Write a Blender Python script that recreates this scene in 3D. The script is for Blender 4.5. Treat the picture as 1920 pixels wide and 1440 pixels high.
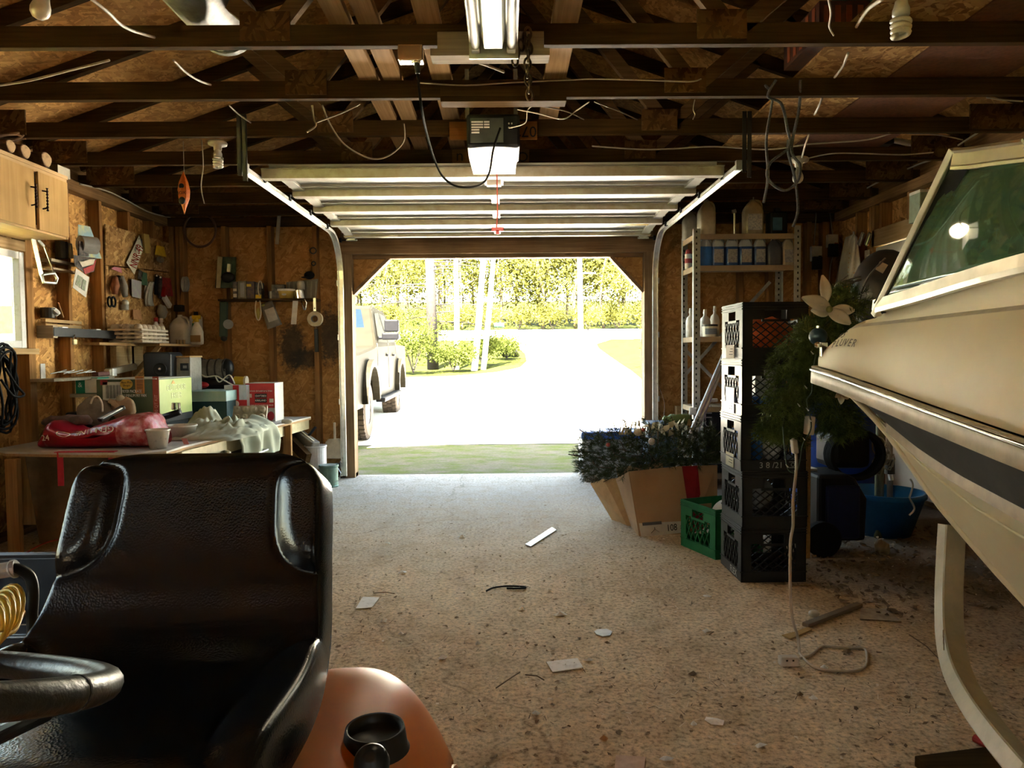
import bpy,math,random
from mathutils import Vector,Matrix,noise
V=Vector
R=math.radians
rnd=random.Random(7)
scene=bpy.context.scene
for _o in list(bpy.data.objects):
 bpy.data.objects.remove(_o)
col=scene.collection
# ---------------------------------------------------------------- camera, world, sun, exposure
FPX=1331.0
CAM=V((0,0,1.15))
CROT=Matrix.Rotation(R(-0.43),3,'Z')@Matrix.Rotation(R(90-2.37),3,'X')@Matrix.Rotation(R(-0.5),3,'Z')
_cd=bpy.data.cameras.new('camera')
_cd.sensor_width=36.0
_cd.lens=FPX/1920*36
_cd.clip_start=0.05
_cd.clip_end=400
_co=bpy.data.objects.new('camera',_cd)
col.objects.link(_co)
_co.matrix_world=Matrix.Translation(CAM)@CROT.to_4x4()
scene.camera=_co
w=bpy.data.worlds.new('sky')
scene.world=w
w.use_nodes=True
_nt=w.node_tree
_nt.nodes.clear()
_wo=_nt.nodes.new('ShaderNodeOutputWorld')
_bg=_nt.nodes.new('ShaderNodeBackground')
_sky=_nt.nodes.new('ShaderNodeTexSky')
_sky.sky_type='NISHITA'
_sky.sun_disc=False
_sky.sun_elevation=R(58)
_sky.sun_rotation=R(188)
_sky.altitude=200
_sky.dust_density=1.5
_bg.inputs['Strength'].default_value=0.105
_wt=_nt.nodes.new('ShaderNodeMix');_wt.data_type='RGBA';_wt.blend_type='MULTIPLY';_wt.inputs[0].default_value=1.0;_wt.inputs[7].default_value=(1.0,.86,.62,1)
_nt.links.new(_sky.outputs[0],_wt.inputs[6]);_nt.links.new(_wt.outputs[2],_bg.inputs['Color'])
_nt.links.new(_bg.outputs[0],_wo.inputs['Surface'])
_sd=bpy.data.lights.new('sun','SUN')
_sd.energy=7.0
_sd.angle=R(0.6)
_sd.color=(1.0,0.94,0.82)
_so=bpy.data.objects.new('sun',_sd)
col.objects.link(_so)
_so.location=(-3,-20,30)
_so.rotation_euler=V((-0.08,-0.53,0.85)).to_track_quat('Z','Y').to_euler()
scene.view_settings.view_transform='Standard'
scene.view_settings.look='None'
scene.view_settings.gamma=1.0
scene.view_settings.use_curve_mapping=False
scene.view_settings.exposure=5.65
try:
 scene.cycles.use_denoising=True
 scene.cycles.max_bounces=12
 scene.cycles.diffuse_bounces=6
 scene.cycles.glossy_bounces=4
 scene.cycles.transmission_bounces=6
 scene.cycles.sample_clamp_indirect=8
 scene.cycles.caustics_reflective=False
 scene.cycles.caustics_refractive=False
except Exception:
 pass
 # ---------------------------------------------------------------- measuring helpers (pixel of the photo -> point at a real depth)
def ray(px,py):
 return CROT@V(((px-960)/FPX,-(py-720)/FPX,-1.0))
def at(px,py,Y):
 d=ray(px,py)
 return CAM+d*(Y/d.y)
def onx(px,py,X):
 d=ray(px,py)
 return CAM+d*(X/d.x)
def onz(px,py,Z):
 d=ray(px,py)
 return CAM+d*((Z-CAM.z)/d.z)
 # ---------------------------------------------------------------- mesh builder
class MB:
 def __init__(s):
  s.v=[];s.f=[];s.m=[];s.cur=0
 def add(s,vs,fs):
  k=len(s.v)
  s.v.extend([V(p)for p in vs])
  for f in fs:
   s.f.append([k+i for i in f]);s.m.append(s.cur)
  return s
 def box(s,a,b,M=None):
  x0,y0,z0=a;x1,y1,z1=b
  vs=[V((x,y,z))for z in(z0,z1)for y in(y0,y1)for x in(x0,x1)]
  if M is not None:vs=[M@p for p in vs]
  return s.add(vs,[(0,2,3,1),(4,5,7,6),(0,1,5,4),(2,6,7,3),(0,4,6,2),(1,3,7,5)])
 def cbox(s,c,d,M=None):
  c=V(c);d=V(d)/2
  return s.box(c-d,c+d,M)
 def bar(s,p0,p1,wd,ht,up=(0,0,1)):
  p0=V(p0);p1=V(p1);d=(p1-p0).normalized()
  up=V(up)
  if abs(d.dot(up))>.98:up=V((0,1,0))
  sx=d.cross(up).normalized();u=sx.cross(d).normalized()
  vs=[]
  for p in(p0,p1):
   for a,b in((-1,-1),(1,-1),(1,1),(-1,1)):
    vs.append(p+sx*(a*wd/2)+u*(b*ht/2))
  return s.add(vs,[(3,2,1,0),(4,5,6,7),(0,1,5,4),(1,2,6,5),(2,3,7,6),(3,0,4,7)])
 def sweep(s,pts,prof,up=(0,0,1),closed=False,caps=True,scales=None):
  """sweep a closed 2d profile along points"""
  pts=[V(p)for p in pts];n=len(pts);k=len(prof);vs=[];u=V(up)
  for i,p in enumerate(pts):
   a=pts[(i-1)%n]if(closed or i>0)else p
   b=pts[(i+1)%n]if(closed or i<n-1)else p
   d=(b-a)
   d=d.normalized()if d.length>1e-9 else V((0,0,1))
   if abs(d.dot(u))>.999:u=V((d.y,d.z,d.x))
   sx=d.cross(u).normalized();uu=sx.cross(d).normalized()
   u=uu
   q=scales[i]if scales else 1
   for a2,b2 in prof:vs.append(p+sx*(a2*q)+uu*(b2*q))
  fs=[]
  for i in range(n if closed else n-1):
   j=(i+1)%n
   for t in range(k):
    t2=(t+1)%k
    fs.append((i*k+t,i*k+t2,j*k+t2,j*k+t))
  if caps and not closed:
   fs.append(tuple(range(k))[::-1]);fs.append(tuple((n-1)*k+t for t in range(k)))
  return s.add(vs,fs)
 def tube(s,pts,r,n=8,closed=False,up=(0,0,1)):
  if isinstance(r,(list,tuple)):
   sc=list(r);r0=1
  else:
   sc=None;r0=r
  prof=[(math.cos(2*math.pi*i/n)*r0,math.sin(2*math.pi*i/n)*r0)for i in range(n)]
  return s.sweep(pts,prof,up,closed,True,sc)
 def lathe(s,prof,n=24,M=None):
  """prof: (r, z) list, around local z"""
  vs=[];fs=[];k=len(prof)
  for i in range(n):
   a=2*math.pi*i/n
   for r,z in prof:
    p=V((r*math.cos(a),r*math.sin(a),z))
    vs.append(M@p if M is not None else p)
  for i in range(n):
   j=(i+1)%n
   for t in range(k-1):
    fs.append((i*k+t,j*k+t,j*k+t+1,i*k+t+1))
  return s.add(vs,fs)
 def cyl(s,p0,p1,r0,r1=None,n=16):
  r1=r0 if r1 is None else r1
  p0=V(p0);p1=V(p1);L=(p1-p0).length
  M=Matrix.Translation(p0)@(p1-p0).to_track_quat('Z','Y').to_matrix().to_4x4()
  return s.lathe([(0,0),(r0,0),(r1,L),(0,L)],n,M)
 def ball(s,c,r,n=16,m=10,M=None,sq=(1,1,1)):
  pr=[(math.sin(math.pi*i/m),-math.cos(math.pi*i/m))for i in range(m+1)]
  T=Matrix.Translation(V(c))@(M.to_4x4()if M is not None else Matrix())@Matrix.Diagonal((r*sq[0],r*sq[1],r*sq[2],1))
  return s.lathe(pr,n,T)
 def prism(s,poly,h,M=None):
  """2d polygon in local xy extruded 0..h along local z"""
  k=len(poly)
  vs=[V((x,y,z))for z in(0,h)for x,y in poly]
  if M is not None:vs=[M@p for p in vs]
  fs=[tuple(range(k))[::-1],tuple(range(k,2*k))]+[(i,(i+1)%k,k+(i+1)%k,k+i)for i in range(k)]
  return s.add(vs,fs)
 def grid(s,fn,nu,nv,cu=False):
  vs=[V(fn(i/nu,j/nv))for j in range(nv+1)for i in range(nu+(0 if cu else 1))]
  kk=nu if cu else nu+1
  fs=[]
  for j in range(nv):
   for i in range(nu):
    a=j*kk+i;b=j*kk+(i+1)%kk
    fs.append((a,b,b+kk,a+kk))
  return s.add(vs,fs)
 def quad(s,a,b,c,d):
  return s.add([a,b,c,d],[(0,1,2,3)])
 def slab(s,quadpts,t):
  """thin solid from 4 points, thickness along the normal"""
  q=[V(p)for p in quadpts]
  nrm=(q[1]-q[0]).cross(q[3]-q[0]).normalized()*t
  vs=q+[p+nrm for p in q]
  return s.add(vs,[(3,2,1,0),(4,5,6,7),(0,1,5,4),(1,2,6,5),(2,3,7,6),(3,0,4,7)])
 def build(s,name,mat,parent=None,smooth=False,bevel=0,sub=0,org=None,solid=0,seg=2):
  me=bpy.data.meshes.new(name)
  o=bpy.data.objects.new(name,me)
  if parent is not None:
   base=ORG[parent.name];loc=V((0,0,0))
  elif org is not None:
   base=V(org);loc=base
  else:
   n=max(1,len(s.v))
   base=V((sum(p.x for p in s.v)/n,sum(p.y for p in s.v)/n,min((p.z for p in s.v),default=0)));loc=base
  me.from_pydata([p-base for p in s.v],[],s.f)
  ms=mat if isinstance(mat,(list,tuple))else[mat]
  for q in ms:me.materials.append(q)
  if len(ms)>1:me.polygons.foreach_set('material_index',s.m)
  if smooth:me.polygons.foreach_set('use_smooth',[True]*len(me.polygons))
  me.update()
  col.objects.link(o)
  if parent is not None:
   o.parent=parent
  else:
   o.location=loc
  ORG[o.name]=base
  if sub:
   md=o.modifiers.new('sub','SUBSURF');md.levels=sub;md.render_levels=sub
  if solid:
   md=o.modifiers.new('solid','SOLIDIFY');md.thickness=solid;md.offset=0
  if bevel:
   md=o.modifiers.new('bevel','BEVEL');md.width=bevel;md.segments=seg;md.limit_method='ANGLE';md.angle_limit=R(40)
  return o
ORG={}
def tag(o,label=None,cat=None,group=None,kind=None):
 if label:o['label']=label
 if cat:o['category']=cat
 if group:o['group']=group
 if kind:o['kind']=kind
 return o
def thing(name,loc,label,cat,group=None):
 o=bpy.data.objects.new(name,None)
 o.empty_display_size=.05
 o.location=loc
 col.objects.link(o)
 ORG[o.name]=V(loc)
 return tag(o,label,cat,group)
def struct(o):
 o['kind']='structure';return o
def copy_tree(o,delta,label=None,rz=0.0,parent=None):
 """copy a thing with its parts; delta moves the root"""
 c=o.copy();col.objects.link(c)
 c.parent=parent
 ORG[c.name]=ORG[o.name]+V(delta)
 if parent is None:
  c.location=o.location+V(delta);c.rotation_euler.z=o.rotation_euler.z+rz
  if label:c['label']=label
 for ch in[x for x in o.children]:
  copy_tree(ch,(0,0,0),None,0,c)
 return c
def text(name,body,mat,M,size,parent,depth=0.0006,align='CENTER',squash=1.0):
 """raised lettering; M maps the text plane (x right, y up, z out) into the world"""
 cu=bpy.data.curves.new(name,'FONT')
 cu.body=body;cu.size=size;cu.extrude=depth;cu.align_x=align;cu.align_y='CENTER';cu.resolution_u=3
 t=bpy.data.objects.new(name+'_curve',cu)
 col.objects.link(t)
 dg=bpy.context.evaluated_depsgraph_get()
 me=bpy.data.meshes.new_from_object(t.evaluated_get(dg))
 bpy.data.objects.remove(t)
 bpy.data.curves.remove(cu)
 base=ORG[parent.name]
 me.transform(Matrix.Translation(-base)@M@Matrix.Diagonal((squash,1,1,1)))
 me.materials.clear();me.materials.append(mat)
 me.name=name
 o=bpy.data.objects.new(name,me);col.objects.link(o);o.parent=parent
 ORG[o.name]=base
 return o
def frame(o,x,y):
 """4x4 from origin, x axis, approx y axis"""
 x=V(x).normalized();z=x.cross(V(y)).normalized();y=z.cross(x)
 M=Matrix((x,y,z)).transposed().to_4x4();M.translation=V(o);return M
def curve_pts(pts,n=8,closed=False):
 """Catmull-Rom through points"""
 P=[V(p)for p in pts];k=len(P);out=[]
 for i in range(k if closed else k-1):
  if closed:a,b,c,d=P[(i-1)%k],P[i],P[(i+1)%k],P[(i+2)%k]
  else:a,b,c,d=P[max(i-1,0)],P[i],P[i+1],P[min(i+2,k-1)]
  for t in range(n):
   u=t/n
   out.append(.5*((2*b)+(c-a)*u+(2*a-5*b+4*c-d)*u*u+(3*b-a-3*c+d)*u**3))
 if not closed:out.append(P[-1])
 return out
def lerp(a,b,t):return a+(b-a)*t
def interp(tab,x):
 if x<=tab[0][0]:return tab[0][1]
 for(a,fa),(b,fb)in zip(tab,tab[1:]):
  if x<=b:return fa+(fb-fa)*(x-a)/(b-a)
 return tab[-1][1]
 # ---------------------------------------------------------------- materials
def _new(name):
 m=bpy.data.materials.new(name);m.use_nodes=True
 nt=m.node_tree
 return m,nt,nt.nodes['Principled BSDF']
def N(nt,t,**k):
 n=nt.nodes.new(t)
 for a,b in k.items():
  if a.startswith('_'):setattr(n,a[1:],b)
  else:n.inputs[a].default_value=b
 return n
def ramp(nt,fac,stops):
 r=nt.nodes.new('ShaderNodeValToRGB');e=r.color_ramp.elements
 while len(e)<len(stops):e.new(0.5)
 for q,(p,c)in zip(e,stops):
  q.position=p;q.color=(*c[:3],1)
 nt.links.new(fac,r.inputs[0]);return r.outputs[0]
def coords(nt,scale=(1,1,1),rot=(0,0,0),src='Object'):
 tc=nt.nodes.new('ShaderNodeTexCoord');mp=nt.nodes.new('ShaderNodeMapping')
 mp.inputs['Scale'].default_value=scale;mp.inputs['Rotation'].default_value=rot
 nt.links.new(tc.outputs[src],mp.inputs['Vector']);return mp.outputs[0]
def bump(nt,b,h,strength,dist=.01):
 n=N(nt,'ShaderNodeBump',Strength=strength,Distance=dist)
 nt.links.new(h,n.inputs['Height']);nt.links.new(n.outputs[0],b.inputs['Normal'])
def mixc(nt,fac,a,b,mode='MIX'):
 n=nt.nodes.new('ShaderNodeMix');n.data_type='RGBA';n.blend_type=mode
 for s_,v in((n.inputs[0],fac),(n.inputs[6],a),(n.inputs[7],b)):
  if isinstance(v,bpy.types.NodeSocket):nt.links.new(v,s_)
  elif isinstance(v,(int,float)):s_.default_value=v
  else:s_.default_value=(*v[:3],1)
 return n.outputs[2]
def plain(name,c,rough=.5,metal=0.0,c2=None,scale=20,lo=.4,hi=.7,bmp=0,coat=0,emit=0,trans=0,spec=.28,alpha=1):
 m,nt,b=_new(name)
 b.inputs['Roughness'].default_value=rough;b.inputs['Metallic'].default_value=metal
 if coat:b.inputs['Coat Weight'].default_value=coat
 if trans:b.inputs['Transmission Weight'].default_value=trans
 if spec is not None:b.inputs['Specular IOR Level'].default_value=spec
 if alpha<1:b.inputs['Alpha'].default_value=alpha
 nz=N(nt,'ShaderNodeTexNoise',Scale=scale,Detail=5.0,Roughness=.6)
 nt.links.new(coords(nt),nz.inputs['Vector'])
 if c2 is None:c2=tuple(x*.8 for x in c)
 cc=ramp(nt,nz.outputs[0],[(lo,c),(hi,c2)])
 nt.links.new(cc,b.inputs['Base Color'])
 if emit:
  nt.links.new(cc,b.inputs['Emission Color']);b.inputs['Emission Strength'].default_value=emit
 if bmp:bump(nt,b,nz.outputs[0],bmp)
 return m
def woodm(name,c1,c2,axis=0,rough=.7,fine=60,knots=True):
 """sawn lumber with grain along the axis"""
 m,nt,b=_new(name)
 sc=[fine,fine,fine];sc[axis]=fine*.04
 nz=N(nt,'ShaderNodeTexNoise',Scale=1.0,Detail=4.0,Roughness=.55,Distortion=.6)
 nt.links.new(coords(nt,sc),nz.inputs['Vector'])
 n2=N(nt,'ShaderNodeTexNoise',Scale=2.3,Detail=3.0)
 nt.links.new(coords(nt,(1,1,1)),n2.inputs['Vector'])
 a=ramp(nt,nz.outputs[0],[(.35,c1),(.65,c2)])
 d=ramp(nt,n2.outputs[0],[(.35,(.62,.58,.55)),(.7,(1.15,1.1,1.05))])
 cc=mixc(nt,.8,a,d,'MULTIPLY')
 if knots:
  sk=[3.2,3.2,3.2];sk[axis]=1.6
  vo=N(nt,'ShaderNodeTexVoronoi',Scale=1.0)
  nt.links.new(coords(nt,sk),vo.inputs['Vector'])
  kf=ramp(nt,vo.outputs['Distance'],[(.045,(1,1,1)),(.09,(0,0,0))])
  cc=mixc(nt,kf,cc,tuple(x*.25 for x in c2))
 nt.links.new(cc,b.inputs['Base Color'])
 b.inputs['Roughness'].default_value=rough;b.inputs['Specular IOR Level'].default_value=.06
 bump(nt,b,nz.outputs[0],.25,.004)
 return m
def osbm(name,axis,dark=1.0,tint=(1,1,1),con=.75):
 """oriented strand board: flakes lying at random angles; axis = board normal"""
 m,nt,b=_new(name)
 pal=[(.0,(.13,.062,.022)),(.25,(.24,.13,.05)),(.5,(.36,.21,.085)),(.75,(.47,.30,.13)),(1,(.60,.42,.20))]
 mid=(.40,.235,.09)
 pal=[(p,tuple(lerp(m_,x,con)*dark*t for x,t,m_ in zip(c,tint,mid)))for p,c in pal]
 layers=[]
 for k,(ang,s)in enumerate(((.35,15.0),(1.45,17.0),(2.5,13.0))):
  rot=[0,0,0];rot[axis]=ang
  sc=[s*3.2]*3
  long_ax=(axis+1)%3
  sc[long_ax]=s
  vo=N(nt,'ShaderNodeTexVoronoi',Scale=1.0,Randomness=1.0)
  vo.distance='MANHATTAN'
  # mapping applies scale before rotation: two nodes, rotate then scale
  c0=coords(nt,(1,1,1),rot)
  mp=nt.nodes.new('ShaderNodeMapping');mp.inputs['Scale'].default_value=sc
  mp.inputs['Location'].default_value=(k*3.1,k*1.7,k*2.3)
  nt.links.new(c0,mp.inputs['Vector'])
  nt.links.new(mp.outputs[0],vo.inputs['Vector'])
  bw=nt.nodes.new('ShaderNodeSeparateColor')
  nt.links.new(vo.outputs['Color'],bw.inputs[0])
  layers.append((bw.outputs[0],bw.outputs[1],vo.outputs['Distance']))
 c1=ramp(nt,layers[0][0],pal);c2=ramp(nt,layers[1][0],pal);c3=ramp(nt,layers[2][0],pal)
 f1=ramp(nt,layers[1][1],[(.55,(0,0,0)),(.58,(1,1,1))])
 f2=ramp(nt,layers[2][1],[(.6,(0,0,0)),(.63,(1,1,1))])
 cc=mixc(nt,f2,mixc(nt,f1,c1,c2),c3)
 nz=N(nt,'ShaderNodeTexNoise',Scale=1.6,Detail=4.0)
 nt.links.new(coords(nt),nz.inputs['Vector'])
 v=ramp(nt,nz.outputs[0],[(.3,(.7,.66,.6)),(.7,(1.1,1.05,1.0))])
 cc=mixc(nt,.8,cc,v,'MULTIPLY')
 nt.links.new(cc,b.inputs['Base Color'])
 b.inputs['Roughness'].default_value=.62;b.inputs['Specular IOR Level'].default_value=.08
 bump(nt,b,layers[0][0],.35,.003)
 return m
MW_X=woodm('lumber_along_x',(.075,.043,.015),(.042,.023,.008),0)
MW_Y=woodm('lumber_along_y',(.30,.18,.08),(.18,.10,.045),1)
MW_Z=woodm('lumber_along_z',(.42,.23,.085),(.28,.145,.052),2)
MW_ZF=woodm('front_stud_lumber',(.32,.18,.07),(.22,.115,.042),2)
MW_WEB=woodm('web_lumber',(.20,.135,.07),(.13,.085,.04),0)
MW_OLD=woodm('grey_board',(.42,.36,.27),(.30,.25,.18),0)
MW_PALE=woodm('pale_board',(.55,.40,.22),(.42,.29,.14),1)
MW_DOOR=woodm('cabinet_birch',(.55,.36,.15),(.47,.30,.115),2,.45,40,False)
MW_PLY=woodm('plywood_edge',(.46,.31,.16),(.34,.22,.11),1)
OSB_X=osbm('osb_side_wall',0,1.75,(1,.93,.8),.62)
OSB_Y=osbm('osb_front_wall',1,1.1,(1.02,.95,.82),.42)
OSB_Z=osbm('osb_roof',2,1.7,(1,.95,.85),.5)
M_BLACK=plain('black_plastic',(.008,.008,.009),.45,spec=.18)
M_BLACKR=plain('black_rubber',(.010,.010,.010),.75,spec=.12)
M_WHITE=plain('white_plastic',(.72,.70,.66),.4,c2=(.6,.58,.53))
M_CREAM=plain('cream_plastic',(.66,.60,.48),.4)
M_STEEL=plain('galvanised_steel',(.55,.56,.56),.42,.85,(.42,.42,.41),35)
M_STEELD=plain('dull_steel',(.32,.31,.30),.5,.7,(.2,.19,.18),25)
M_CHROME=plain('chrome',(.8,.8,.78),.15,1)
M_IRON=plain('dark_iron',(.05,.045,.04),.5,.6)
M_RED=plain('red_plastic',(.34,.012,.012),.4)
M_GREY=plain('grey_plastic',(.30,.30,.29),.5)
M_PAPER=plain('paper',(.70,.68,.62),.8,c2=(.6,.57,.51),spec=.1)
M_INK=plain('black_ink',(.02,.02,.02),.8)
M_INKW=plain('white_ink',(.8,.78,.74),.7)
M_INKR=plain('red_ink',(.42,.03,.02),.7)
M_CARD=plain('cardboard',(.40,.27,.15),.85,c2=(.33,.21,.11),scale=6)
M_GLASS=plain('clear_plastic',(.85,.87,.85),.12,trans=.9)
M_YELLOW=plain('yellow_plastic',(.70,.48,.03),.45)
M_BLUE=plain('blue_plastic',(.02,.10,.42),.4)
# ---------------------------------------------------------------- the shell of the garage
XL,XR,YF,YB,ZP=-3.16,3.10,6.72,-2.6,2.455
DX0,DX1,DZ=-1.44,1.30,2.10
SD=.09
# concrete floor with dust, dirt and darker patches
def floor_mat():
 m,nt,b=_new('dusty_concrete')
 n1=N(nt,'ShaderNodeTexNoise',Scale=1.1,Detail=6.0,Roughness=.62);nt.links.new(coords(nt),n1.inputs['Vector'])
 n2=N(nt,'ShaderNodeTexNoise',Scale=55.0,Detail=4.0,Roughness=.7);nt.links.new(coords(nt),n2.inputs['Vector'])
 n3=N(nt,'ShaderNodeTexNoise',Scale=9.0,Detail=5.0,Roughness=.7);nt.links.new(coords(nt),n3.inputs['Vector'])
 a=ramp(nt,n1.outputs[0],[(.3,(.48,.375,.245)),(.55,(.66,.535,.37)),(.75,(.76,.635,.455))])
 # earth tracked in further back, slab darkened towards the door to offset its daylight
 tc=nt.nodes.new('ShaderNodeTexCoord');sp=nt.nodes.new('ShaderNodeSeparateXYZ');nt.links.new(tc.outputs['Object'],sp.inputs[0])
 ad=N(nt,'ShaderNodeMath',_operation='MULTIPLY_ADD');nt.links.new(n3.outputs[0],ad.inputs[0]);ad.inputs[1].default_value=1.6
 nt.links.new(sp.outputs[1],ad.inputs[2])
 mr=N(nt,'ShaderNodeMapRange');nt.links.new(ad.outputs[0],mr.inputs[0]);mr.inputs[1].default_value=4.2;mr.inputs[2].default_value=6.6
 cc=mixc(nt,mr.outputs[0],a,(.31,.285,.255))
 gr=ramp(nt,n2.outputs[0],[(.34,(.35,.31,.27)),(.50,(1,1,1)),(.66,(1.35,1.3,1.2))])
 cc=mixc(nt,.85,cc,gr,'MULTIPLY')
 st=ramp(nt,n3.outputs[0],[(.38,(.72,.68,.62)),(.55,(1,1,1))])
 cc=mixc(nt,.7,cc,st,'MULTIPLY')
 # darker brown at the right wall under the boat
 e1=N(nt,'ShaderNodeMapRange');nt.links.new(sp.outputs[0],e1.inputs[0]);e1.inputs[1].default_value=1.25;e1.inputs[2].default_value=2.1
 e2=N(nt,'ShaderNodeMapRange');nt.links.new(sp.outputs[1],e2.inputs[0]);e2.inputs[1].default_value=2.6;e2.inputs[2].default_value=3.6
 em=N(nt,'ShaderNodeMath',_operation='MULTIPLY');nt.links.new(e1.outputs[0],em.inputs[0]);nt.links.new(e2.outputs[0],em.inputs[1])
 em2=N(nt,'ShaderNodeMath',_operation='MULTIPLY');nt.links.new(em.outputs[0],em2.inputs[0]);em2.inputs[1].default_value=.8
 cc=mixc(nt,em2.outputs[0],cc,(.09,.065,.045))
 # hairline cracks
 vo=N(nt,'ShaderNodeTexVoronoi',Scale=.33);vo.feature='DISTANCE_TO_EDGE'
 nw=N(nt,'ShaderNodeTexNoise',Scale=2.5,Detail=6.0);nt.links.new(coords(nt),nw.inputs['Vector'])
 av=nt.nodes.new('ShaderNodeVectorMath');av.operation='MULTIPLY_ADD'
 nt.links.new(nw.outputs[1],av.inputs[0]);av.inputs[1].default_value=(.5,.5,0);nt.links.new(tc.outputs['Object'],av.inputs[2])
 nt.links.new(av.outputs[0],vo.inputs['Vector'])
 cr=ramp(nt,vo.outputs[0],[(.0012,(.38,.34,.3)),(.003,(1,1,1))])
 cc=mixc(nt,.55,cc,cr,'MULTIPLY')
 nt.links.new(cc,b.inputs['Base Color']);b.inputs['Roughness'].default_value=.88;b.inputs['Specular IOR Level'].default_value=.12
 bump(nt,b,n2.outputs[0],.5,.006)
 return m
f=MB();f.box((XL-.1,YB-.1,-.12),(XR+.1,YF+.12,0))
o=struct(f.build('floor',floor_mat(),org=(0,0,0)))
# left wall: sheathing with a window, studs, plates
WY0,WY1,WZ0,WZ1=3.65,4.73,1.22,1.85
W2Y0,W2Y1,W2Z0,W2Z1=-1.5,1.9,.7,2.05  # large second window, out of view, added to bring in daylight
def wall_with_holes(mb,fix,a0,a1,z0,z1,holes,t,axis):
 """solid panels around rectangular holes; axis 0 = wall in the yz plane at x=fix.., 1 = xz plane"""
 cuts=sorted({a0,a1}|{h[0]for h in holes}|{h[1]for h in holes})
 for p,q in zip(cuts,cuts[1:]):
  zs=[(z0,z1)]
  for h in holes:
   if h[0]<=p and q<=h[1]:zs=[(z0,h[2]),(h[3],z1)]
  for u,v_ in zs:
   if v_-u<1e-4:continue
   if axis==0:mb.box((fix,p,u),(fix+t,q,v_))
   else:mb.box((p,fix,u),(q,fix+t,v_))
wl=MB()
wall_with_holes(wl,XL-SD-.012,YB-.1,YF+.1,0,ZP,[(WY0,WY1,WZ0,WZ1),(W2Y0,W2Y1,W2Z0,W2Z1)],.012,0)
wl=struct(wl.build('wall_left',OSB_X,org=(XL,2,0)))
def studs(mb,axis,fix,lo,hi,skip,start,step=.406):
 p=start
 while p<hi:
  if p>lo and not any(a<p+.038 and p<b for a,b in skip):
   if axis==0:mb.append((fix,p,.04,p+.038))
   else:mb.append((fix,p,.04,p+.038))
  p+=step
def lumber(parent,name,a,b,mt):
 q=MB();q.box(a,b);return q.build(name,mt,parent,bevel=.002)
for y in[5.60+.42*k for k in range(-19,3)]:
 if WY0-.03<y<WY1 or W2Y0-.03<y<W2Y1:
  z0w,z1w=(WZ0,WZ1)if y>3 else(W2Z0,W2Z1)
  lumber(wl,'stud',(XL-SD,y,.04),(XL,y+.038,z0w-.04),MW_Z)
  lumber(wl,'stud',(XL-SD,y,z1w+.15),(XL,y+.038,ZP-.08),MW_Z)
 else:
  lumber(wl,'stud',(XL-SD,y,.04),(XL,y+.038,ZP-.08),MW_Z)
for y in(WY0-.04,WY1,W2Y0-.04,W2Y1):
 lumber(wl,'stud',(XL-SD,y,.04),(XL,y+.038,ZP-.08),MW_Z)
lumber(wl,'top_plate',(XL-SD,YB,ZP-.076),(XL,YF,ZP),MW_Y)
lumber(wl,'bottom_plate',(XL-SD,YB,0),(XL,YF,.04),MW_Y)
for a,b,z0w,z1w in((WY0,WY1,WZ0,WZ1),(W2Y0,W2Y1,W2Z0,W2Z1)):
 lumber(wl,'window_header',(XL-SD,a,z1w+.005),(XL,b,z1w+(.07 if a>3 else .15)),MW_PALE)
 lumber(wl,'window_sill_plate',(XL-SD,a,z0w-.04),(XL+.03,b+.06,z0w-.002),MW_PALE)
 # extra boards nailed between the studs
lumber(wl,'nailing_board',onx(212,690,XL-.03)-V((.02,0,.0)),onx(268,648,XL),MW_PALE)
m_vinyl=plain('window_vinyl',(.72,.74,.74),.4,c2=(.55,.55,.5),scale=30,lo=.55,hi=.75)
m_pane=plain('window_glass',(.95,.97,.95),.02,trans=1.0)
m_pane.node_tree.nodes['Principled BSDF'].inputs['IOR'].default_value=1.02
for k,(a,b,z0w,z1w)in enumerate(((WY0,WY1,WZ0,WZ1),(W2Y0,W2Y1,W2Z0,W2Z1))):
 q=MB();x0,x1=XL-.06,XL-.01
 for aa,bb,u,v_ in((a+.001,a+.05,z0w,z1w),(b-.05,b-.001,z0w,z1w),(a+.05,b-.05,z0w+.001,z0w+.05),(a+.05,b-.05,z1w-.05,z1w-.001),((a+b)/2-.02,(a+b)/2+.02,z0w+.05,z1w-.05)):
  q.box((x0,aa,u),(x1,bb,v_))
 wn=struct(q.build('window_%d'%(k+1),m_vinyl,org=(XL,(a+b)/2,z0w),bevel=.004))
 q=MB();q.box((XL-.055,a+.04,z0w+.04),(XL-.051,b-.04,z1w-.04));q.build('pane',m_pane,wn)
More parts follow.
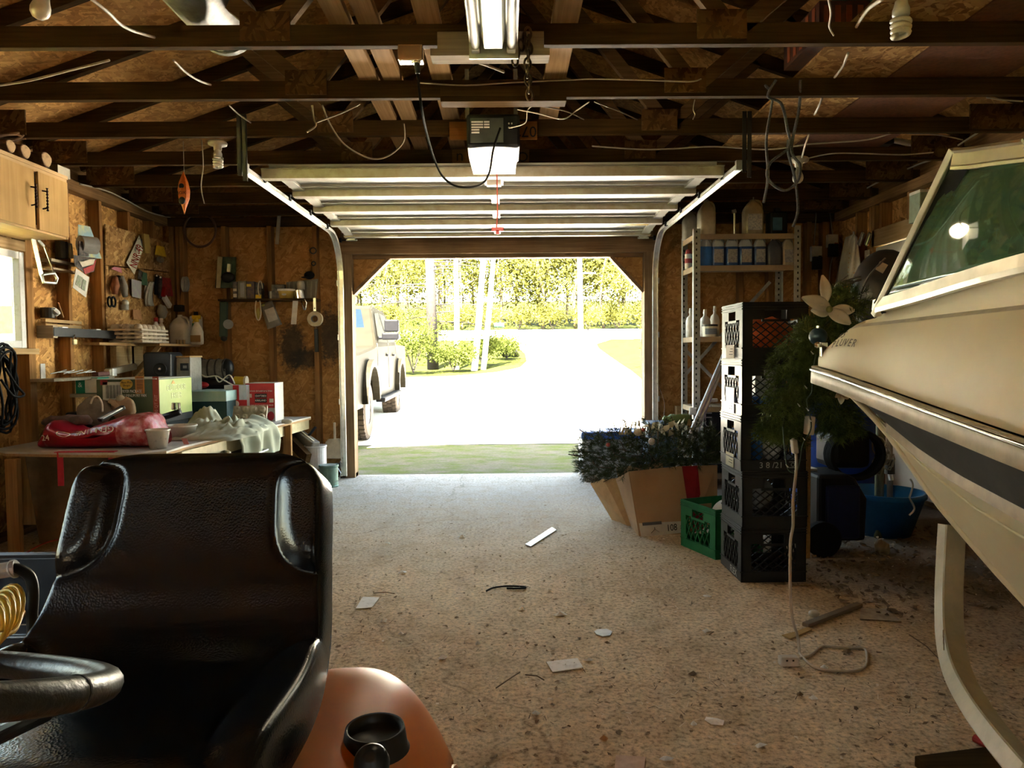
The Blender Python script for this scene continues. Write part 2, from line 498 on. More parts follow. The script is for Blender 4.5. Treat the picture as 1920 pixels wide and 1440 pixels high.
 # front wall
wf=MB()
wall_with_holes(wf,YF+SD,XL-.1,XR+.1,0,ZP+.02,[(DX0,DX1,0,DZ)],.012,1)
for s_ in(-1,1):
 pass
wf.prism([(XL-.1,ZP),(XR+.1,ZP),(XR+.1,ZP+.34),(0,ZP+1.34),(XL-.1,ZP+.32)],.012,Matrix(((1,0,0,0),(0,0,-1,YF+SD+.012),(0,1,0,0),(0,0,0,1))))
def stained_osb():
 m=osbm('osb_front_wall_stained',1,1.1,(1.02,.95,.82),.42)
 nt=m.node_tree;b=nt.nodes['Principled BSDF']
 src=b.inputs['Base Color'].links[0].from_socket
 for(cx,cz,rx,rz)in STAINS:
  mp=nt.nodes.new('ShaderNodeMapping');mp.vector_type='TEXTURE'
  mp.inputs['Location'].default_value=(cx,0,cz);mp.inputs['Scale'].default_value=(rx,5,rz)
  tc=nt.nodes.new('ShaderNodeTexCoord');nt.links.new(tc.outputs['Object'],mp.inputs[0])
  ln=nt.nodes.new('ShaderNodeVectorMath');ln.operation='LENGTH'
  nt.links.new(mp.outputs[0],ln.inputs[0])
  nz=N(nt,'ShaderNodeTexNoise',Scale=24.0,Detail=5.0,Roughness=.75);nt.links.new(tc.outputs['Object'],nz.inputs[0])
  ad=N(nt,'ShaderNodeMath',_operation='MULTIPLY_ADD');nt.links.new(nz.outputs[0],ad.inputs[0]);ad.inputs[1].default_value=1.5
  nt.links.new(ln.outputs['Value'],ad.inputs[2])
  fz=ramp(nt,ad.outputs[0],[(.0,(0,0,0)),(1,(1,1,1))])
  mr=N(nt,'ShaderNodeMapRange');nt.links.new(ad.outputs[0],mr.inputs[0]);mr.inputs[1].default_value=1.35;mr.inputs[2].default_value=1.8
  mr.inputs[3].default_value=.85;mr.inputs[4].default_value=0
  src=mixc(nt,mr.outputs[0],src,(.03,.028,.025))
 nt.links.new(src,b.inputs['Base Color'])
 return m
STAINS=[]
for px,py,rw,rh in((548,650,30,55),(575,672,40,22),(620,630,26,62)):
 c=at(px,py,YF+SD);STAINS.append((c.x,c.z,rw/FPX*6.8,rh/FPX*6.8))
wf=struct(wf.build('wall_front',stained_osb(),org=(0,YF+SD,0)))
ORG['wall_front']=V((0,YF+SD,0))
def fx(px,Y=YF):return at(px,600,Y).x
for px in(338,418,503,588):
 x=fx(px);lumber(wf,'stud',(x,YF,.04),(x+.045,YF+SD,ZP-.08),MW_ZF)
for px in(1302,1385,1440,1512,1548):
 x=fx(px);lumber(wf,'stud',(x,YF,.04),(x+.045,YF+SD,ZP-.08),MW_ZF)
for x in(XL+.01,XL+.07,XR-.05,XR-.11):
 lumber(wf,'stud',(x,YF,.04),(x+.038,YF+SD,ZP-.08),MW_ZF)
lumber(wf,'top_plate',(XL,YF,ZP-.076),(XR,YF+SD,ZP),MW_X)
for a,b in((XL,DX0),(DX1,XR)):
 lumber(wf,'bottom_plate',(a,YF,0),(b,YF+SD,.04),MW_X)
 # header, jambs and corner braces around the opening
m_jamb=woodm('door_jamb_wood',(.34,.23,.13),(.24,.16,.09),2)
m_hdr=woodm('door_header_wood',(.30,.20,.11),(.20,.13,.07),0)
lumber(wf,'header',(DX0-.1,YF-.04,DZ),(DX1+.1,YF+SD,DZ+.2),m_hdr)
for a,b in((DX0-.09,DX0),(DX1,DX1+.09)):
 lumber(wf,'jamb',(a,YF-.04,0),(b,YF+SD+.03,DZ),m_jamb)
lumber(wf,'head_jamb',(DX0,YF+.02,DZ-.035),(DX1,YF+SD+.03,DZ),m_hdr)
for s_,xa,pb in((1,DX0,728),(-1,DX1,1146)):
 q=MB();d=abs(at(pb,476,YF).x-xa);h=.33
 pl=[(xa,DZ-.035),(xa+s_*d,DZ-.035),(xa,DZ-.035-h)]
 q.prism(pl,.012,Matrix(((1,0,0,0),(0,0,-1,YF+.07),(0,1,0,0),(0,0,0,1))))
 q.build('corner_panel',OSB_Y,wf)
 q=MB();q.bar((xa+s_*d,YF+.05,DZ-.035),(xa,YF+.05,DZ-.035-h),.1,.03);q.build('corner_brace',m_hdr,wf)
 # right wall with the painted passage door
wr=MB()
PDY0,PDY1,PDZ=5.12,5.98,2.02
wall_with_holes(wr,XR+SD,YB-.1,YF+.1,0,ZP,[(PDY0,PDY1,0,PDZ)],.012,0)
wr=struct(wr.build('wall_right',OSB_X,org=(XR,2,0)))
for y in[6.28-.406*k for k in range(0,22)]:
 if PDY0-.03<y<PDY1:
  lumber(wr,'stud',(XR,y,PDZ+.14),(XR+SD,y+.038,ZP-.08),MW_Z)
 else:
  lumber(wr,'stud',(XR,y,.04),(XR+SD,y+.038,ZP-.08),MW_Z)
for y in(PDY0-.05,PDY1+.01,PDY1+.06):
 lumber(wr,'stud',(XR,y,.04),(XR+SD,y+.038,ZP-.08),MW_Z)
lumber(wr,'top_plate',(XR,YB,ZP-.076),(XR+SD,YF,ZP),MW_Y)
lumber(wr,'bottom_plate',(XR,YB,0),(XR+SD,YF,.04),MW_Y)
lumber(wr,'door_header',(XR,PDY0-.1,PDZ+.01),(XR+SD,PDY1+.06,PDZ+.15),MW_PALE)
m_wpaint=plain('white_door_paint',(.72,.68,.62),.5,c2=(.62,.57,.50),scale=7)
q=MB();q.box((XR+.01,PDY0,.02),(XR+.05,PDY1,PDZ))
dr=struct(q.build('door_1',m_wpaint,org=(XR,5.5,0),bevel=.004))
q=MB()
q.box((XR+.002,PDY0+.12,1.35),(XR+.012,PDY1-.12,1.83));q.build('door_window_panel',OSB_X,dr)
q=MB()
for a,b,u,v_ in((PDY0+.1,PDY0+.13,1.33,1.85),(PDY1-.13,PDY1-.1,1.33,1.85),(PDY0+.1,PDY1-.1,1.83,1.86),(PDY0+.1,PDY1-.1,1.32,1.35)):
 q.box((XR-.004,a,u),(XR+.012,b,v_))
q.build('window_moulding',m_wpaint,dr)
q=MB();q.slab([onx(1688,437,XR+.0085),onx(1696,434,XR+.0085),onx(1696,430,XR+.0085),onx(1687,433,XR+.0085)],-.001);q.build('red_mark',M_RED,dr)
# back wall behind the camera, with two small unseen windows added to let daylight in
wb=MB();wall_with_holes(wb,YB-SD-.012,XL-.1,XR+.1,0,ZP+.2,[(-2.0,-1.3,1.2,1.8),(1.2,1.9,1.2,1.8)],.012,1)
wb.prism([(XL-.1,ZP+.2),(XR+.1,ZP+.2),(XR+.1,ZP+.34),(0,ZP+1.34),(XL-.1,ZP+.32)],.012,Matrix(((1,0,0,0),(0,0,-1,YB-SD),(0,1,0,0),(0,0,0,1))))
struct(wb.build('wall_back',OSB_Y,org=(0,YB,0)))
# eave blocking closes the gap between plate and roof
for nm,x in(('trim_1',XL-SD-.02),('trim_2',XR+SD+.005)):
 q=MB();q.box((x,YB-.1,ZP-.02),(x+.015,YF+.1,ZP+.33));struct(q.build(nm,MW_Y,org=(x,2,ZP)))
for k,x in enumerate((-2.0,1.2)):  # frames of the added rear windows, never in view
 q=MB()
 for a,b,u,v_ in((x,x+.04,1.2,1.8),(x+.66,x+.7,1.2,1.8),(x+.04,x+.66,1.2,1.24),(x+.04,x+.66,1.76,1.8),(x+.33,x+.37,1.24,1.76)):
  q.box((a,YB-.1,u),(b,YB-.05,v_))
 struct(q.build('window_%d'%(k+3),m_vinyl,org=(x,YB,1.2)))
 # roof deck
PK=ZP+.10+3.3*.345
for s_,nm in((-1,'left'),(1,'right')):
 q=MB()
 e=(XL-.45)if s_<0 else(XR+.45)
 sl=.345
 for y0,y1 in((YB-.3,YF+.35),):
  zE=PK-abs(e)*sl
  vs=[(0,y0,PK+.09),(e,y0,zE+.09),(e,y1,zE+.09),(0,y1,PK+.09)]
  q.add(vs+[(x,y,z+.02)for x,y,z in vs],[(0,1,2,3),(7,6,5,4),(0,4,5,1),(1,5,6,2),(2,6,7,3),(3,7,4,0)])
 o=struct(q.build('ceiling' if s_<0 else 'ceiling_right',OSB_Z,org=(0,2,PK)))
 # trusses: bottom chord, two top chords, four webs, plywood gussets
m_gus=osbm('dark_gusset_plywood',1,.30,(1,.9,.8))
TY=[3.05+.61*k for k in range(-7,7)]
def truss(y,label):
 t=thing('roof_truss',(0,y,ZP),label,'roof truss','roof trusses spanning the garage')
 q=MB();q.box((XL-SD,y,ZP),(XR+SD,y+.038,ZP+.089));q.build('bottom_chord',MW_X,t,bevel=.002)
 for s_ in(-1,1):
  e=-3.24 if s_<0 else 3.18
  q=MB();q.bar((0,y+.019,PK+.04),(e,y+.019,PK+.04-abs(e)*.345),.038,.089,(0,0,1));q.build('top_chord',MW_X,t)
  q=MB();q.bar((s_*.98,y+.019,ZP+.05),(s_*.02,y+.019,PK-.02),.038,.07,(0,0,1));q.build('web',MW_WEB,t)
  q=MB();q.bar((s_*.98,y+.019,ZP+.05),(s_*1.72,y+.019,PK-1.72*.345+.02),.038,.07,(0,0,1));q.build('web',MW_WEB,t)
  q=MB();cx=-1.0 if s_<0 else .92
  q.box((cx-.105,y-.009,ZP+.018),(cx+.105,y,ZP+.14));q.build('gusset',m_gus,t)
  e2=2.95 if s_>0 else-3.0
  q=MB();q.box((e2-.18,y-.009,ZP+.015),(e2+.18,y,ZP+.16));q.build('gusset',m_gus,t)
 return t
_vis={3.05:'nearest roof truss in view, carrying the fluorescent light',3.66:'roof truss just behind the one with the fluorescent light',4.27:'roof truss right behind the black door opener',4.88:'roof truss behind the opener where the raised door begins',5.49:'roof truss above the middle of the raised door',6.10:'last roof truss before the front wall',}
for y in TY[3:]:
 y=round(y,2)
 if y>6.5:y=6.62
 truss(y,_vis.get(y,'gable truss standing on the front wall' if y>6.5 else 'roof truss overhead behind the camera, second row' if y>2 else 'roof truss overhead behind the camera'))
 # boards lying along the chords
zc=ZP+.089
def runner(px,py,wd,y0,y1,label,mt=MW_Y,th=.036):
 x=at(px,py,3.05*1.0).x
 q=MB();q.box((x-wd/2,y0,zc),(x+wd/2,y1,zc+th))
 return tag(q.build('lumber_board',mt,bevel=.002),label,'board','boards lying across the truss chords')
m_run=woodm('runner_board',(.46,.31,.17),(.34,.22,.11),1)
for x,wd,y1,lb in((-.685,.089,4.9,'left board of the close pair lying across the chords'),(-.565,.089,4.9,'right board of the close pair lying across the chords'),(-.315,.10,5.5,'single board lying across the chords left of the opener'),(.26,.11,4.3,'wide board lying across the chords right of the fluorescent light')):
 q=MB();q.box((x-wd/2,.6,zc),(x+wd/2,y1,zc+.036))
 tag(q.build('lumber_board',m_run,bevel=.002),lb,'board','boards lying across the truss chords')
 # ---------------------------------------------------------------- outdoors
def tz(y):return 0.0 if y<9 else .0116*(y-9)**1.52
def onterr(px,py):
 d=ray(px,py);t=5.0
 for _ in range(4000):
  p=CAM+d*t
  if p.z<=tz(p.y)+.01:return p
  t+=.02
 return p
def yard_mat(name,g1,g2,gv1,gv2,lo,hi,sc):
 m,nt,b=_new(name)
 n1=N(nt,'ShaderNodeTexNoise',Scale=sc,Detail=6.0,Roughness=.7);nt.links.new(coords(nt,(1,1.6,1)),n1.inputs['Vector'])
 n2=N(nt,'ShaderNodeTexNoise',Scale=40.0,Detail=4.0,Roughness=.7);nt.links.new(coords(nt,(1,2,1)),n2.inputs['Vector'])
 a=ramp(nt,n2.outputs[0],[(.35,g1),(.65,g2)]);c=ramp(nt,n2.outputs[0],[(.35,gv1),(.65,gv2)])
 fz=ramp(nt,n1.outputs[0],[(lo,(0,0,0)),(hi,(1,1,1))])
 nt.links.new(mixc(nt,fz,c,a),b.inputs['Base Color']);b.inputs['Roughness'].default_value=.95;b.inputs['Specular IOR Level'].default_value=.05
 bump(nt,b,n2.outputs[0],.6,.03)
 return m
m_grass=yard_mat('sunny_grass',(.012,.018,.002),(.02,.026,.003),(.018,.02,.003),(.026,.026,.005),.4,.6,2)
m_strip=yard_mat('gravel_and_grass',(.05,.07,.014),(.08,.095,.024),(.075,.07,.05),(.125,.118,.088),.42,.60,2.2)
m_drive=yard_mat('pale_gravel',(.60,.57,.50),(.72,.68,.60),(.62,.58,.51),(.75,.70,.62),.4,.6,3)
g=MB()
ys=[-25,-12,-4,2,6.6,9]+[9+1.5*k for k in range(1,50)]+[100,140]
xs=[-90,-50,-25,-12,-6,-3,0,3,6,12,25,50,90]
g.grid(lambda u,v_:(lambda x,y:(x,y,tz(min(y,75))-.045))(xs[round(u*(len(xs)-1))],ys[round(v_*(len(ys)-1))]),len(xs)-1,len(ys)-1)
struct(g.build('ground',m_grass,org=(0,0,0)))
q=MB();q.grid(lambda u,v_:(lerp(-18,16,u),lerp(YF+.1,9.6,v_),-.02+.004*math.sin(u*40)),20,6)
struct(q.build('ground_gravel_strip',m_strip,org=(0,8,0)))
m_bounce_lawn=yard_mat('bright_bounce_lawn',(.50,.46,.15),(.62,.56,.22),(.42,.42,.11),(.52,.50,.16),.4,.6,2)  # side lawn added, pale yellow to bounce warm light through the left windows
q=MB();q.grid(lambda u,v_:(lerp(-22,XL-.35,u),lerp(-16,7.4,v_),-.03),8,10);struct(q.build('ground_side_lawn',m_bounce_lawn,org=(-10,0,0)))
# driveway ribbon: left and right edge for each distance
Lp=[onterr(*p)for p in((760,707),(850,704),(930,697),(975,688),(988,676),(985,662),(968,648),(958,636))]
Rp=[onterr(*p)for p in((1208,714),(1185,695),(1150,672),(1122,652),(1118,644),(1150,634))]
Lt=[(9.2,-18),(Lp[0].y-1.2,-18)]+[(p.y,p.x)for p in Lp]
Rt=[(9.2,16),(Rp[0].y-4,12)]+[(p.y,p.x)for p in Rp]
yend=max(Lp[-1].y,Rp[-1].y)
q=MB();nn=70
q.grid(lambda u,v_:(lambda y:(lerp(interp(Lt,y),interp(Rt,y),u),y,tz(y)-.012))(lerp(9.2,yend,v_)),12,nn)
# the road crossing at the far end
q.grid(lambda u,v_:(lerp(-40,40,u),lerp(yend-.5,yend+7,v_),tz(lerp(yend-.5,yend+7,v_))-.006),10,6)
struct(q.build('ground_driveway',m_drive,org=(0,20,0)))
print('yend',yend,Lp[0],Lp[4],Rp[0])
# foliage
def leafm(name,c,c2):
 m,nt,b=_new(name)
 oi=N(nt,'ShaderNodeTexNoise',Scale=1.7,Detail=5.0,Roughness=.8);nt.links.new(coords(nt),oi.inputs['Vector'])
 cc=ramp(nt,oi.outputs[0],[(.3,c2),(.7,c)])
 nt.nodes.remove(b)
 df=nt.nodes.new('ShaderNodeBsdfDiffuse');tr=nt.nodes.new('ShaderNodeBsdfTranslucent');mx=nt.nodes.new('ShaderNodeMixShader')
 mx.inputs[0].default_value=.35
 nt.links.new(cc,df.inputs[0]);nt.links.new(cc,tr.inputs[0]);nt.links.new(df.outputs[0],mx.inputs[1]);nt.links.new(tr.outputs[0],mx.inputs[2])
 nt.links.new(mx.outputs[0],nt.nodes['Material Output'].inputs[0])
 return m
M_LEAF=leafm('spring_leaves',(.098,.098,.022),(.030,.032,.007))
M_LEAF2=leafm('bush_leaves',(.062,.075,.015),(.018,.024,.005))
M_BARK=plain('grey_bark',(.014,.011,.0085),.95,c2=(.007,.0055,.004),scale=14,bmp=.8)
M_BIRCH=plain('birch_bark',(.82,.79,.72),.8,c2=(.55,.52,.47),scale=6,lo=.55,hi=.8)
def leaves(mb,c,rad,n,size,r=rnd,shell=.55):
 for _ in range(n):
  d=V((r.gauss(0,1),r.gauss(0,1),r.gauss(0,1))).normalized()
  k=(shell+(1-shell)*r.random())if r.random()<.7 else r.random()
  p=V(c)+V((d.x*rad[0],d.y*rad[1],d.z*rad[2]))*k
  a=V((r.gauss(0,1),r.gauss(0,1),r.gauss(0,1))).normalized();b_=a.orthogonal().normalized()
  b_=Matrix.Rotation(r.random()*6.28,3,a)@b_
  s_=size*r.uniform(.6,1.4)
  cc=b_.cross(a)
  mb.add([p-b_*s_,p+cc*s_*.45,p+b_*s_,p-cc*s_*.45],[(0,1,2,3)])
def make_tree(kind,h,seed):
 r=random.Random(seed)
 tr=MB();lf=MB()
 bend=[V((r.uniform(-.25,.25)*k,r.uniform(-.2,.2)*k,h*k/6))for k in range(7)]
 rr=h*.0065
 tr.tube(curve_pts(bend,3),[rr*(1.15-i/21)for i in range(19)],8)
 nb=14
 for k in range(nb):
  z=h*(.10+.85*k/nb);a=r.random()*6.28
  L=h*.22*(1.15-k/nb)+.4
  p0=V((interp([(i*h/6,bend[i].x)for i in range(7)],z),interp([(i*h/6,bend[i].y)for i in range(7)],z),z))
  p1=p0+V((math.cos(a)*L,math.sin(a)*L,L*.45))
  tr.tube([p0,lerp(p0,p1,.5)+V((0,0,.1)),p1],[rr*.4,rr*.28,rr*.1],5)
  for t in(.55,1.0):
   leaves(lf,lerp(p0,p1,t),(L*.5,L*.5,L*.42),165 if kind else 60,.115,r,.3)
 leaves(lf,(bend[-1].x,bend[-1].y,h*.97),(h*.09,h*.09,h*.08),120,.08,r,.3)
 return tr,lf
M_PBARK=plain('pale_bark',(.10,.085,.06),.9,c2=(.05,.04,.028),scale=14)
def tree_thing(loc,h,seed,label,bark=M_PBARK,leaf=M_LEAF,group='leafy trees beyond the road'):
 tr,lf=make_tree(1,h,seed)
 t=thing('leafy_tree',(0,0,0),label,'tree',group)
 a=tr.build('trunk',bark,t,smooth=True);b_=lf.build('crown',leaf,t)
 t.location=loc;ORG[t.name]=V(loc)
 return t
protos=[tree_thing((0,0,0),12.5,11+k,'leafy spring tree in the dense woods beyond the road')for k in range(4)]
r2=random.Random(5);n_t=0
spots=[]
for row,(yy,sp)in enumerate(((47,2.1),(50.5,2.3),(55,2.8))):
 x=-19.0
 while x<21:
  spots.append((x+r2.uniform(-.7,.7),yy+r2.uniform(-1,1)));x+=sp
for i,(x,y)in enumerate(spots):
 p=protos[i%4]
 if i<4:o=p;o.location=(x,y,tz(y)-.1)
 else:
  o=copy_tree(p,(0,0,0));o.location=(x,y,tz(y)-.1)
 o.rotation_euler.z=r2.random()*6.28;s_=r2.uniform(.85,1.2);o.scale=(s_,s_,s_)
 # undergrowth: bushes along the far roadside and on the island left of the driveway
def bush(name,loc,rx,rz,n,size,seed,label,leaf=M_LEAF2,group=None):
 r=random.Random(seed);lf=MB();st=MB()
 t=thing(name,(0,0,0),label,'bush',group)
 for k in range(7):
  a=r.random()*6.28;d=V((math.cos(a)*rx*.6,math.sin(a)*rx*.6,rz*r.uniform(.8,1.5)))
  st.tube([V((0,0,0)),d*.5+V((0,0,.1)),d],[.02,.013,.005],5)
  leaves(lf,d*.62,(rx*.55,rx*.55,rz*.5),n//7,size,r,.2)
 st.build('stems',M_BARK,t);lf.build('foliage',leaf,t)
 t.location=loc;ORG[t.name]=V(loc);return t
bp=bush('leafy_bush',(0,0,0),1.5,1.5,1700,.09,3,'low leafy bush at the foot of the woods across the road',M_LEAF,'bushes at the foot of the woods')
x=-17.0;first=True
while x<19:
 y=45+r2.uniform(-.6,.6)
 o=bp if first else copy_tree(bp,(0,0,0));first=False
 o.location=(x,y,tz(y));o.rotation_euler.z=r2.random()*6;x+=r2.uniform(1.6,2.2)
for k,(px,py,rx,rz,lb)in enumerate(((775,700,.9,1.0,'green bush behind the pickup at the edge of the island'),(850,695,.9,.6,'low bush between the dark trunk and the birches'),(905,685,.9,.7,'bush at the foot of the birch pair'),(950,672,.8,.55,'rightmost bush on the island beside the driveway'),(800,668,1.5,1.3,'tall bush behind the dark trunk'))):
 p=onterr(px,py);bush('leafy_bush',p,rx*1.1,rz*1.35,2400,.05,40+k,lb,M_LEAF2,'bushes on the island')
p=onterr(1195,690);bush('leafy_bush',p+V((.5,0,0)),.9,1.7,420,.05,60,'thin twiggy shrub at the right edge of the doorway',M_LEAF)
# island trees: a dark conifer trunk and white birches
p=onterr(812,690)
t=thing('conifer_tree',p,'dark bare conifer trunk with thin branches on the island','tree')
q=MB();top=at(800,380,p.y);q.tube([p-V((0,0,.1)),lerp(p,top,.5)+V((.03,0,0)),top+V((0,0,1.5))],[.2,.165,.12],12);q.build('trunk',M_BARK,t,smooth=True)
br=MB();nd=MB();r3=random.Random(9)
for k in range(40):
 z=lerp(p.z+1.0,top.z+1,k/39);a=r3.choice((0,math.pi))+r3.uniform(-.9,.9);L=r3.uniform(.8,3.4)
 x0=lerp(p.x,top.x,(z-p.z)/(top.z-p.z));c0=V((x0,p.y,z));c1=c0+V((math.cos(a)*L,math.sin(a)*L,-.1*L));cm=lerp(c0,c1,.5)+V((0,0,.12))
 br.tube([c0,cm,c1],[.025,.016,.006],5)
 leaves(nd,lerp(c0,c1,.75),(L*.4,L*.3,.16),42,.05,r3,.2)
br.build('branches',M_BARK,t);nd.build('needles',M_LEAF2,t)
for px,py,px2,py2,rad,lb in((856,690,854,478,.085,'single white birch right of the dark conifer trunk'),(889,692,906,478,.10,'left white birch of the leaning pair on the island'),(906,690,925,478,.085,'right white birch of the leaning pair on the island')):
 p=onterr(px,py);tp=at(px2,py2,p.y)
 t=thing('birch_tree',p,lb,'tree','white birches on the island')
 q=MB();d=tp-p
 q.tube([p-V((0,0,.1)),p+d*.5+V((.03,0,0)),p+d*1.3],[rad*1.1,rad,rad*.7],12);q.build('trunk',M_BIRCH,t,smooth=True)
 lf=MB();leaves(lf,p+d*1.25,(1.3,1.3,1.0),420,.06,r3,.2);lf.build('crown',M_LEAF,t)
p=onterr(1089,631);q=MB();q.cyl(p-V((0,0,.2)),at(1084,300,p.y),.15,.12,12)
t=thing('utility_pole',p,'tall pale utility pole beside the road','pole');q.build('shaft',M_BIRCH,t,smooth=True)
q=MB();c=at(1100,512,p.y);q.box((c.x-.4,c.y-.05,c.z-.03),(c.x+.5,c.y+.05,c.z+.03));q.build('insulator_arm',M_STEELD,t)
# ---------------------------------------------------------------- overhead door, tracks, opener, lamps, wires
m_dsteel=plain('painted_door_steel',(.40,.385,.34),.45,.1,c2=(.33,.315,.275),scale=9)
m_dstrut=plain('dusty_strut',(.36,.33,.28),.55,.5,c2=(.26,.22,.17),scale=14)
dY=[4.42,4.94,5.46,5.98,6.46]
dZs=[2.30,2.30,2.30,2.29,2.25]
gd=thing('overhead_garage_door',(-.07,5.4,2.3),'white sectional garage door rolled up under the ceiling on its tracks','garage door')
gx0,gx1=DX0-.01,DX1+.01
for k in range(4):
 y0,y1,z0,z1=dY[k],dY[k+1],dZs[k],dZs[k+1]
 q=MB()
 def P(x,t,dz=0):return V((x,lerp(y0,y1,t),lerp(z0,z1,t)+dz))
 q.slab([P(gx0,.01),P(gx0,.99),P(gx1,.99),P(gx1,.01)],.03)if False else q.add([P(gx0,.01),P(gx1,.01),P(gx1,.99),P(gx0,.99),P(gx0,.01,.03),P(gx1,.01,.03),P(gx1,.99,.03),P(gx0,.99,.03)],[(0,3,2,1),(4,5,6,7),(0,1,5,4),(1,2,6,5),(2,3,7,6),(3,0,4,7)])
 pn=q.build('door_section',m_dsteel,gd)
 q=MB()
 for t in(.05,.22,.78,.95):
  q.bar(P(gx0,t,-.008),P(gx1,t,-.008),.035,.016)
 q.build('rolled_rib',m_dsteel,pn)
 for x in(gx0+.05,gx1-.05):
  q=MB();q.bar(P(x,.03,-.014),P(x,.97,-.014),.07,.02);q.build('end_stile',m_dsteel,pn)
 q=MB();q.bar(P(-.07,.03,-.014),P(-.07,.97,-.014),.06,.018);q.build('center_stile',m_dsteel,pn)
for k in range(5):
 y,z=dY[k],dZs[k]
 q=MB();h=.055 if k<4 else .03;off=.02 if k==0 else 0
 q.sweep([V((gx0-(.04 if k==0 else 0),y+off,z)),V((gx1+(.04 if k==0 else 0),y+off,z))],[(-.05,0),(-.032,0),(-.03,-h),(.03,-h),(.032,0),(.05,0),(.05,-.004),(.036,-.004),(.034,-h-.004),(-.034,-h-.004),(-.036,-.004),(-.05,-.004)],(0,0,1))
 q.build('strut',m_dstrut,gd)
 for x in(gx0+.05,gx1-.05):
  q=MB();q.box((x-.035,y+.045,z-.05),(x+.035,y+.085,z-.016));q.cyl((x-.05,y+.065,z-.045),(x+.05,y+.065,z-.045),.009,n=8)
  q.build('hinge',M_STEEL,gd)
  s_=-1 if x<0 else 1
  q=MB();q.cyl((x,y+.065,z-.045),(x+s_*.11,y+.065,z-.045),.006,n=8);q.cyl((x+s_*.09,y+.065,z-.045),(x+s_*.112,y+.065,z-.045),.022,n=14)
  q.build('roller',M_BLACK,gd)
q=MB();q.box((-.115,4.55,2.225),(-.025,4.6,2.285));q.box((-.13,4.5,2.255),(-.115,4.68,2.29));q.box((-.025,4.5,2.255),(-.01,4.68,2.29));q.build('opener_bracket',M_WHITE,gd)
q=MB();q.box((gx0+.2,6.07,2.276),(gx0+.2,6.07,2.276))
q=MB();q.slab([V((.85,5.98,2.229)),V((1.2,5.98,2.229)),V((1.2,6.01,2.229)),V((.85,6.01,2.229))],-.002);q.build('yellow_warning_label',M_YELLOW,gd)
q=MB();q.slab([V((-.75,5.2,2.299)),V((-.6,5.22,2.299)),V((-.6,5.24,2.299)),V((-.75,5.22,2.299))],-.002);q.build('paper_label',M_PAPER,gd)
# tracks
m_track=plain('track_steel',(.72,.71,.66),.38,.6,c2=(.55,.53,.48),scale=18)
cprof=[(-.025,-.012),(.025,-.012),(.025,.012),(.021,.012),(.021,-.008),(-.021,-.008),(-.021,.012),(-.025,.012)]
for s_,x,lb in((-1,DX0-.085,'left'),(1,DX1+.085,'right')):
 t=thing('door_track',(x,6.6,0),'%s steel track of the garage door, curving from jamb to ceiling'%lb,'door track','garage door tracks')
 pts=[V((x,6.60,.03)),V((x,6.60,1.0)),V((x,6.60,1.86))]
 for k in range(1,9):
  a=math.pi/2*k/8;pts.append(V((x,6.60-.36*(1-math.cos(a)),1.86+.38*math.sin(a))))
 pts.append(V((x,4.20,2.245)))
 q=MB();q.sweep(pts,[(a*1.0,b*1.0)for a,b in cprof],(0,-1,0));q.build('rail',m_track,t)
 q=MB();q.box((x-.03,4.19,2.22),(x+.03,4.215,2.275));q.build('end_bracket',M_STEEL,t)
 hx=x+s_*.01
 for dx in(0,.03):
  q=MB();q.box((hx+dx-.012,4.17,2.20-dx),(hx+dx+.012,4.173,2.55));q.box((hx+dx+.010,4.17,2.2-dx),(hx+dx+.012,4.185,2.55));q.build('hanger_strap',M_IRON,t)
 for z in(.12,.7,1.3,1.8):
  q=MB();q.box((x-s_*-.02,6.61,z),(x+s_*.04,6.68,z+.05));q.build('wall_bracket',M_STEEL,t)
  # opener
op=thing('door_opener',(-.045,4.0,2.19),'black garage door opener with glowing white lamp lens, hung on straps','door opener')
oc=at(925,262,3.90);ox=oc.x
q=MB();q.box((ox-.145,3.9,2.275),(ox+.145,4.22,2.455));q.build('housing',M_BLACK,op,bevel=.015)
m_lens=plain('lit_lens',(.95,.87,.72),.4,emit=.035)
q=MB()
q.grid(lambda u,v_:((lambda a:V((ox+.138*(1-.12*v_**2)*(2*u-1),3.9+.012-.03*math.cos(math.pi*(u-.5))*(1-v_*.5),2.272-.095*v_-.018*v_*v_*math.cos(math.pi*(u-.5)))))(0)),14,8)
q.grid(lambda u,v_:V((ox+.138*.88*(2*u-1),lerp(3.9+.012-.015*math.cos(math.pi*(u-.5)),4.18,v_),lerp(2.177-.018*math.cos(math.pi*(u-.5)),2.2,v_))),14,4)
q.build('lamp_lens',m_lens,op,smooth=True)
q=MB();q.box((ox-.125,3.897,2.30),(ox+.055,3.902,2.43));q.build('label_panel',plain('label_dark',(.05,.055,.05),.5),op)
q=MB()
for k in range(5):
 q.box((ox-.118,3.894,2.405-k*.014),(ox-.075+(.02 if k<3 else 0),3.899,2.413-k*.014))
 if k<3:q.box((ox-.05,3.894,2.405-k*.014),(ox-.02,3.899,2.413-k*.014))
q.build('label_print',M_WHITE,op)
q=MB()
for k in range(4):q.cyl((ox+.085+.016*(k%2),3.9,2.40-.022*(k//2)),(ox+.085+.016*(k%2),3.893,2.40-.022*(k//2)),.004,n=8)
q.build('terminal_screw',M_STEEL,op)
for px in(876,967):
 p=at(px,210,3.92)
 q=MB();q.box((p.x-.011,3.92,2.44),(p.x+.011,3.924,2.70));q.build('hanger_strap',M_STEELD,op)
q=MB();q.box((ox-.02,4.2,2.35),(ox+.02,6.66,2.39));q.build('rail',M_STEELD,op)
ld=bpy.data.lights.new('opener_lamp','POINT');ld.energy=.3;ld.color=(1,.80,.52);ld.shadow_soft_size=.09
lo=bpy.data.objects.new('opener_lamp_light',ld);col.objects.link(lo);lo.location=(ox,3.85,2.06)
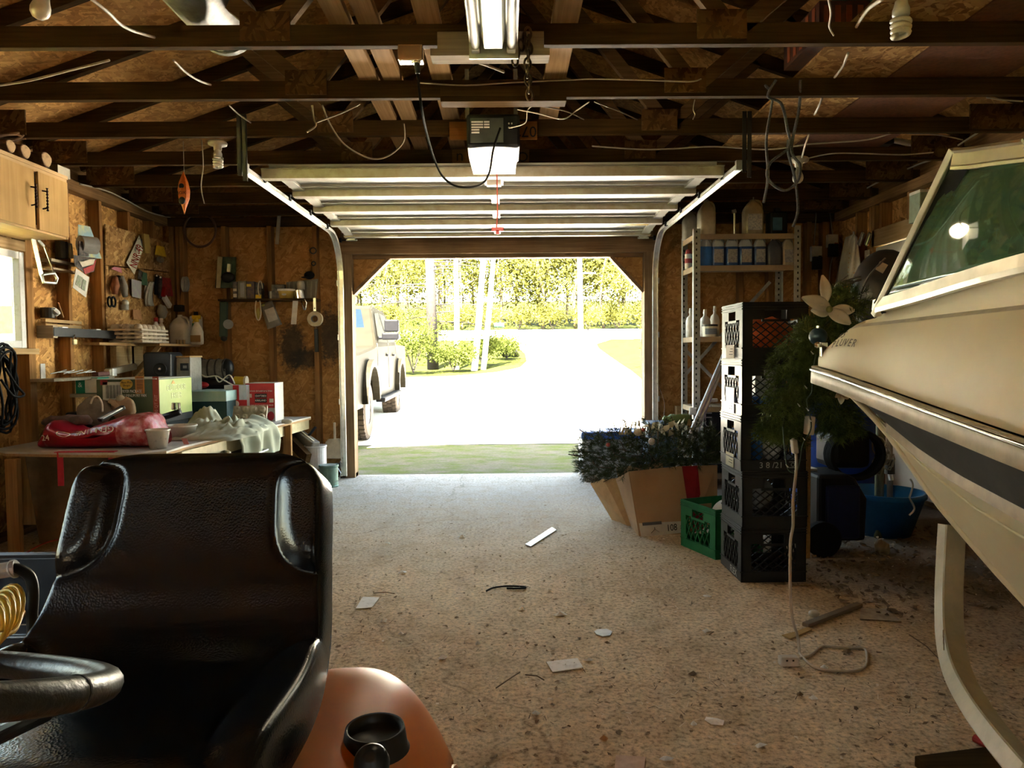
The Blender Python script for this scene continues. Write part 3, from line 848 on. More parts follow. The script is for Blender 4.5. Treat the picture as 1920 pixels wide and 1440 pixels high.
# release cord
m_cord=plain('red_cord',(.45,.08,.05),.7)
t=thing('release_cord',at(931,428,4.5),'red emergency release cord and handle hanging below the raised door','release cord')
q=MB();q.tube([at(931,312,4.35),at(932,340,4.35),at(933,400,4.36),at(931,428,4.36)],.004,6);q.build('cord',m_cord,t)
c=at(933,430,4.36);q=MB();q.cbox(c,(.075,.02,.022));q.cbox(c-V((0,0,.02)),(.02,.014,.02));q.build('handle',M_RED,t,bevel=.004)
# boards screwed to the chords near the opener
def plank(px0,py0,px1,py1,Y,th,mt,label):
 a=at(px0,py1,Y);b=at(px1,py0,Y)
 q=MB();q.box((a.x,Y,a.z),(b.x,Y+th,b.z));return tag(q.build('wooden_plank',mt,bevel=.002),label,'board')
plank(820,58,1020,97,3.025,.02,MW_OLD,'pale grey board on the nearest chord behind the fluorescent light')
q=MB();a=at(808,104,3.05);b=at(1030,104,3.05);q.box((a.x,3.02,2.40),(b.x,3.11,2.43));tag(q.build('wooden_plank',MW_OLD,bevel=.002),'flat strip of wood under the nearest chord behind the light','board')
plank(826,160,1012,189,3.635,.02,woodm('dim_plank',(.12,.075,.03),(.08,.048,.018),0),'board screwed to the second chord above the opener')
q=MB();a=at(828,195,3.7);b=at(1060,195,3.7);q.box((a.x,3.63,2.425),(b.x,3.72,2.452));tag(q.build('wooden_plank',MW_X,bevel=.002),'flat strip of wood under the second chord','board')
pk=thing('wooden_plank',at(925,262,4.25),'orange brown board with black stencilled digits behind the opener','board')
m_or=woodm('orange_plank',(.34,.155,.04),(.26,.115,.03),0)
a=at(843,262,4.255);b=at(1007,228,4.255);q=MB();q.box((a.x,4.25,a.z),(b.x,4.268,b.z));q.build('board',m_or,pk)
text('lettering','072',M_INK,frame(at(985,246,4.248),(-1,0,0),(0,0,-1)),.09,pk)
pk=thing('wooden_plank',at(925,305,4.86),'dark board with black stencilled letters behind the opener lamp','board')
a=at(848,308,4.865);b=at(992,279,4.865);q=MB();q.box((a.x,4.86,a.z),(b.x,4.878,b.z));q.build('board',woodm('stencilled_plank',(.26,.15,.065),(.18,.10,.04),0),pk)
text('lettering','C',M_INK,frame(at(982,293,4.858),(-1,0,0),(0,0,-1)),.09,pk)
text('lettering','u',M_INK,frame(at(862,297,4.858),(-1,0,0),(0,0,-1)),.11,pk)
# fluorescent fixture
fl=thing('fluorescent_light',(at(925,80,2.9).x,2.4,2.36),'galvanised two-tube fluorescent light fixture at the top of the picture','ceiling light')
fxx=at(925,80,2.9).x
m_galv=plain('dusty_galvanised',(.55,.55,.50),.4,.6,c2=(.40,.39,.34),scale=16)
q=MB();q.box((fxx-.1,1.75,2.425),(fxx+.1,2.96,2.45));q.build('tray',m_galv,fl,bevel=.004)
q=MB();q.box((fxx-.1,2.955,2.36),(fxx+.1,2.965,2.45));q.build('end_plate',m_galv,fl)
q=MB();q.sweep([V((fxx,1.75,2.39)),V((fxx,2.86,2.39)),V((fxx,2.9,2.41))],[(-.05,.035),(-.035,-.03),(.035,-.03),(.05,.035)],(0,0,1));q.build('ballast_cover',m_galv,fl)
m_tube=plain('unlit_tube',(.75,.75,.70),.25)
for s_ in(-1,1):
 q=MB();x=fxx+s_*.072;q.cyl((x,1.76,2.395),(x,2.91,2.395),.017,n=14);q.build('tube',m_tube,fl,smooth=True)
 q=MB();q.box((x-.018,2.905,2.375),(x+.018,2.95,2.43));q.build('lamp_holder',M_WHITE,fl,bevel=.006)
q=MB();q.cyl((fxx+.065,2.954,2.405),(fxx+.065,2.948,2.405),.012,n=12);q.build('knockout',M_STEELD,fl)
# chain on a nail
t=thing('steel_chain',at(990,60,3.0),'rusty chain hanging from the nearest chord beside the fluorescent light','chain')
m_rust=plain('rusty_iron',(.09,.06,.04),.6,.5,c2=(.05,.03,.02))
def link(c,r,ln,rot):
 q=MB();pts=[]
 for k in range(14):
  a=2*math.pi*k/14;pts.append(V((r*math.cos(a),0,(ln/2)*math.sin(a)+(.25*ln if math.sin(a)>0 else-.25*ln)*0)))
 M=Matrix.Rotation(rot,3,'Z');q.tube([V(c)+M@p for p in pts],.005,6,True);return q
top=at(990,62,3.0)
for k in range(9):
 link(V((top.x+.004*math.sin(k),3.0,top.z-.0315*k)),.014,.048,(k%2)*1.4+.3).build('link',m_rust,t,smooth=True)
for k in range(4):
 link(V((top.x-.055+.013*k,3.0,top.z-.11+.03*k)),.014,.048,(k%2)*1.4+.5).build('link',m_rust,t,smooth=True)
 # outlet box and opener cord
t=thing('outlet_box',at(772,115,3.05),'small metal outlet box under the nearest chord with black plug','outlet')
c=at(772,112,3.06);q=MB();q.box((c.x-.055,3.03,c.z-.015),(c.x+.05,3.08,2.452));q.cyl((c.x+.02,3.05,c.z-.022),(c.x+.02,3.05,c.z),.02);q.build('box',M_CHROME,t,bevel=.004)
q=MB();q.cyl(at(782,118,3.05),at(783,138,3.05),.014,.009,10);q.build('plug',M_BLACK,t)
def wire(name,pts,r,mt,label,cat='wire',n=8,group=None):
 q=MB();q.tube(curve_pts(pts,n),r,6)
 return tag(q.build(name,mt,smooth=True),label,cat,group)
wire('power_cord',[at(783,138,3.05),at(790,200,3.12),at(800,250,3.35),at(815,300,3.6),at(832,333,3.7),at(860,350,3.75),at(900,347,3.8),at(917,325,3.82),at(925,280,3.85),at(938,240,3.87)],.006,M_BLACKR,'black power cord looping from the outlet box to the door opener','cord')
m_w=plain('white_wire',(.55,.50,.42),.6)
m_wd=plain('dim_wire',(.35,.30,.24),.6)
G='white wires stapled along the trusses'
for pts,r,mt,lb in(([at(170,-3,2.5),at(205,25,2.6),at(225,45,2.75),at(250,58,2.9),at(290,70,3.02)],.006,m_w,'white wire sagging over the nearest chord at top left'),([at(0,160,3.4),at(60,150,3.3),at(130,132,3.2),at(205,113,3.09)],.005,m_w,'white wire running left under the nearest chord'),([at(325,113,3.1),at(350,137,3.25),at(375,152,3.4),at(395,159,3.64)],.005,m_w,'white wire crossing from nearest to second chord at left'),([at(430,198,3.7),at(447,214,3.9),at(470,230,4.24)],.004,m_wd,'thin wire crossing from second to third chord at left'),([at(604,197,3.68),at(620,235,3.75),at(645,270,3.8),at(680,292,3.85),at(708,298,3.87),at(735,288,3.87),at(757,264,3.87),at(757,232,3.87)],.005,m_wd,'loop of wire hanging below the second chord'),([at(585,197,3.68),at(588,222,3.7),at(592,236,3.7),at(575,248,3.7)],.005,m_wd,'short wire with a loose taped end below the second chord'),([at(592,230,3.7),at(640,212,3.72),at(675,195,3.72)],.004,m_wd,'thin wire slanting up to the second chord'),([at(865,112,3.1),at(900,118,3.2),at(945,135,3.3)],.006,m_w,'white cable behind the chain above the opener'),([at(785,155,3.62),at(870,160,3.62),at(960,155,3.62),at(1070,150,3.62),at(1110,148,3.62),at(1200,150,3.62),at(1290,153,3.62),at(1315,148,3.62)],.0035,m_w,'long thin wire along the face of the second chord'),([at(970,205,3.8),at(1010,213,3.8),at(1055,223,3.8),at(1080,208,3.8),at(1105,191,3.7)],.0035,m_w,'thin white wire looping right of the opener'),([at(955,240,3.86),at(985,230,3.84),at(990,205,3.8),at(1010,195,3.75),at(1028,192,3.7)],.003,m_w,'bell wire rising from the opener terminals'),([at(1000,197,3.75),at(1060,208,3.9),at(1095,224,4.2)],.0035,m_wd,'thin wire from second to third chord right of the opener'),([at(1115,191,3.7),at(1160,208,3.95),at(1195,224,4.2)],.0035,m_wd,'second thin wire between chords right of the opener'),([at(1110,274,4.7),at(1200,280,4.7),at(1260,279,4.7),at(1340,275,4.7),at(1440,280,4.7),at(1520,270,4.6),at(1625,262,4.5),at(1690,243,4.35)],.005,m_w,'long white cable sagging along the fourth chord'),([at(1510,298,4.6),at(1560,288,4.6),at(1620,288,4.6),at(1690,290,4.6),at(1750,286,4.6)],.004,m_w,'white cable running right to the wall plate'),([at(1553,-3,2.4),at(1558,25,2.6),at(1555,50,2.9),at(1563,66,3.0)],.004,m_w,'thin white wire dangling at top right'),([at(1655,-2,2.5),at(1630,15,2.7),at(1615,35,2.9),at(1606,50,3.02)],.007,m_w,'white cable bending down from the bare spiral lamp'),([at(1590,100,3.1),at(1580,125,3.3),at(1565,145,3.6)],.006,m_w,'white cable between nearest and second chord at right'),([at(1541,184,3.7),at(1535,200,3.8),at(1527,215,4.2)],.006,m_w,'white cable between second and third chord at right'),([at(1517,252,4.3),at(1509,275,4.4),at(1503,298,4.75)],.006,m_w,'white cable leading down to the round bulb'),([at(1303,187,3.7),at(1300,205,3.7),at(1303,215,3.7),at(1299,224,3.7)],.003,m_w,'short wire end dangling below the second chord'),([at(1700,250,4.35),at(1760,253,4.4),at(1805,262,4.45)],.004,m_w,'white wire at the right end of the third chord'),([at(1850,183,3.7),at(1880,187,3.7),at(1918,190,3.7)],.004,m_w,'white wire at the right edge below the second chord'),):
 wire('electrical_wire',pts,r,mt,lb,'wire',8)
wire('electrical_wire',[onx(150,345,XL+.012),onx(200,358,XL+.012),onx(240,377,XL+.012),onx(280,398,XL+.012),onx(320,408,XL+.012)],.006,m_w,'white cable stapled along the left wall plate','wire')
wire('electrical_wire',[onx(1590,372,XR-.012),onx(1650,340,XR-.012),onx(1720,309,XR-.012),onx(1765,292,XR-.012),onx(1850,240,XR-.012),onx(1918,222,XR-.012)],.006,m_w,'white cable stapled along the right wall plate','wire')
# lamps
def spiral_lamp(loc,sc,label,plate=True,tilt=0):
 t=thing('spiral_lamp',loc,label,'light bulb')
 x,y,z=loc
 M=Matrix.Translation(V(loc))@Matrix.Rotation(tilt,4,'Y')@Matrix.Scale(sc,4)
 if plate:
  q=MB();q.lathe([(0,.02),(.05,.02),(.055,.01),(.052,0),(.03,-.004),(.024,-.01),(.022,-.03),(0,-.03)],20,M);q.build('lamp_holder',M_CREAM,t,smooth=True)
 q=MB();q.lathe([(0,-.025),(.017,-.025),(.02,-.04),(.024,-.05),(.024,-.068),(0,-.068)],16,M);q.build('lamp_base',M_WHITE,t,smooth=True)
 q=MB();pts=[]
 for k in range(64):
  a=k/63*2*math.pi*3.6;r=.024*(1-.12*k/63)
  pts.append(M@V((r*math.cos(a),r*math.sin(a),-.075-.055*k/63)))
 q.tube(pts,.0075*sc,8);q.build('spiral_tube',plain('lamp_glass',(.78,.76,.66),.3),t,smooth=True)
spiral_lamp(tuple(at(1690,-14,2.55)),1.18,'large bare spiral lamp hanging at the top right corner',False)
spiral_lamp(tuple(at(408,272,4.2)),1.0,'spiral lamp in a porcelain holder at left under the third chord')
def round_bulb(loc,sc,label,tilt):
 t=thing('round_light_bulb',loc,label,'light bulb')
 M=Matrix.Translation(V(loc))@Matrix.Rotation(tilt,4,'Y')@Matrix.Scale(sc,4)
 q=MB();q.lathe([(0,.02),(.05,.02),(.055,.01),(.05,0),(.03,-.004),(.022,-.01),(.02,-.03),(0,-.03)],20,M);q.build('lamp_holder',M_CREAM,t,smooth=True)
 q=MB();q.lathe([(.013,-.025),(.014,-.045),(.02,-.062),(.028,-.078),(.0305,-.094),(.027,-.11),(.016,-.122),(0,-.126)],20,M);q.build('glass',plain('frosted_bulb',(.78,.74,.62),.3),t,smooth=True)
round_bulb(tuple(at(1498,303,4.75)),1.15,'round frosted bulb in a holder at right behind the coiled rope',.06)
round_bulb(tuple(at(92,-32,2.3)),.95,'round frosted bulb at the top left corner',.35)
# rope hanging from the chords at right
m_rope=plain('blue_grey_rope',(.16,.17,.19),.8,c2=(.07,.07,.08),scale=120)
wire('rope',[at(1455,150,3.62),at(1440,180,3.64),at(1465,195,3.7),at(1476,240,3.7),at(1480,275,3.7),at(1445,305,3.7),at(1440,335,3.7),at(1470,357,3.7),at(1495,340,3.7),at(1500,310,3.7),at(1484,280,3.7),at(1498,205,3.7),at(1501,150,3.63)],.0075,m_rope,'knotted blue grey rope looped over the second chord at right','rope')
wire('rope',[at(1478,262,3.72),at(1478,287,3.72),at(1487,320,3.72),at(1493,350,3.72),at(1496,395,3.72),at(1487,425,3.72)],.0075,m_rope,'loose rope end hanging in front of the shelf','rope')
wire('rope',[at(1435,160,3.62),at(1448,185,3.7),at(1437,260,3.7),at(1440,330,3.7),at(1432,380,3.7)],.007,m_rope,'left strand of rope ending above the shelf','rope')
# orange hanging ornament
t=thing('hanging_decoration',at(345,365,4.3),'orange leaf-shaped lantern with dark middle hanging at upper left','decoration')
m_org=plain('orange_film',(.62,.16,.02),.45,c2=(.45,.09,.01),scale=60)
c0=at(345,322,4.3);c1=at(346,402,4.3);H=c0.z-c1.z
q=MB()
q.lathe([(.001,0),(.012,.16*H),(.032,.38*H),(.037,.56*H),(.028,.74*H),(.012,.9*H),(.001,H)],8,Matrix.Translation(c1));q.build('shell',m_org,t)
q=MB();q.ball(c1+V((.001,-.03,.30*H)),.022,12,8,None,(.9,.5,1.0));q.build('dark_window',M_BLACK,t,smooth=True)
q=MB();q.ball(c1+V((-.001,-.029,.64*H)),.018,12,8,None,(.9,.5,.9));q.build('dark_window',M_BLACK,t,smooth=True)
text('lettering','ROX',M_BLACK,frame(c1+V((.0,-.039,.47*H)),(1,0,0),(0,0,1)),.026,t)
q=MB();q.tube([c0,c0+V((0,0,.18))],.0015,5);q.build('string',m_wd,t)
wire('hook_string',[at(378,262,4.22),at(381,310,4.22),at(377,350,4.22),at(383,382,4.22)],.003,m_wd,'string with a small hook hanging left of the door track','string')
# things stored on the chords at upper right
q=MB();a=at(1640,128,3.3);z=zc
for x0,x1,lb,mt in((1.48,1.95,'loose sheet of strand board lying on the chords at right, lighter one',osbm('stored_board',2,1.25)),(1.96,2.55,'reddish dark sheet lying on the chords at far right',plain('red_brown_sheet',(.16,.06,.03),.6,c2=(.09,.035,.02),scale=40,bmp=.4))):
 q=MB();q.box((x0,2.7,zc),(x1,5.0,zc+.012));tag(q.build('stored_sheet',mt),lb,'board')
t=thing('book_box',(1.53,3.35,zc),'dark printed carton lying on the chords at upper right','box')
c=V((1.56,3.35,zc))
m_pr=plain('printed_carton',(.10,.035,.025),.6,c2=(.045,.03,.03),scale=30)
q=MB();q.box((1.40,3.2,zc+.012),(1.64,3.6,zc+.16));q.build('carton',m_pr,t)
q=MB()
for k in range(5):q.box((1.397,3.24+k*.07,zc+.03),(1.4,3.27+k*.07,zc+.15))
for k in range(4):q.box((1.42+k*.05,3.197,zc+.03),(1.445+k*.05,3.2,zc+.14))
q.build('printed_bars',plain('print_red',(.35,.1,.05),.6),t)
t=thing('green_tote',(1.8,3.2,zc),'dark green plastic tote resting on the chords at upper right','tote')
m_gt=plain('dark_green_plastic',(.01,.10,.045),.4)
q=MB();q.prism([(1.66,.0),(1.95,.0),(2.05,.26),(1.60,.26)],.5,Matrix(((1,0,0,0),(0,0,-1,3.62),(0,1,0,zc+.012),(0,0,0,1))));q.build('body',m_gt,t,bevel=.01)
q=MB();q.box((1.58,3.1,zc+.27),(2.07,3.64,zc+.30));q.build('lid',m_gt,t,bevel=.006)
t=thing('stored_duct',(-1.8,2.9,zc),'grey round metal duct lying on the chords at top left','duct')
q=MB();q.cyl((-1.28,2.0,zc+.15),(-1.28,3.35,zc+.15),.14,n=24);q.build('pipe',M_STEELD,t,smooth=True)
q=MB();q.cyl((-1.28,3.34,zc+.15),(-1.28,3.37,zc+.15),.148,n=24);q.build('collar',M_STEELD,t)
t=thing('stored_fishing_tube',at(1680,262,5.0),'cream tube with dark end cap lying under the fourth chord at right','tube')
q=MB();p0=at(1672,262,5.1);p1=at(1765,280,5.3);q.cyl(p0,p1,.02,n=12);q.build('tube',M_CREAM,t,smooth=True)
q=MB();q.cbox(at(1658,262,5.08),(.10,.09,.08));q.build('end_cap',M_BLACK,t,bevel=.008)
# ---------------------------------------------------------------- left side: cabinet, shelves, wall clutter, bench
# wall cabinet
cb=thing('wall_cabinet',(XL,4.0,1.92),'birch wall cabinet with dark iron pulls above the window','cabinet')
CX=-2.86;cz0,cz1=1.925,2.335;cy1=4.70;cy0=3.1
m_face=woodm('face_frame',(.62,.44,.24),(.52,.35,.17),1,.5,50,False)
m_dcab=plain('cabinet_dark_gap',(.03,.012,.006),.8)
q=MB();q.box((XL,cy0,cz0+.015),(CX-.02,cy1-.012,cz1-.02));q.build('carcass',m_dcab,cb)
q=MB();q.box((XL,cy0,cz1-.022),(CX+.012,cy1+.002,cz1));q.build('top_panel',m_face,cb,bevel=.002)
q=MB();q.box((XL,cy0,cz0),(CX+.0,cy1,cz0+.018));q.build('bottom_panel',m_face,cb,bevel=.002)
q=MB();q.box((XL,cy1-.016,cz0),(CX,cy1,cz1-.02));q.build('side_panel',m_face,cb,bevel=.002)
q=MB();q.box((CX-.015,cy0,cz1-.05),(CX+.005,cy1,cz1-.02));q.box((CX-.015,cy0,cz0),(CX+.003,cy1-.2,cz0+.04));q.box((CX-.015,cy1-.02,cz0),(CX+.004,cy1,cz1));q.build('face_frame',m_face,cb,bevel=.002)
gap=onx(61,400,CX).y;gap2=onx(67,400,CX).y
for a,b,hs in((gap2+.003,cy1-.018,1),(cy0+.3,gap-.003,-1),):
 q=MB();q.box((CX+.001,a,cz0+.012),(CX+.02,b,cz1-.045));d=q.build('door',MW_DOOR,cb,bevel=.003)
 hy=a+.035 if hs>0 else b-.035;zc0=2.125
 q=MB()
 q.tube(curve_pts([(CX+.02,hy,zc0+.055),(CX+.045,hy,zc0+.05),(CX+.05,hy,zc0+.04)],4),.005,8)
 q.tube(curve_pts([(CX+.02,hy,zc0-.055),(CX+.045,hy,zc0-.05),(CX+.05,hy,zc0-.04)],4),.005,8)
 pts=[V((CX+.05,hy,zc0-.07+.14*k/24))for k in range(25)]
 q.tube(pts,[.0055+.0025*math.sin(k*1.9)for k in range(25)],8)
 q.build('handle',plain('dark_bronze',(.035,.012,.01),.4,.5),d,smooth=True)
 if hs>0:
  for z in(cz0+.06,cz1-.09):
   q=MB();q.box((CX+.004,b-.002,z-.025),(CX+.016,b+.008,z+.025));q.build('hinge',M_IRON,d)
   # rolled pieces and a box on top of the cabinet
m_log=plain('brown_bark_log',(.17,.09,.04),.8,c2=(.08,.04,.02),scale=25,bmp=.6)
m_end=plain('log_end',(.40,.26,.13),.8,c2=(.22,.13,.06),scale=40)
for px,py,r,lb in((78,303,.05,'front split log on top of the wall cabinet'),(38,283,.045,'middle split log on top of the wall cabinet'),(10,272,.04,'rear split log on top of the wall cabinet')):
 c=onx(px,py,CX-.01);c.z=cz1+r*.93
 t=thing('split_log',(c.x,c.y,cz1),lb,'log','logs on the cabinet')
 prof=[(r*math.cos(a)*(1+.12*math.sin(3*a)),r*.93*math.sin(a))for a in[2*math.pi*k/14 for k in range(14)]]
 q=MB();q.sweep([c+V((.03,0,0)),c-V((.25,.02,0))],prof);q.build('bark',m_log,t)
 q=MB();q.sweep([c+V((.034,0,0)),c+V((.029,0,0))],[(a*.9,b*.9)for a,b in prof]);q.build('cut_end',m_end,t)
c=onx(22,262,CX);q=MB()
for k in range(6):
 q.tube(curve_pts([c+V((-.1,-.12+.03*k,-.02)),c+V((0,-.06+.03*k,.01+.012*(k%3))),c+V((.03,.02*k,.03+.015*(k%2)))],4),.007,6)
tag(q.build('antler_rack',m_log),'twiggy brown antlers lying behind the logs on the cabinet','antlers')
t=thing('small_carton',(-2.95,4.6,cz1),'small cream carton standing on the far end of the cabinet','box')
c=onx(110,312,CX-.05);q=MB();q.box((c.x-.1,c.y-.06,cz1),(c.x+.03,c.y+.07,cz1+.065));q.build('carton',plain('cream_card',(.55,.50,.38),.8),t)
q=MB();q.box((c.x-.02,c.y-.061,cz1+.001),(c.x+.031,c.y-.06,cz1+.066));q.build('dark_end',plain('brown_card',(.16,.10,.05),.8),t)
# pegboard made of strand board nailed over the studs
PX=XL+.012
m_panel=osbm('light_strand_panel',0,1.15)
q=MB();q.prism([(onx(198,420,PX).y,onx(198,420,PX).z),(onx(337,468,PX).y,onx(337,462,PX).z),(onx(337,520,PX).y,onx(337,512,PX).z),(onx(198,495,PX).y,onx(198,496,PX).z)],.011,Matrix(((0,0,1,XL+.001),(1,0,0,0),(0,1,0,0),(0,0,0,1))))
tag(q.build('wall_panel',m_panel),'upper light strand board panel nailed over the studs behind the licence plate','panel')
q=MB();q.prism([(onx(198,498,PX).y,onx(198,498,PX).z),(onx(337,516,PX).y,onx(337,514,PX).z),(onx(337,640,PX).y,onx(337,640,PX).z),(onx(200,628,PX).y,onx(200,628,PX).z)],.010,Matrix(((0,0,1,XL+.001),(1,0,0,0),(0,1,0,0),(0,0,0,1))))
tag(q.build('wall_panel',m_panel),'lower strand board panel behind the hanging tool packs','panel')
# helper: a flat card hung on the left wall, given by photo corners at the wall plane
def card(name,pts,mt,label,cat,off=.03,th=.004,parent=None,X=None):
 Xp=(X if X is not None else XL+off)
 q=MB();q.slab([onx(px,py,Xp)for px,py in pts],th)
 o=q.build(name,mt,parent)
 if parent is None:tag(o,label,cat)
 return o
 # licence plate
t=thing('license_plate',onx(252,512,XL+.03),'white licence plate with red letters tilted on the strand board panel','license plate')
pp=[(261,441),(268,468),(252,515),(237,492)]
pts=[onx(px,py,XL+.02+.05*k)for(px,py),k in zip(pp,(0.2,1,1,.2))]
q=MB();q.slab(pts,.003);q.build('plate',plain('plate_white',(.72,.70,.62),.4),t)
ex=(pts[1]-pts[2]);ey=(pts[0]-pts[1]);ctr=(pts[0]+pts[1]+pts[2]+pts[3])/4
nr=ex.cross(ey).normalized()
if nr.x<0:nr=-nr
text('lettering','NNR-49',M_INKR,frame(ctr+nr*.012-ey*.12,ex,nr.cross(ex)),.085,t,.0008,squash=.82)
text('state_lettering','ONTARIO',plain('green_ink',(.02,.12,.08),.6),frame(ctr+nr*.005+ey*.28,ex,nr.cross(ex)),.03,t)
# blister packs and hanging bits
def blister(pts,mcard,label,cat='tool pack',bub=None,mb_=None,off=.03,name='blister_pack'):
 a=[onx(px,py,XL+off)for px,py in pts];c=sum(a,V())/len(a)
 t=thing(name,c,label,cat)
 q=MB();q.slab(a,.003);q.build('backing_card',mcard,t)
 if bub:
  for(px,py,rx,ry)in bub:
   p=onx(px,py,XL+off+.015);k=(p-CAM).length/FPX
   q=MB();q.ball(p,1,14,9,None,(.018,rx*k*1.35,ry*k));q.build('bubble',mb_ or M_GLASS,t,smooth=True)
 return t
m_bluec=plain('pale_blue_card',(.25,.40,.48),.6,c2=(.55,.55,.25),scale=14)
m_pink=plain('pink_card',(.55,.20,.26),.6)
m_lil=plain('lilac_pack',(.38,.34,.42),.5,c2=(.42,.45,.42),scale=20)
m_dk=plain('dark_card',(.03,.03,.035),.5,c2=(.15,.12,.1),scale=30)
m_redp=plain('red_card',(.40,.04,.04),.5,c2=(.2,.03,.03),scale=30)
t=blister([(145,484),(192,480),(188,478),(170,424)],m_bluec,'large blister pack with round grey tape on a pale blue card by the cabinet',off=.09)
for o in list(t.children):bpy.data.objects.remove(o)
a=[onx(px,py,XL+.07)for px,py in((145,483),(190,485),(168,425),(146,421))]
q=MB();q.slab(a,.004);q.build('backing_card',m_bluec,t)
p=onx(150,458,XL+.10);p1=onx(180,461,XL+.16)
q=MB();q.cyl(p,p1,.062,.062,22);q.build('grey_roll',M_GREY,t,smooth=False)
q=MB();dd=(p1-p).normalized();q.cyl(p1,p1+dd*.003,.05,.05,20);q.build('round_label',M_PAPER,t)
q=MB();q.cyl(p1+dd*.004,p1+dd*.006,.018,n=16);q.build('label_core',M_GREY,t)
q=MB();q.slab([onx(px,py,XL+.12)for px,py in((146,479),(164,481),(163,455),(146,452))],.01);q.build('dark_insert',m_dk,t)
t=thing('tape_card',onx(165,512,XL+.1),'red and black card with a cream patch hanging below the blister pack','card')
a=[onx(px,py,XL+.10)for px,py in((138,478),(181,484),(176,509),(160,514),(140,498))]
q=MB();q.add(a,[(0,1,2,3,4)]);q.build('card',m_dk,t,solid=.003)
a=[onx(px,py,XL+.104)for px,py in((180,487),(175,508),(159,514),(156,504),(172,497))]
q=MB();q.add(a,[(0,1,2,3,4)]);q.build('red_area',m_redp,t,solid=.003)
a=[onx(px,py,XL+.107)for px,py in((148,489),(156,490),(168,486),(178,486),(175,496),(154,501))]
q=MB();q.add(a,[(0,1,2,3,4,5)]);q.build('cream_patch',M_CREAM,t,solid=.003)
t=thing('paper_flyer',onx(150,558,XL+.08),'white printed flyer hanging askew on the stud below the red card','flyer')
a=[onx(px,py,XL+.09)for px,py in((136,539),(161,558),(167,520),(142,503))]
q=MB();q.slab(a,.002);q.build('sheet',plain('flyer_paper',(.70,.68,.63),.7),t)
q=MB();q.slab([onx(px,py,XL+.094)for px,py in((141,533),(150,540),(155,521),(146,515))],.001);q.slab([onx(px,py,XL+.094)for px,py in((152,541),(159,546),(162,527),(156,523))],.001);q.build('printed_photo',plain('photo_grey',(.28,.28,.24),.6,c2=(.12,.2,.1),scale=60),t)
blister([(209,504),(214,500),(227,502),(229,512)],m_pink,'pink topped pack hanging at the left edge of the lower panel',off=.035)
t=thing('glove_pair',onx(215,560,XL+.05),'brown and grey work gloves hanging below the pink pack','gloves')
for px,py,px2,py2,mt in((216,520,215,552,plain('brown_glove',(.25,.10,.05),.8)),(227,518,235,556,plain('grey_glove',(.30,.27,.24),.8))):
 q=MB();q.tube([onx(px,py,XL+.04),onx((px+px2)/2,(py+py2)/2,XL+.055),onx(px2,py2,XL+.05)],[.02,.035,.02],10);q.build('glove',mt,t,smooth=True)
q=MB();q.ball(onx(222,521,XL+.05),.022,10,8);q.build('dark_tip',M_BLACK,t,smooth=True)
blister([(247,556),(264,560),(265,528),(246,523)],m_lil,'lilac and green pack in the middle of the lower panel',off=.035)
blister([(258,522),(265,525),(268,510),(260,505)],m_dk,'small dark pack just right of the licence plate tip',off=.035)
blister([(265,534),(276,536),(275,512),(265,509)],plain('green_card',(.05,.12,.07),.6),'small green and white pack beside the plate corner',off=.035)
t=thing('plastic_bag_pack',onx(280,570,XL+.05),'clear crumpled plastic bag hanging on the lower panel','bag')
q=MB();q.grid(lambda u,v_:onx(lerp(274,290,u)-4*math.sin(v_*3),lerp(528,574,v_),XL+.03+.03*math.sin(u*3.14)*math.sin(v_*2.8)+.006*math.sin(u*17+v_*9)),10,12);q.build('bag',plain('milky_plastic',(.55,.54,.50),.25,alpha=.75),t,smooth=True,solid=.002)
for px,py,px2,py2,w_,mt,lb in((294,515,293,553,5,M_BLACK,'black handled tool hanging on the lower panel'),(301,518,300,560,5,m_dk,'dark cutter in a slim pack on the lower panel')):
 t=thing('hanging_tool',onx(px,py2,XL+.04),lb,'tool')
 q=MB();q.bar(onx(px,py,XL+.035),onx(px2,py2,XL+.035),.04,.018,(1,0,0));q.build('handle',mt,t,bevel=.004)
 q=MB();q.cyl(onx(px,py+2,XL+.02),onx(px,py+2,XL+.055),.008,n=10);q.build('rivet',M_STEEL,t)
t=thing('caulk_tube_pack',onx(318,577,XL+.06),'red and white pack with a white tube at the right end of the lower panel','tube pack')
q=MB();q.slab([onx(px,py,XL+.035)for px,py in((303,555),(324,556),(319,522),(303,520))],.004);q.build('card',m_redp,t)
q=MB();q.bar(onx(307,556,XL+.06),onx(319,575,XL+.07),.05,.03,(1,0,0));q.build('tube',M_WHITE,t,bevel=.006)
q=MB();q.bar(onx(309,540,XL+.055),onx(307,557,XL+.06),.05,.03,(1,0,0));q.build('red_sleeve',M_RED,t,bevel=.004)
for pts,mt,lb in(([(261,470),(270,472),(268,449),(260,447)],m_dk,'dark bit pack right behind the licence plate'),([(290,477),(311,482),(307,463),(293,460)],M_YELLOW,'yellow card pack with clear bulbs at the right of the upper panel')):
 blister(pts,mt,lb,off=.035,bub=[(300,487,9,5)]if mt is M_YELLOW else None,mb_=M_GLASS)
q=MB();q.slab([onx(px,py,XL+.035)for px,py in((268,474),(279,476),(275,440),(265,438))],.02)
tag(q.build('wooden_block',plain('yellow_wood',(.50,.33,.10),.6)),'upright yellow wooden block on the upper panel','block')
t=thing('coil_pack',onx(208,572,XL+.04),'two black wire coils hanging side by side on the lower panel','coils')
for px in(206,213):
 q=MB();c=onx(px,566,XL+.04);q.tube([c+V((0,.028*math.cos(a),.038*math.sin(a)))for a in[2*math.pi*k/18 for k in range(18)]],.008,6,True);q.build('coil',M_BLACKR,t,smooth=True)
t=thing('spray_cap_stack',onx(235,582,XL+.05),'grey cap with a white lid hanging beside the coils','cap')
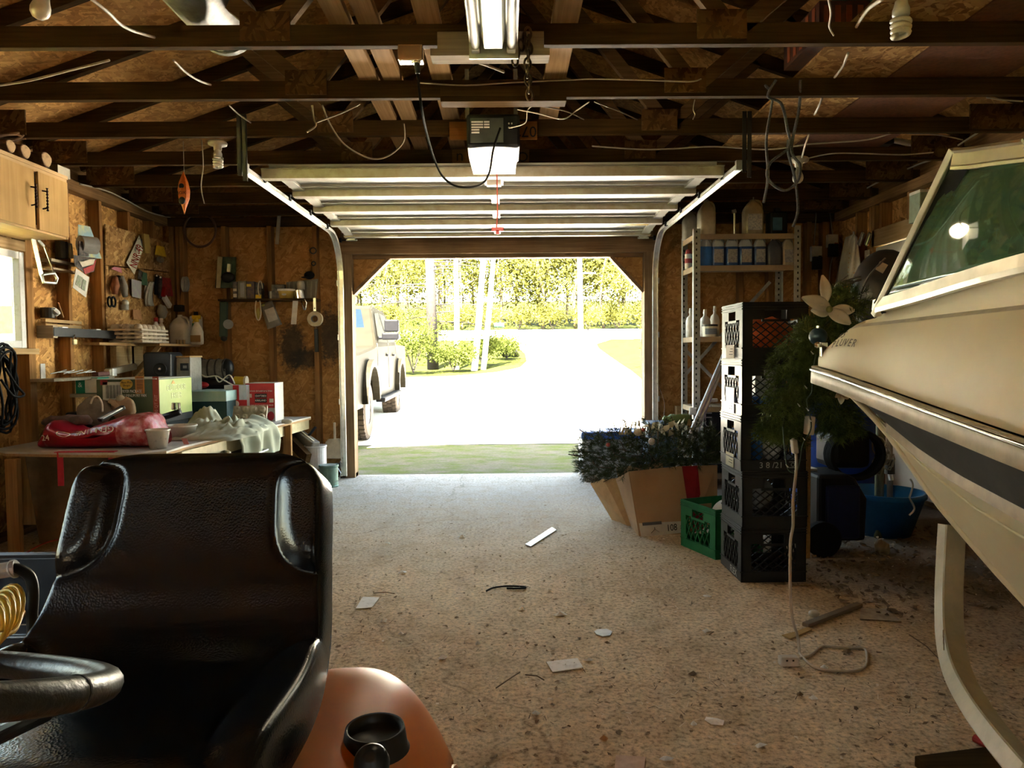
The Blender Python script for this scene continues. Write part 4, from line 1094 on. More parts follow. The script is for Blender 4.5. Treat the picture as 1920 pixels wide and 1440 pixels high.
q=MB();q.cyl(onx(234,581,XL+.04),onx(234,572,XL+.04),.03,n=16);q.build('cap',M_GREY,t,smooth=False)
q=MB();q.ball(onx(235,568,XL+.045),.028,14,8);q.build('lid',M_WHITE,t,smooth=True)
blister([(250,598),(266,600),(263,582),(249,580)],plain('orange_card',(.5,.25,.12),.6),'small orange card pack just above the egg cartons',off=.035)
t=thing('plastic_bag_pack',onx(305,600,XL+.06),'crumpled grey bag above the white jug','bag')
q=MB();q.ball(onx(304,585,XL+.06),.06,14,10,None,(.6,1,1.1));o=q.build('bag',plain('grey_bag',(.34,.30,.24),.5,bmp=.5),t,smooth=True)
md=o.modifiers.new('d','DISPLACE');tx=bpy.data.textures.new('crumple','CLOUDS');tx.noise_scale=.03;md.texture=tx;md.strength=.03
# hack saw hanging under the cabinet
t=thing('hacksaw',onx(90,530,XL+.08),'steel hacksaw hanging from the cabinet against the wall','saw')
hs=[onx(62,446,XL+.10),onx(78,516,XL+.10),onx(81,529,XL+.10),onx(104,531,XL+.10),onx(107,522,XL+.10),onx(101,512,XL+.10)]
q=MB();q.bar(hs[0],hs[1],.008,.035,(0,1,0));q.build('frame',M_STEEL,t,bevel=.002)
q=MB();q.tube([hs[1],hs[2],hs[3],hs[4],hs[5],onx(82,514,XL+.10)],.011,8,True);q.build('handle',M_STEEL,t,smooth=True)
q=MB();q.bar(onx(83,462,XL+.10),onx(101,511,XL+.10),.003,.012,(0,1,0));q.build('blade',M_CHROME,t)
q=MB();q.bar(onx(70,449,XL+.10),onx(83,462,XL+.10),.008,.02,(0,1,0));q.build('front_bar',M_STEELD,t)
# plank shelf with a jar and stick shelves between the studs
def shelf_plank(pts0,pts1,dep,th,label,mt=MW_PALE):
 a=onx(*pts0,XL);b=onx(*pts1,XL)
 q=MB();q.box((XL-.06,a.y,a.z-th),(XL+dep,b.y,a.z))
 return tag(q.build('wall_shelf',mt,bevel=.002),label,'shelf')
shelf_plank((88,484),(140,484),.03,.02,'short plank shelf between the studs behind the hacksaw',MW_OLD)
shelf_plank((88,500),(140,500),.03,.015,'lower thin slat between the studs behind the hacksaw',MW_OLD)
t=thing('glass_jar',onx(128,484,XL-.01),'small jar on the plank shelf left of the blister pack','jar')
c=onx(128,484,XL-.01);q=MB();q.cyl(c,c+V((0,0,.09)),.03,n=16);q.build('jar',plain('dim_jar',(.35,.32,.26),.2),t)
q=MB();q.cyl(c+V((0,0,.09)),c+V((0,0,.105)),.028,n=16);q.build('lid',M_STEELD,t)
t=thing('black_funnel',onx(120,470,XL),'dark tin standing behind the jar','tin');c=onx(116,485,XL-.02)
q=MB();q.cyl(c,c+V((0,0,.12)),.04,n=16);q.build('tin',M_IRON,t)
for z,lb in((598,'upper slat of the stud rack above the black rail'),(607,'middle slat of the stud rack above the black rail')):
 a=onx(84,z,XL+.01);b=onx(152,z,XL+.01)
 q=MB();q.box((XL-.02,a.y,a.z-.02),(XL+.015,b.y,a.z+.002));tag(q.build('rack_slat',MW_PALE,bevel=.002),lb,'slat')
t=thing('bolt_jar',onx(92,595,XL-.03),'small dark jar and tools lying on the stud rack','jar');c=onx(90,596,XL-.03)
q=MB();q.cyl(c,c+V((0,0,.07)),.045,n=14);q.build('jar',M_IRON,t);q=MB();q.cyl(c+V((.03,.02,.035)),c+V((.05,.02,.05)),.03,n=14);q.build('pale_lid',M_PAPER,t)
q=MB();q.bar(c+V((.03,.07,.11)),c+V((.02,.14,.01)),.008,.008);q.build('stick',MW_PALE,t)
# black gutter rail with padlock
t=thing('black_rail',onx(150,632,XL+.06),'black channel rail lying along the wall with a padlock on it','rail')
a=onx(88,622,XL+.05);b=onx(215,626,XL+.05)
q=MB();q.sweep([V((a.x,a.y,a.z)),V((a.x,b.y,a.z))],[(-.05,-.03),(.05,-.03),(.05,.03),(.042,.03),(.042,-.022),(-.042,-.022),(-.042,.03),(-.05,.03)]);q.build('channel',plain('dull_black',(.03,.032,.036),.35),t)
q=MB();q.cbox((a.x-.01,a.y-.0+.02,a.z),(.11,.05,.085));q.build('wood_cleat',MW_OLD,t)
for px in(121,184):
 q=MB();c=onx(px,619,XL+.1);q.box((c.x-.06,c.y-.03,a.z+.03),(c.x+.005,c.y+.03,a.z+.036));q.build('clip',M_STEEL,t)
t=thing('padlock',onx(140,645,XL+.11),'small brass padlock hanging on the black rail','padlock')
c=onx(140,641,XL+.11);q=MB();q.cbox(c,(.016,.04,.04));q.build('body',plain('brass',(.45,.38,.22),.4,.7),t,bevel=.004)
q=MB();q.tube([c+V((0,.014*math.cos(a),.02+.028*math.sin(a)))for a in[math.pi*k/10 for k in range(11)]],.004,6);q.build('shackle',M_CHROME,t)
# corner shelf with egg cartons, jug, spray bottle
sz=onx(300,645,XL+.15).z
sh=thing('corner_shelf',(XL,6.1,sz),'wooden shelf board in the left corner under the egg cartons','shelf')
y0=onx(272,648,XL+.18).y;q=MB();q.box((XL,y0-.0,sz-.02),(XL+.30,YF-.05,sz));
q.box((XL,y0-.55,sz-.02),(XL+.12,y0,sz));q.build('board',MW_PLY,sh,bevel=.002)
q=MB();q.bar((XL+.24,y0+.12,sz-.02),(XL+.02,y0+.12,sz-.26),.02,.035);q.build('bracket',MW_PALE,sh)
m_egg=plain('egg_carton_pulp',(.50,.42,.33),.9,c2=(.40,.33,.25),scale=30,bmp=.3)
def egg_carton(t,x0,y0,z0,lx,ly,nx,ny,h,mt=m_egg):
 q=MB();q.box((x0,y0,z0),(x0+lx,y0+ly,z0+h*.35));q.build('tray',mt,t,bevel=.006)
 q=MB()
 for i in range(nx):
  for j in range(ny):
   cx=x0+lx*(i+.5)/nx;cy=y0+ly*(j+.5)/ny;rr=min(lx/nx,ly/ny)*.48
   q.lathe([(rr,z0+h*.3),(rr*.85,z0+h*.75),(rr*.55,z0+h),(0,z0+h)],10,Matrix.Translation((cx,cy,0)))
 q.build('cups',mt,t,smooth=True)
ec_c=onx(215,640,XL+.06)
for k in range(4):
 t=thing('egg_carton',(XL+.1,5.9,sz+.02+.032*k),'%s egg tray of the stack on the corner shelf'%('lowest','second lowest','second highest','topmost')[k],'egg carton','stacked egg trays')
 egg_carton(t,XL+.03+.008*k,onx(220,640,XL+.1).y-.02*k,sz+.002+.03*k,.27,.44,3,6,.055)
def jug(t,c,w_,d_,h,mt,cap=M_WHITE,handle=True,label=None,lab_face=-1,neck=.018,top=None):
 """rounded rectangular jug with shoulder, neck, cap and side handle"""
 c=V(c)
 def sec(wd,dp,z,n=20):
  out=[]
  for k in range(n):
   a=2*math.pi*k/n;e=.5
   cx=math.copysign(abs(math.cos(a))**e,math.cos(a));sx=math.copysign(abs(math.sin(a))**e,math.sin(a))
   out.append(c+V((cx*wd/2,sx*dp/2,z)))
  return out
 secs=[sec(w_*.94,d_*.94,0),sec(w_,d_,h*.03),sec(w_,d_,h*.62),sec(w_*.9,d_*.92,h*.70),sec(w_*.55,d_*.6,h*.84),sec(neck*2.3,neck*2.3,h*.91),sec(neck*2,neck*2,h*.95)]
 vs=[p for s_ in secs for p in s_];n=20
 fs=[(j*n+i,j*n+(i+1)%n,(j+1)*n+(i+1)%n,(j+1)*n+i)for j in range(len(secs)-1)for i in range(n)]
 fs+=[tuple(range(n))[::-1],tuple((len(secs)-1)*n+i for i in range(n))]
 q=MB();q.add(vs,fs)
 if top is not None:q.m=[1 if min(f)//n>=2 and len(f)==4 or len(f)>4 and f[0]>n else 0 for f in fs]
 q.build('body',[mt,top]if top is not None else mt,t,smooth=True)
 q=MB();q.cyl(c+V((0,0,h*.93)),c+V((0,0,h)),neck*1.15,n=14);q.build('cap',cap,t)
 if handle:
  q=MB();q.tube(curve_pts([c+V((neck,0,h*.92)),c+V((w_*.36,0,h*.88)),c+V((w_*.45,0,h*.76)),c+V((w_*.43,0,h*.62))],5),w_*.075,8);q.build('handle',top or mt,t,smooth=True)
 if label is not None:
  q=MB();y=c.y-d_/2-.001 if lab_face<0 else 0
  q.box((c.x-w_*.36,y-.001,c.z+h*.12),(c.x+w_*.36,y+.001,c.z+h*.54));q.build('label',label,t)
jc=onx(325,641,XL+.17)
t=thing('plastic_jug',(jc.x,jc.y,sz),'milky plastic jug beside the egg trays on the corner shelf','jug');jug(t,(jc.x+.01,jc.y+.12,sz),.17,.13,.27,plain('milky_jug',(.55,.50,.42),.35),M_CREAM)
t=thing('label_bottle',(jc.x,jc.y+.3,sz),'tall white bottle with a green label behind the milky jug','bottle')
q=MB();q.box((jc.x+.02,jc.y+.28,sz),(jc.x+.12,jc.y+.36,sz+.27));q.build('bottle',M_WHITE,t,bevel=.015);q=MB();q.box((jc.x+.05,jc.y+.277,sz+.12),(jc.x+.1,jc.y+.281,sz+.2));q.build('green_label',plain('green_label',(.1,.3,.12),.5),t)
q=MB();q.cyl((jc.x+.07,jc.y+.32,sz+.27),(jc.x+.07,jc.y+.32,sz+.31),.02,n=12);q.build('cap',M_BLACK,t)
sb=at(370,643,6.45);sb.z=sz
t=thing('spray_bottle',sb,'white spray bottle with a yellow trigger at the end of the corner shelf','spray bottle')
q=MB();q.lathe([(0,0),(.055,0),(.058,.02),(.058,.11),(.045,.15),(.02,.19),(.017,.22),(0,.22)],18,Matrix.Translation(sb)@Matrix.Diagonal((1,.6,1,1)));q.build('body',plain('white_bottle',(.62,.58,.50),.35),t,smooth=True)
q=MB();q.box((sb.x-.04,sb.y-.012,sb.z+.225),(sb.x+.035,sb.y+.012,sb.z+.26));q.bar(sb+V((-.02,0,.235)),sb+V((-.035,0,.19)),.012,.012);q.cyl(sb+V((0,0,.2)),sb+V((0,0,.235)),.02,n=12);q.build('trigger_head',M_YELLOW,t,bevel=.003)
q=MB();q.box((sb.x-.045,sb.y-.04,sb.z+.02),(sb.x+.045,sb.y-.035,sb.z+.08));q.build('label',plain('brown_label',(.30,.18,.06),.6),t)
for k,(px,lb)in enumerate(((280,'small red capped bottle behind the egg trays'),(290,'small white bottle behind the egg trays'))):
 p=onx(px,612,XL+.06);p.z=sz
 t=thing('small_bottle',p,lb,'bottle');p=p+V((0,.12,0))
 q=MB();q.lathe([(0,0),(.03,0),(.03,.16),(.012,.19),(.012,.2),(0,.2)],14,Matrix.Translation(p));q.build('body',M_WHITE,t,smooth=True)
 q=MB();q.cyl(p+V((0,0,.2)),p+V((0,0,.235)),.018,n=12);q.build('cap',M_RED if k==0 else M_WHITE,t)
for k in range(3):
 p=sb+V((-.11-.03*k,-.02,0));q=MB();q.cyl(p,p+V((0,0,.04)),.012,n=10)
 tag(q.build('shell_casing',plain('brass_shell',(.40,.28,.14),.4,.6)),'%s small brass casing between jug and spray bottle'%('right','middle','left')[k],'casing','brass casings on the shelf')
 # front wall left: shelf and hanging things
shz=at(500,561,YF-.08).z
a=at(413,561,YF-.1);b=at(596,561,YF-.1)
q=MB();q.box((a.x,YF-.16,shz-.018),(b.x,YF,shz));tag(q.build('wall_shelf',MW_X,bevel=.002),'narrow shelf board on the front wall left of the door','shelf')
def on_shelf(px):return V((at(px,560,YF-.09).x,YF-.09,shz))
def px2m(n,Y=YF):return n/FPX*Y
def sbox(name,px0,px1,h,mt,label,cat,dep=.08,extra=None):
 x0=at(px0,560,YF-.09).x;x1=at(px1,560,YF-.09).x
 t=thing(name,((x0+x1)/2,YF-.09,shz),label,cat)
 q=MB();q.box((x0,YF-.13,shz),(x1,YF-.13+dep,shz+h));q.build('carton',mt,t,bevel=.002)
 if extra:
  for(u0,u1,v0,v1,em)in extra:
   q=MB();q.box((lerp(x0,x1,u0),YF-.132,shz+h*v0),(lerp(x0,x1,u1),YF-.1299,shz+h*v1));q.build('printed_label',em,t)
 return t
m_bx=plain('grey_box',(.16,.14,.10),.6,c2=(.26,.22,.15),scale=30);m_bx2=plain('purple_box',(.06,.04,.07),.5,c2=(.14,.10,.06),scale=30)
sbox('small_box',440,448,.16,m_dk,'narrow dark box at the left end of the front shelf','box',.08,[(.1,.9,.1,.3,M_PAPER),(.1,.9,.45,.6,M_CREAM)])
sbox('small_box',449,465,.165,m_bx,'grey box second from the left on the front shelf','box',.08,[(.3,.8,.1,.9,M_GREY)])
sbox('small_box',466,480,.16,m_bx2,'purple box with a yellow strip on the front shelf','box',.08,[(.0,.6,.7,.85,M_YELLOW)])
sbox('small_box',482,493,.15,m_dk,'black box with a yellow base on the front shelf','box',.08,[(.0,1,.02,.25,M_YELLOW)])
t=thing('carabiner',on_shelf(487),'cream carabiner clipped upright against the black box','carabiner');c=at(488,541,YF-.14)
q=MB();q.tube([c+V((.02*math.cos(a),0,.07*math.sin(a)))for a in[2*math.pi*k/18 for k in range(14)]],.005,6);q.build('hook',M_CREAM,t,smooth=True)
def tin(px,r,h,mt,label,lid=None,Y=YF-.09,z=None,tilt=0):
 c=at(px,560,Y);c.z=shz if z is None else z
 t=thing('tin_can',c,label,'can');M=Matrix.Translation(c)@Matrix.Rotation(tilt,4,'Y')
 q=MB();q.lathe([(0,0),(r,0),(r,h*.04),(r*.97,h*.07),(r*.97,h*.93),(r,h*.96),(r,h),(r*.92,h),(r*.92,h*.85),(0,h*.85)],24,M);q.build('can',mt,t,smooth=False);return t
tin(511,.036,.07,M_STEELD,'small dull can on the front shelf left of the yellow tub')
c=on_shelf(536);t=thing('margarine_tub',c,'yellow margarine tub on the front shelf','tub')
q=MB();q.lathe([(0,0),(.068,0),(.08,.075),(.084,.078),(.084,.086),(.07,.086),(.066,.02),(0,.02)],28,Matrix.Translation(c)@Matrix.Diagonal((1,.75,1,1)));q.build('tub',plain('tub_yellow',(.72,.52,.12),.4),t,smooth=True)
q=MB();q.lathe([(.0835,.07),(.0855,.074),(.0855,.086),(.0835,.09)],28,Matrix.Translation(c)@Matrix.Diagonal((1,.75,1,1)));q.build('rim',M_WHITE,t)
q=MB();q.ball(c+V((0,-.053,.04)),.022,12,8,None,(1,.2,.6));q.build('label',M_PAPER,t)
q=MB();q.ball(c+V((-.03,0,.086)),.02,10,8);q.build('white_lump',M_WHITE,t,smooth=True)
tin(563,.05,.08,M_CHROME,'shiny metal mug on the front shelf right of the yellow tub',tilt=-.12)
c=on_shelf(563)+V((0,.03,.078));t=thing('water_bottle',c,'frosted bottle standing behind the shiny mug','bottle');q=MB();q.lathe([(0,0),(.035,0),(.037,.06),(.03,.085),(.02,.09),(0,.09)],16,Matrix.Translation(c));q.build('bottle',plain('frosted_grey',(.42,.40,.36),.3),t,smooth=True)
sbox('radio_box',512,536,.13,m_dk,'dark radio at the back of the front shelf','radio',.05)
q=MB();a0=at(541,558,YF-.03);b0=at(594,525,YF-.03)
t=thing('grey_grille',on_shelf(570),'grey ribbed metal grille leaning at the right end of the front shelf','grille')
q.slab([V((a0.x,YF-.06,shz)),V((b0.x,YF-.06,shz)),V((b0.x+.01,YF-.02,shz+.19)),V((a0.x-.02,YF-.02,shz+.16))],.004);q.build('sheet',plain('grey_sheet',(.20,.18,.14),.6),t)
q=MB()
for k in range(7):
 x=lerp(a0.x+.01,b0.x-.01,k/6);q.bar((x,YF-.067,shz+.01),(x+.004,YF-.03,shz+.165),.012,.008)
q.build('ribs',plain('grey_rib',(.28,.26,.2),.6),t)
c=at(580,516,YF-.05);t=thing('baseball_cap',c,'black cap hanging on the stud above the grille','cap')
q=MB();q.ball(c,.05,16,8,None,(1,.6,.75));q.build('crown',M_BLACKR,t,smooth=True);q=MB();q.ball(c+V((-.03,-.01,-.02)),.045,14,6,None,(1,.7,.16));q.build('peak',M_BLACKR,t,smooth=True)
# bracket and items hanging under the shelf
t=thing('air_tool',at(423,635,YF-.05),'green and black nail gun hanging at the left end of the front shelf','tool')
q=MB();q.bar(at(420,565,YF-.05),at(419,632,YF-.05),.07,.05);q.build('body',plain('dark_green_tool',(.04,.07,.045),.45),t,bevel=.012)
q=MB();q.cyl(at(428,608,YF-.08),at(428,608,YF-.02),.045,n=18);q.build('magazine',M_GREY,t);q=MB();q.ball(at(420,634,YF-.05),.03,12,8);q.build('nose',M_IRON,t,smooth=True)
q=MB();a=at(423,584,YF-.02);q.box((a.x-.012,YF-.025,a.z-.01),(a.x+.012,YF-.015,shz-.018));q.build('bracket',M_STEEL,t)
t=thing('carabiner',at(484,600,YF-.1),'long cream carabiner with yellow cord hanging under the shelf','carabiner')
c=at(484,580,YF-.13);q=MB();q.tube([c+V((.026*math.cos(a),0,.1*math.sin(a)))for a in[2*math.pi*k/24 for k in range(24)]],.006,6,True);q.build('ring',M_CREAM,t,smooth=True)
q=MB();q.ball(at(484,588,YF-.13),.02,10,8,None,(.8,.5,2.6));q.build('cord_bundle',plain('dull_yellow',(.45,.38,.10),.7),t,smooth=True)
t=thing('bagged_parts',at(508,612,YF-.1),'clear bag with a grey label hanging askew under the shelf','bag')
M=frame(at(507,590,YF-.13),(.93,0,.32),(-.3,0,.95))
q=MB();q.grid(lambda u,v_:M@V(((u-.5)*.13*(1.1-.2*v_),(v_-.5)*.24,.02*math.sin(u*3.14)*math.sin(v_*3.1))),8,10);q.build('bag',plain('smoky_bag',(.18,.165,.14),.2),t,smooth=True,solid=.003)
q=MB();q.grid(lambda u,v_:M@V(((u-.35)*.09,(v_-.55)*.12,.024)),2,2);q.build('label',plain('grey_label',(.42,.38,.34),.5),t,solid=.002)
q=MB();q.ball(at(496,573,YF-.13),.02,10,8,None,(1.6,.4,.8));q.build('yellow_tag',plain('olive_tag',(.35,.36,.1),.6),t,smooth=True)
t=thing('paper_receipt',at(550,607,YF-.12),'white paper strip hanging from the front shelf','paper')
q=MB();q.grid(lambda u,v_:at(lerp(549,559,u)-3.5*v_,lerp(564,608,v_),YF-.165+.02*math.sin(v_*5)),2,10);q.build('strip',M_PAPER,t,solid=.001)
t=thing('carabiner',at(570,580,YF-.16),'chrome carabiner hanging right of the paper strip','carabiner');c=at(569,571,YF-.165)
q=MB();q.tube([c+V((-.024,0,.045)),c+V((.012,0,.05)),c+V((.028,0,.02)),c+V((.016,0,-.05)),c+V((.004,0,-.05))],.005,6,True);q.build('ring',M_CHROME,t,smooth=True)
t=thing('metal_bracket',at(590,580,YF-.15),'perforated steel strap hanging at the shelf end','strap');a=at(590,572,YF-.165);q=MB();q.box((a.x-.012,YF-.168,a.z-.055),(a.x+.012,YF-.165,shz));q.build('strap',M_STEEL,t)
q=MB();q.cyl((a.x,YF-.1695,a.z-.03),(a.x,YF-.1645,a.z-.03),.005,n=10);q.build('bolt_hole',M_INK,t)
t=thing('tape_roll',at(590,612,YF-.1),'roll of masking tape hanging under the shelf end','tape');c=at(591,598,YF-.12)
q=MB();q.lathe([(.035,-.022),(.068,-.022),(.07,-.018),(.07,.018),(.068,.022),(.035,.022),(.035,-.022)],28,Matrix.Translation(c)@Matrix.Rotation(R(90),4,'X'));q.build('tape',plain('masking_tape',(.50,.42,.27),.6),t)
q=MB();q.lathe([(.03,-.023),(.0355,-.023),(.0355,.023),(.03,.023),(.03,-.023)],24,Matrix.Translation(c)@Matrix.Rotation(R(90),4,'X'));q.build('core',M_GREY,t)
t=thing('black_handle_tool',at(594,660,YF-.02),'black handled brush hanging below the tape roll','brush');q=MB();q.bar(at(593,617,YF-.03),at(594,660,YF-.03),.035,.02);q.build('handle',M_BLACK,t,bevel=.004);q=MB();q.ball(at(593,615,YF-.03),.012,8,6);q.build('hook',M_CHROME,t)
# hose ring, stick, packs
t=thing('hoop',at(375,462,YF-.02),'thin brown hoop hanging on the front wall near the corner','hoop');c=at(375,431,YF-.02)
q=MB();q.tube([c+V((px2m(29)*math.cos(a),0,px2m(31)*math.sin(a)))for a in[2*math.pi*k/40 for k in range(40)]],.011,8,True);q.build('ring',plain('brown_hoop',(.10,.05,.03),.35),t,smooth=True)
t=thing('paint_stick',at(520,458,YF-.03),'pale wooden mallet handle hanging high on the front wall','hammer');q=MB();q.bar(at(524,396,YF-.04),at(519,458,YF-.04),.032,.02);q.build('handle',plain('grey_wood',(.36,.30,.24),.7),t,bevel=.006)
q=MB();q.cbox(at(520,393,YF-.05),(.13,.05,.05));q.build('head',M_IRON,t,bevel=.006)
t=thing('fishing_lure_pack',at(422,540,YF-.02),'dark green hanging pack with a pale strip on the front wall','pack');q=MB();q.slab([at(403,540,YF-.02),at(440,540,YF-.02),at(442,482,YF-.02),at(408,481,YF-.02)],-.02);q.build('backing_card',plain('green_pack',(.035,.07,.045),.35,c2=(.015,.02,.015),scale=20),t)
q=MB();q.slab([at(405,540,YF-.042),at(413,540,YF-.042),at(417,482,YF-.042),at(408,481,YF-.042)],-.003);q.build('pale_strip',plain('tan_strip',(.42,.36,.20),.6),t)
q=MB();q.ball(at(427,520,YF-.06),.05,12,8,None,(1.3,.5,1));q.build('dark_tool',M_BLACK,t,smooth=True)
q=MB();q.bar(at(430,495,YF-.05),at(429,510,YF-.05),.03,.02);q.build('silver_part',M_STEEL,t)
for px,py,rr,lb in((587,470,.028,'small iron ring nailed on the stud'),(588,494,.018,'smaller ring below the iron ring')):
 c=at(px,py,YF-.02);q=MB();q.tube([c+V((rr*math.cos(a),0,rr*math.sin(a)))for a in[2*math.pi*k/16 for k in range(16)]],.006,6,True);tag(q.build('iron_ring',M_IRON,smooth=True),lb,'ring')
t=thing('pulley_coil',at(347,540,YF-.05),'small grey coil hanging at the left corner of the front wall','coil')
for k in range(3):
 c=at(344+3*k,533,YF-.04);q=MB();q.tube([c+V((.02*math.cos(a),0,.065*math.sin(a)))for a in[2*math.pi*k2/20 for k2 in range(20)]],.008,6,True);q.build('loop',M_GREY,t,smooth=True)
t=thing('black_bracket',at(336,580,YF-.1),'black bin clip on the wall above the white bottle','clip');q=MB();q.cbox(at(336,578,YF-.08),(.08,.06,.06));q.build('clip',M_BLACK,t,bevel=.006)
# hanging cable coil at far left
t=thing('cable_coil',onx(15,800,XL+.05),'coil of black cable hanging under the window at the left edge','cable')
for k in range(7):
 pts=[]
 for j in range(24):
  a=2*math.pi*j/24
  ln=84-7*(k%4);wdt=14+5*(k%3)
  pts.append(onx(6+(k-3)*2+wdt*math.cos(a)+(6*math.sin(3*a+k)),728+ln*math.sin(a),XL+.05+.012*k))
 q=MB();q.tube(pts,.008,6,True);q.build('loop',M_BLACKR,t,smooth=True)
q=MB();q.tube(curve_pts([onx(10,690,XL+.12),onx(30,722,XL+.13),onx(45,740,XL+.13),onx(25,742,XL+.13),onx(2,712,XL+.12)],8),.008,6);q.build('loop',M_BLACKR,t,smooth=True)
# ---------------------------------------------------------------- work bench and what lies on it
BZ=.60
m_bench=plain('bench_top_paint',(.50,.48,.45),.65,c2=(.36,.32,.27),scale=5)
bn=thing('work_bench',(-2.5,5.0,0),'low plywood work bench along the left wall covered in clutter','work bench')
edge=[onz(10,847,BZ),onz(150,849,BZ),onz(262,850,BZ),onz(312,846,BZ),onz(345,836,BZ),onz(400,823,BZ),onz(470,808,BZ),onz(583,781,BZ)]
poly=[(p.x,p.y)for p in edge]
poly[-1]=(poly[-1][0],min(poly[-1][1],YF-.06))
poly+=[(XL+.02,YF-.06),(XL+.02,4.35)]
q=MB();q.prism(poly,.012,Matrix.Translation((0,0,BZ-.012)));q.build('top',m_bench,bn)
q=MB();q.prism([(x,y)for x,y in poly],.016,Matrix.Translation((0,0,BZ-.0281)));q.build('top_core',MW_PLY,bn)
ap=[onz(x,y,BZ)for x,y in((345,838),(575,783))]
q=MB();q.bar(V((ap[0].x-.03,ap[0].y,BZ-.075)),V((ap[1].x-.05,YF-.15,BZ-.075)),.035,.09);q.build('apron',plain('cream_apron',(.55,.47,.28),.6),bn)
for x,y in((-2.87,4.12),(-2.02,4.1),(-1.86,6.0),(-3.0,6.2)):
 q=MB();q.box((x-.035,y-.02,0),(x+.035,y+.02,BZ-.029));q.build('leg',MW_Z,bn,bevel=.003)
 # loose boards under the bench
q=MB();q.slab([V((-2.92,4.4,0.0)),V((-2.55,4.75,0.0)),V((-2.72,4.85,.56)),V((-3.06,4.5,.56))],.012);tag(q.build('leaning_board',plain('old_plywood',(.20,.12,.06),.8,c2=(.12,.07,.03),scale=8)),'old plywood piece leaning under the left end of the bench','board')
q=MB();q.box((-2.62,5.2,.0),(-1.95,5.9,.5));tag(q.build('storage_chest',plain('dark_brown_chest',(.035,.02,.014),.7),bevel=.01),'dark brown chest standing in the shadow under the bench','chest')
for k,x in enumerate((-2.62,-2.53,-2.46,-2.36)):
 q=MB();q.box((x,5.12+.02*k,0),(x+.05,5.15+.02*k,.26+.03*k));tag(q.build('lath',MW_OLD),'%s short grey lath standing before the dark chest'%('leftmost','second','third','rightmost')[k],'lath','laths under the bench')
t=thing('ratchet_strap',(-2.4,3.95,BZ),'two red webbing straps hanging over the bench front','strap')
m_strap=plain('red_webbing',(.50,.025,.04),.7)
for px,py1 in((114,911),(210,880)):
 a=onz(px,848,BZ);a.y-=.006
 b=at(px,py1,a.y);q=MB();q.box((a.x-.018,a.y-.003,b.z),(a.x+.018,a.y,BZ+.006));q.build('strap_end',m_strap,t)
q=MB();a=onz(150,849,BZ);q.box((onz(114,848,BZ).x-.018,a.y-.003,BZ+.002),(onz(210,848,BZ).x+.018,a.y+.04,BZ+.006));q.build('webbing',m_strap,t)
t=thing('red_band',onz(345,836,BZ),'short faded red strap end hanging at the bench corner','strap')
a=onz(343,832,BZ);q=MB();q.grid(lambda u,v_:at(lerp(340,350,u)+14*v_,lerp(822,856,v_),a.y-.02-.01*math.sin(v_*3)),2,6);q.build('webbing',plain('faded_red',(.52,.2,.17),.7),t,solid=.002)
# red sack
bz=BZ
t=thing('charcoal_sack',onz(178,846,BZ),'crumpled red plastic sack lying on the front of the bench','sack')
m_sack=plain('red_sack_film',(.27,.006,.018),.3,c2=(.21,.005,.014),scale=5,bmp=.15)
m_sack2=plain('pale_pink_film',(.36,.05,.06),.25,c2=(.52,.24,.23),scale=26,bmp=.5)
s0=onz(64,844,BZ);s1=onz(228,846,BZ);s2=onz(292,832,BZ)
yb=s0.y+.06
def sack(u,v_):
 x=lerp(s0.x,onz(290,840,BZ).x,u)
 a=2*math.pi*v_
 d=.15*(1+.25*math.sin(math.pi*u))
 h=.056+.036*min(1,u*1.4)+.022*math.exp(-((u-.10)/.09)**2)+.010*math.sin(7*u+2)
 e0=(min(1,(u+.02)/.1)**.5)*(min(1,(1.02-u)/.1)**.5)
 cs,sn=math.cos(a),math.sin(a)
 wr=.006*noise.noise(V((u*14,v_*9,1.3)))+.012*noise.noise(V((u*5,v_*4,7)))
 hollow=.035*math.exp(-((u-.30)/.12)**2)*max(0,sn)**2
 cx=math.copysign(abs(cs)**.7,cs)
 z=BZ+.002+h*e0*(1+math.copysign(abs(sn)**.8,sn))-hollow+(wr if sn>-.3 else 0)
 y=yb+d*.62-d*cx*(.95 if e0>.9 else .8)-wr*.5
 return V((x,y,max(z,BZ+.002)))
q=MB();q.grid(lambda u,v_:sack(u*.70,v_),40,40,False);q.build('sack_film',m_sack,t,smooth=True)
q=MB();q.grid(lambda u,v_:sack(.70+u*.30,v_),26,40,False);q.build('clear_end',m_sack2,t,smooth=True)
def on_sack(u,dv):return sack(u,dv)
def sacktext(nm,s_,u,vv,size,mt,flip,rot=0,n_=.004):
 p=sack(u,vv);px_=sack(u+.02,vv)-sack(u-.02,vv);py_=sack(u,vv+.02)-sack(u,vv-.02)
 nrm=px_.cross(py_).normalized()
 if nrm.y>0:nrm=-nrm
 ex=px_.normalized();ey=nrm.cross(ex)
 if flip:ex=-ex;ey=-ey
 return text(nm,s_,mt,frame(p+nrm*n_,ex,ey),size,t)
for k,ch in enumerate('GENUINE'):
 sacktext('lettering',ch,.66-.048*k,.045+.004*k,.056,M_INKW,True,n_=.007)
sacktext('lettering','24',.10,.975,.05,M_INKW,False,n_=.006)
q=MB()
for k in range(20):
 a=2*math.pi*k/20
pts=[sack((.25+.06*math.cos(2*math.pi*k/24)),.055+.04*math.sin(2*math.pi*k/24))+V((0,-.005,.003))for k in range(24)]
q.tube(pts,.0018,5,True);q.build('printed_emblem',M_INKW,t)
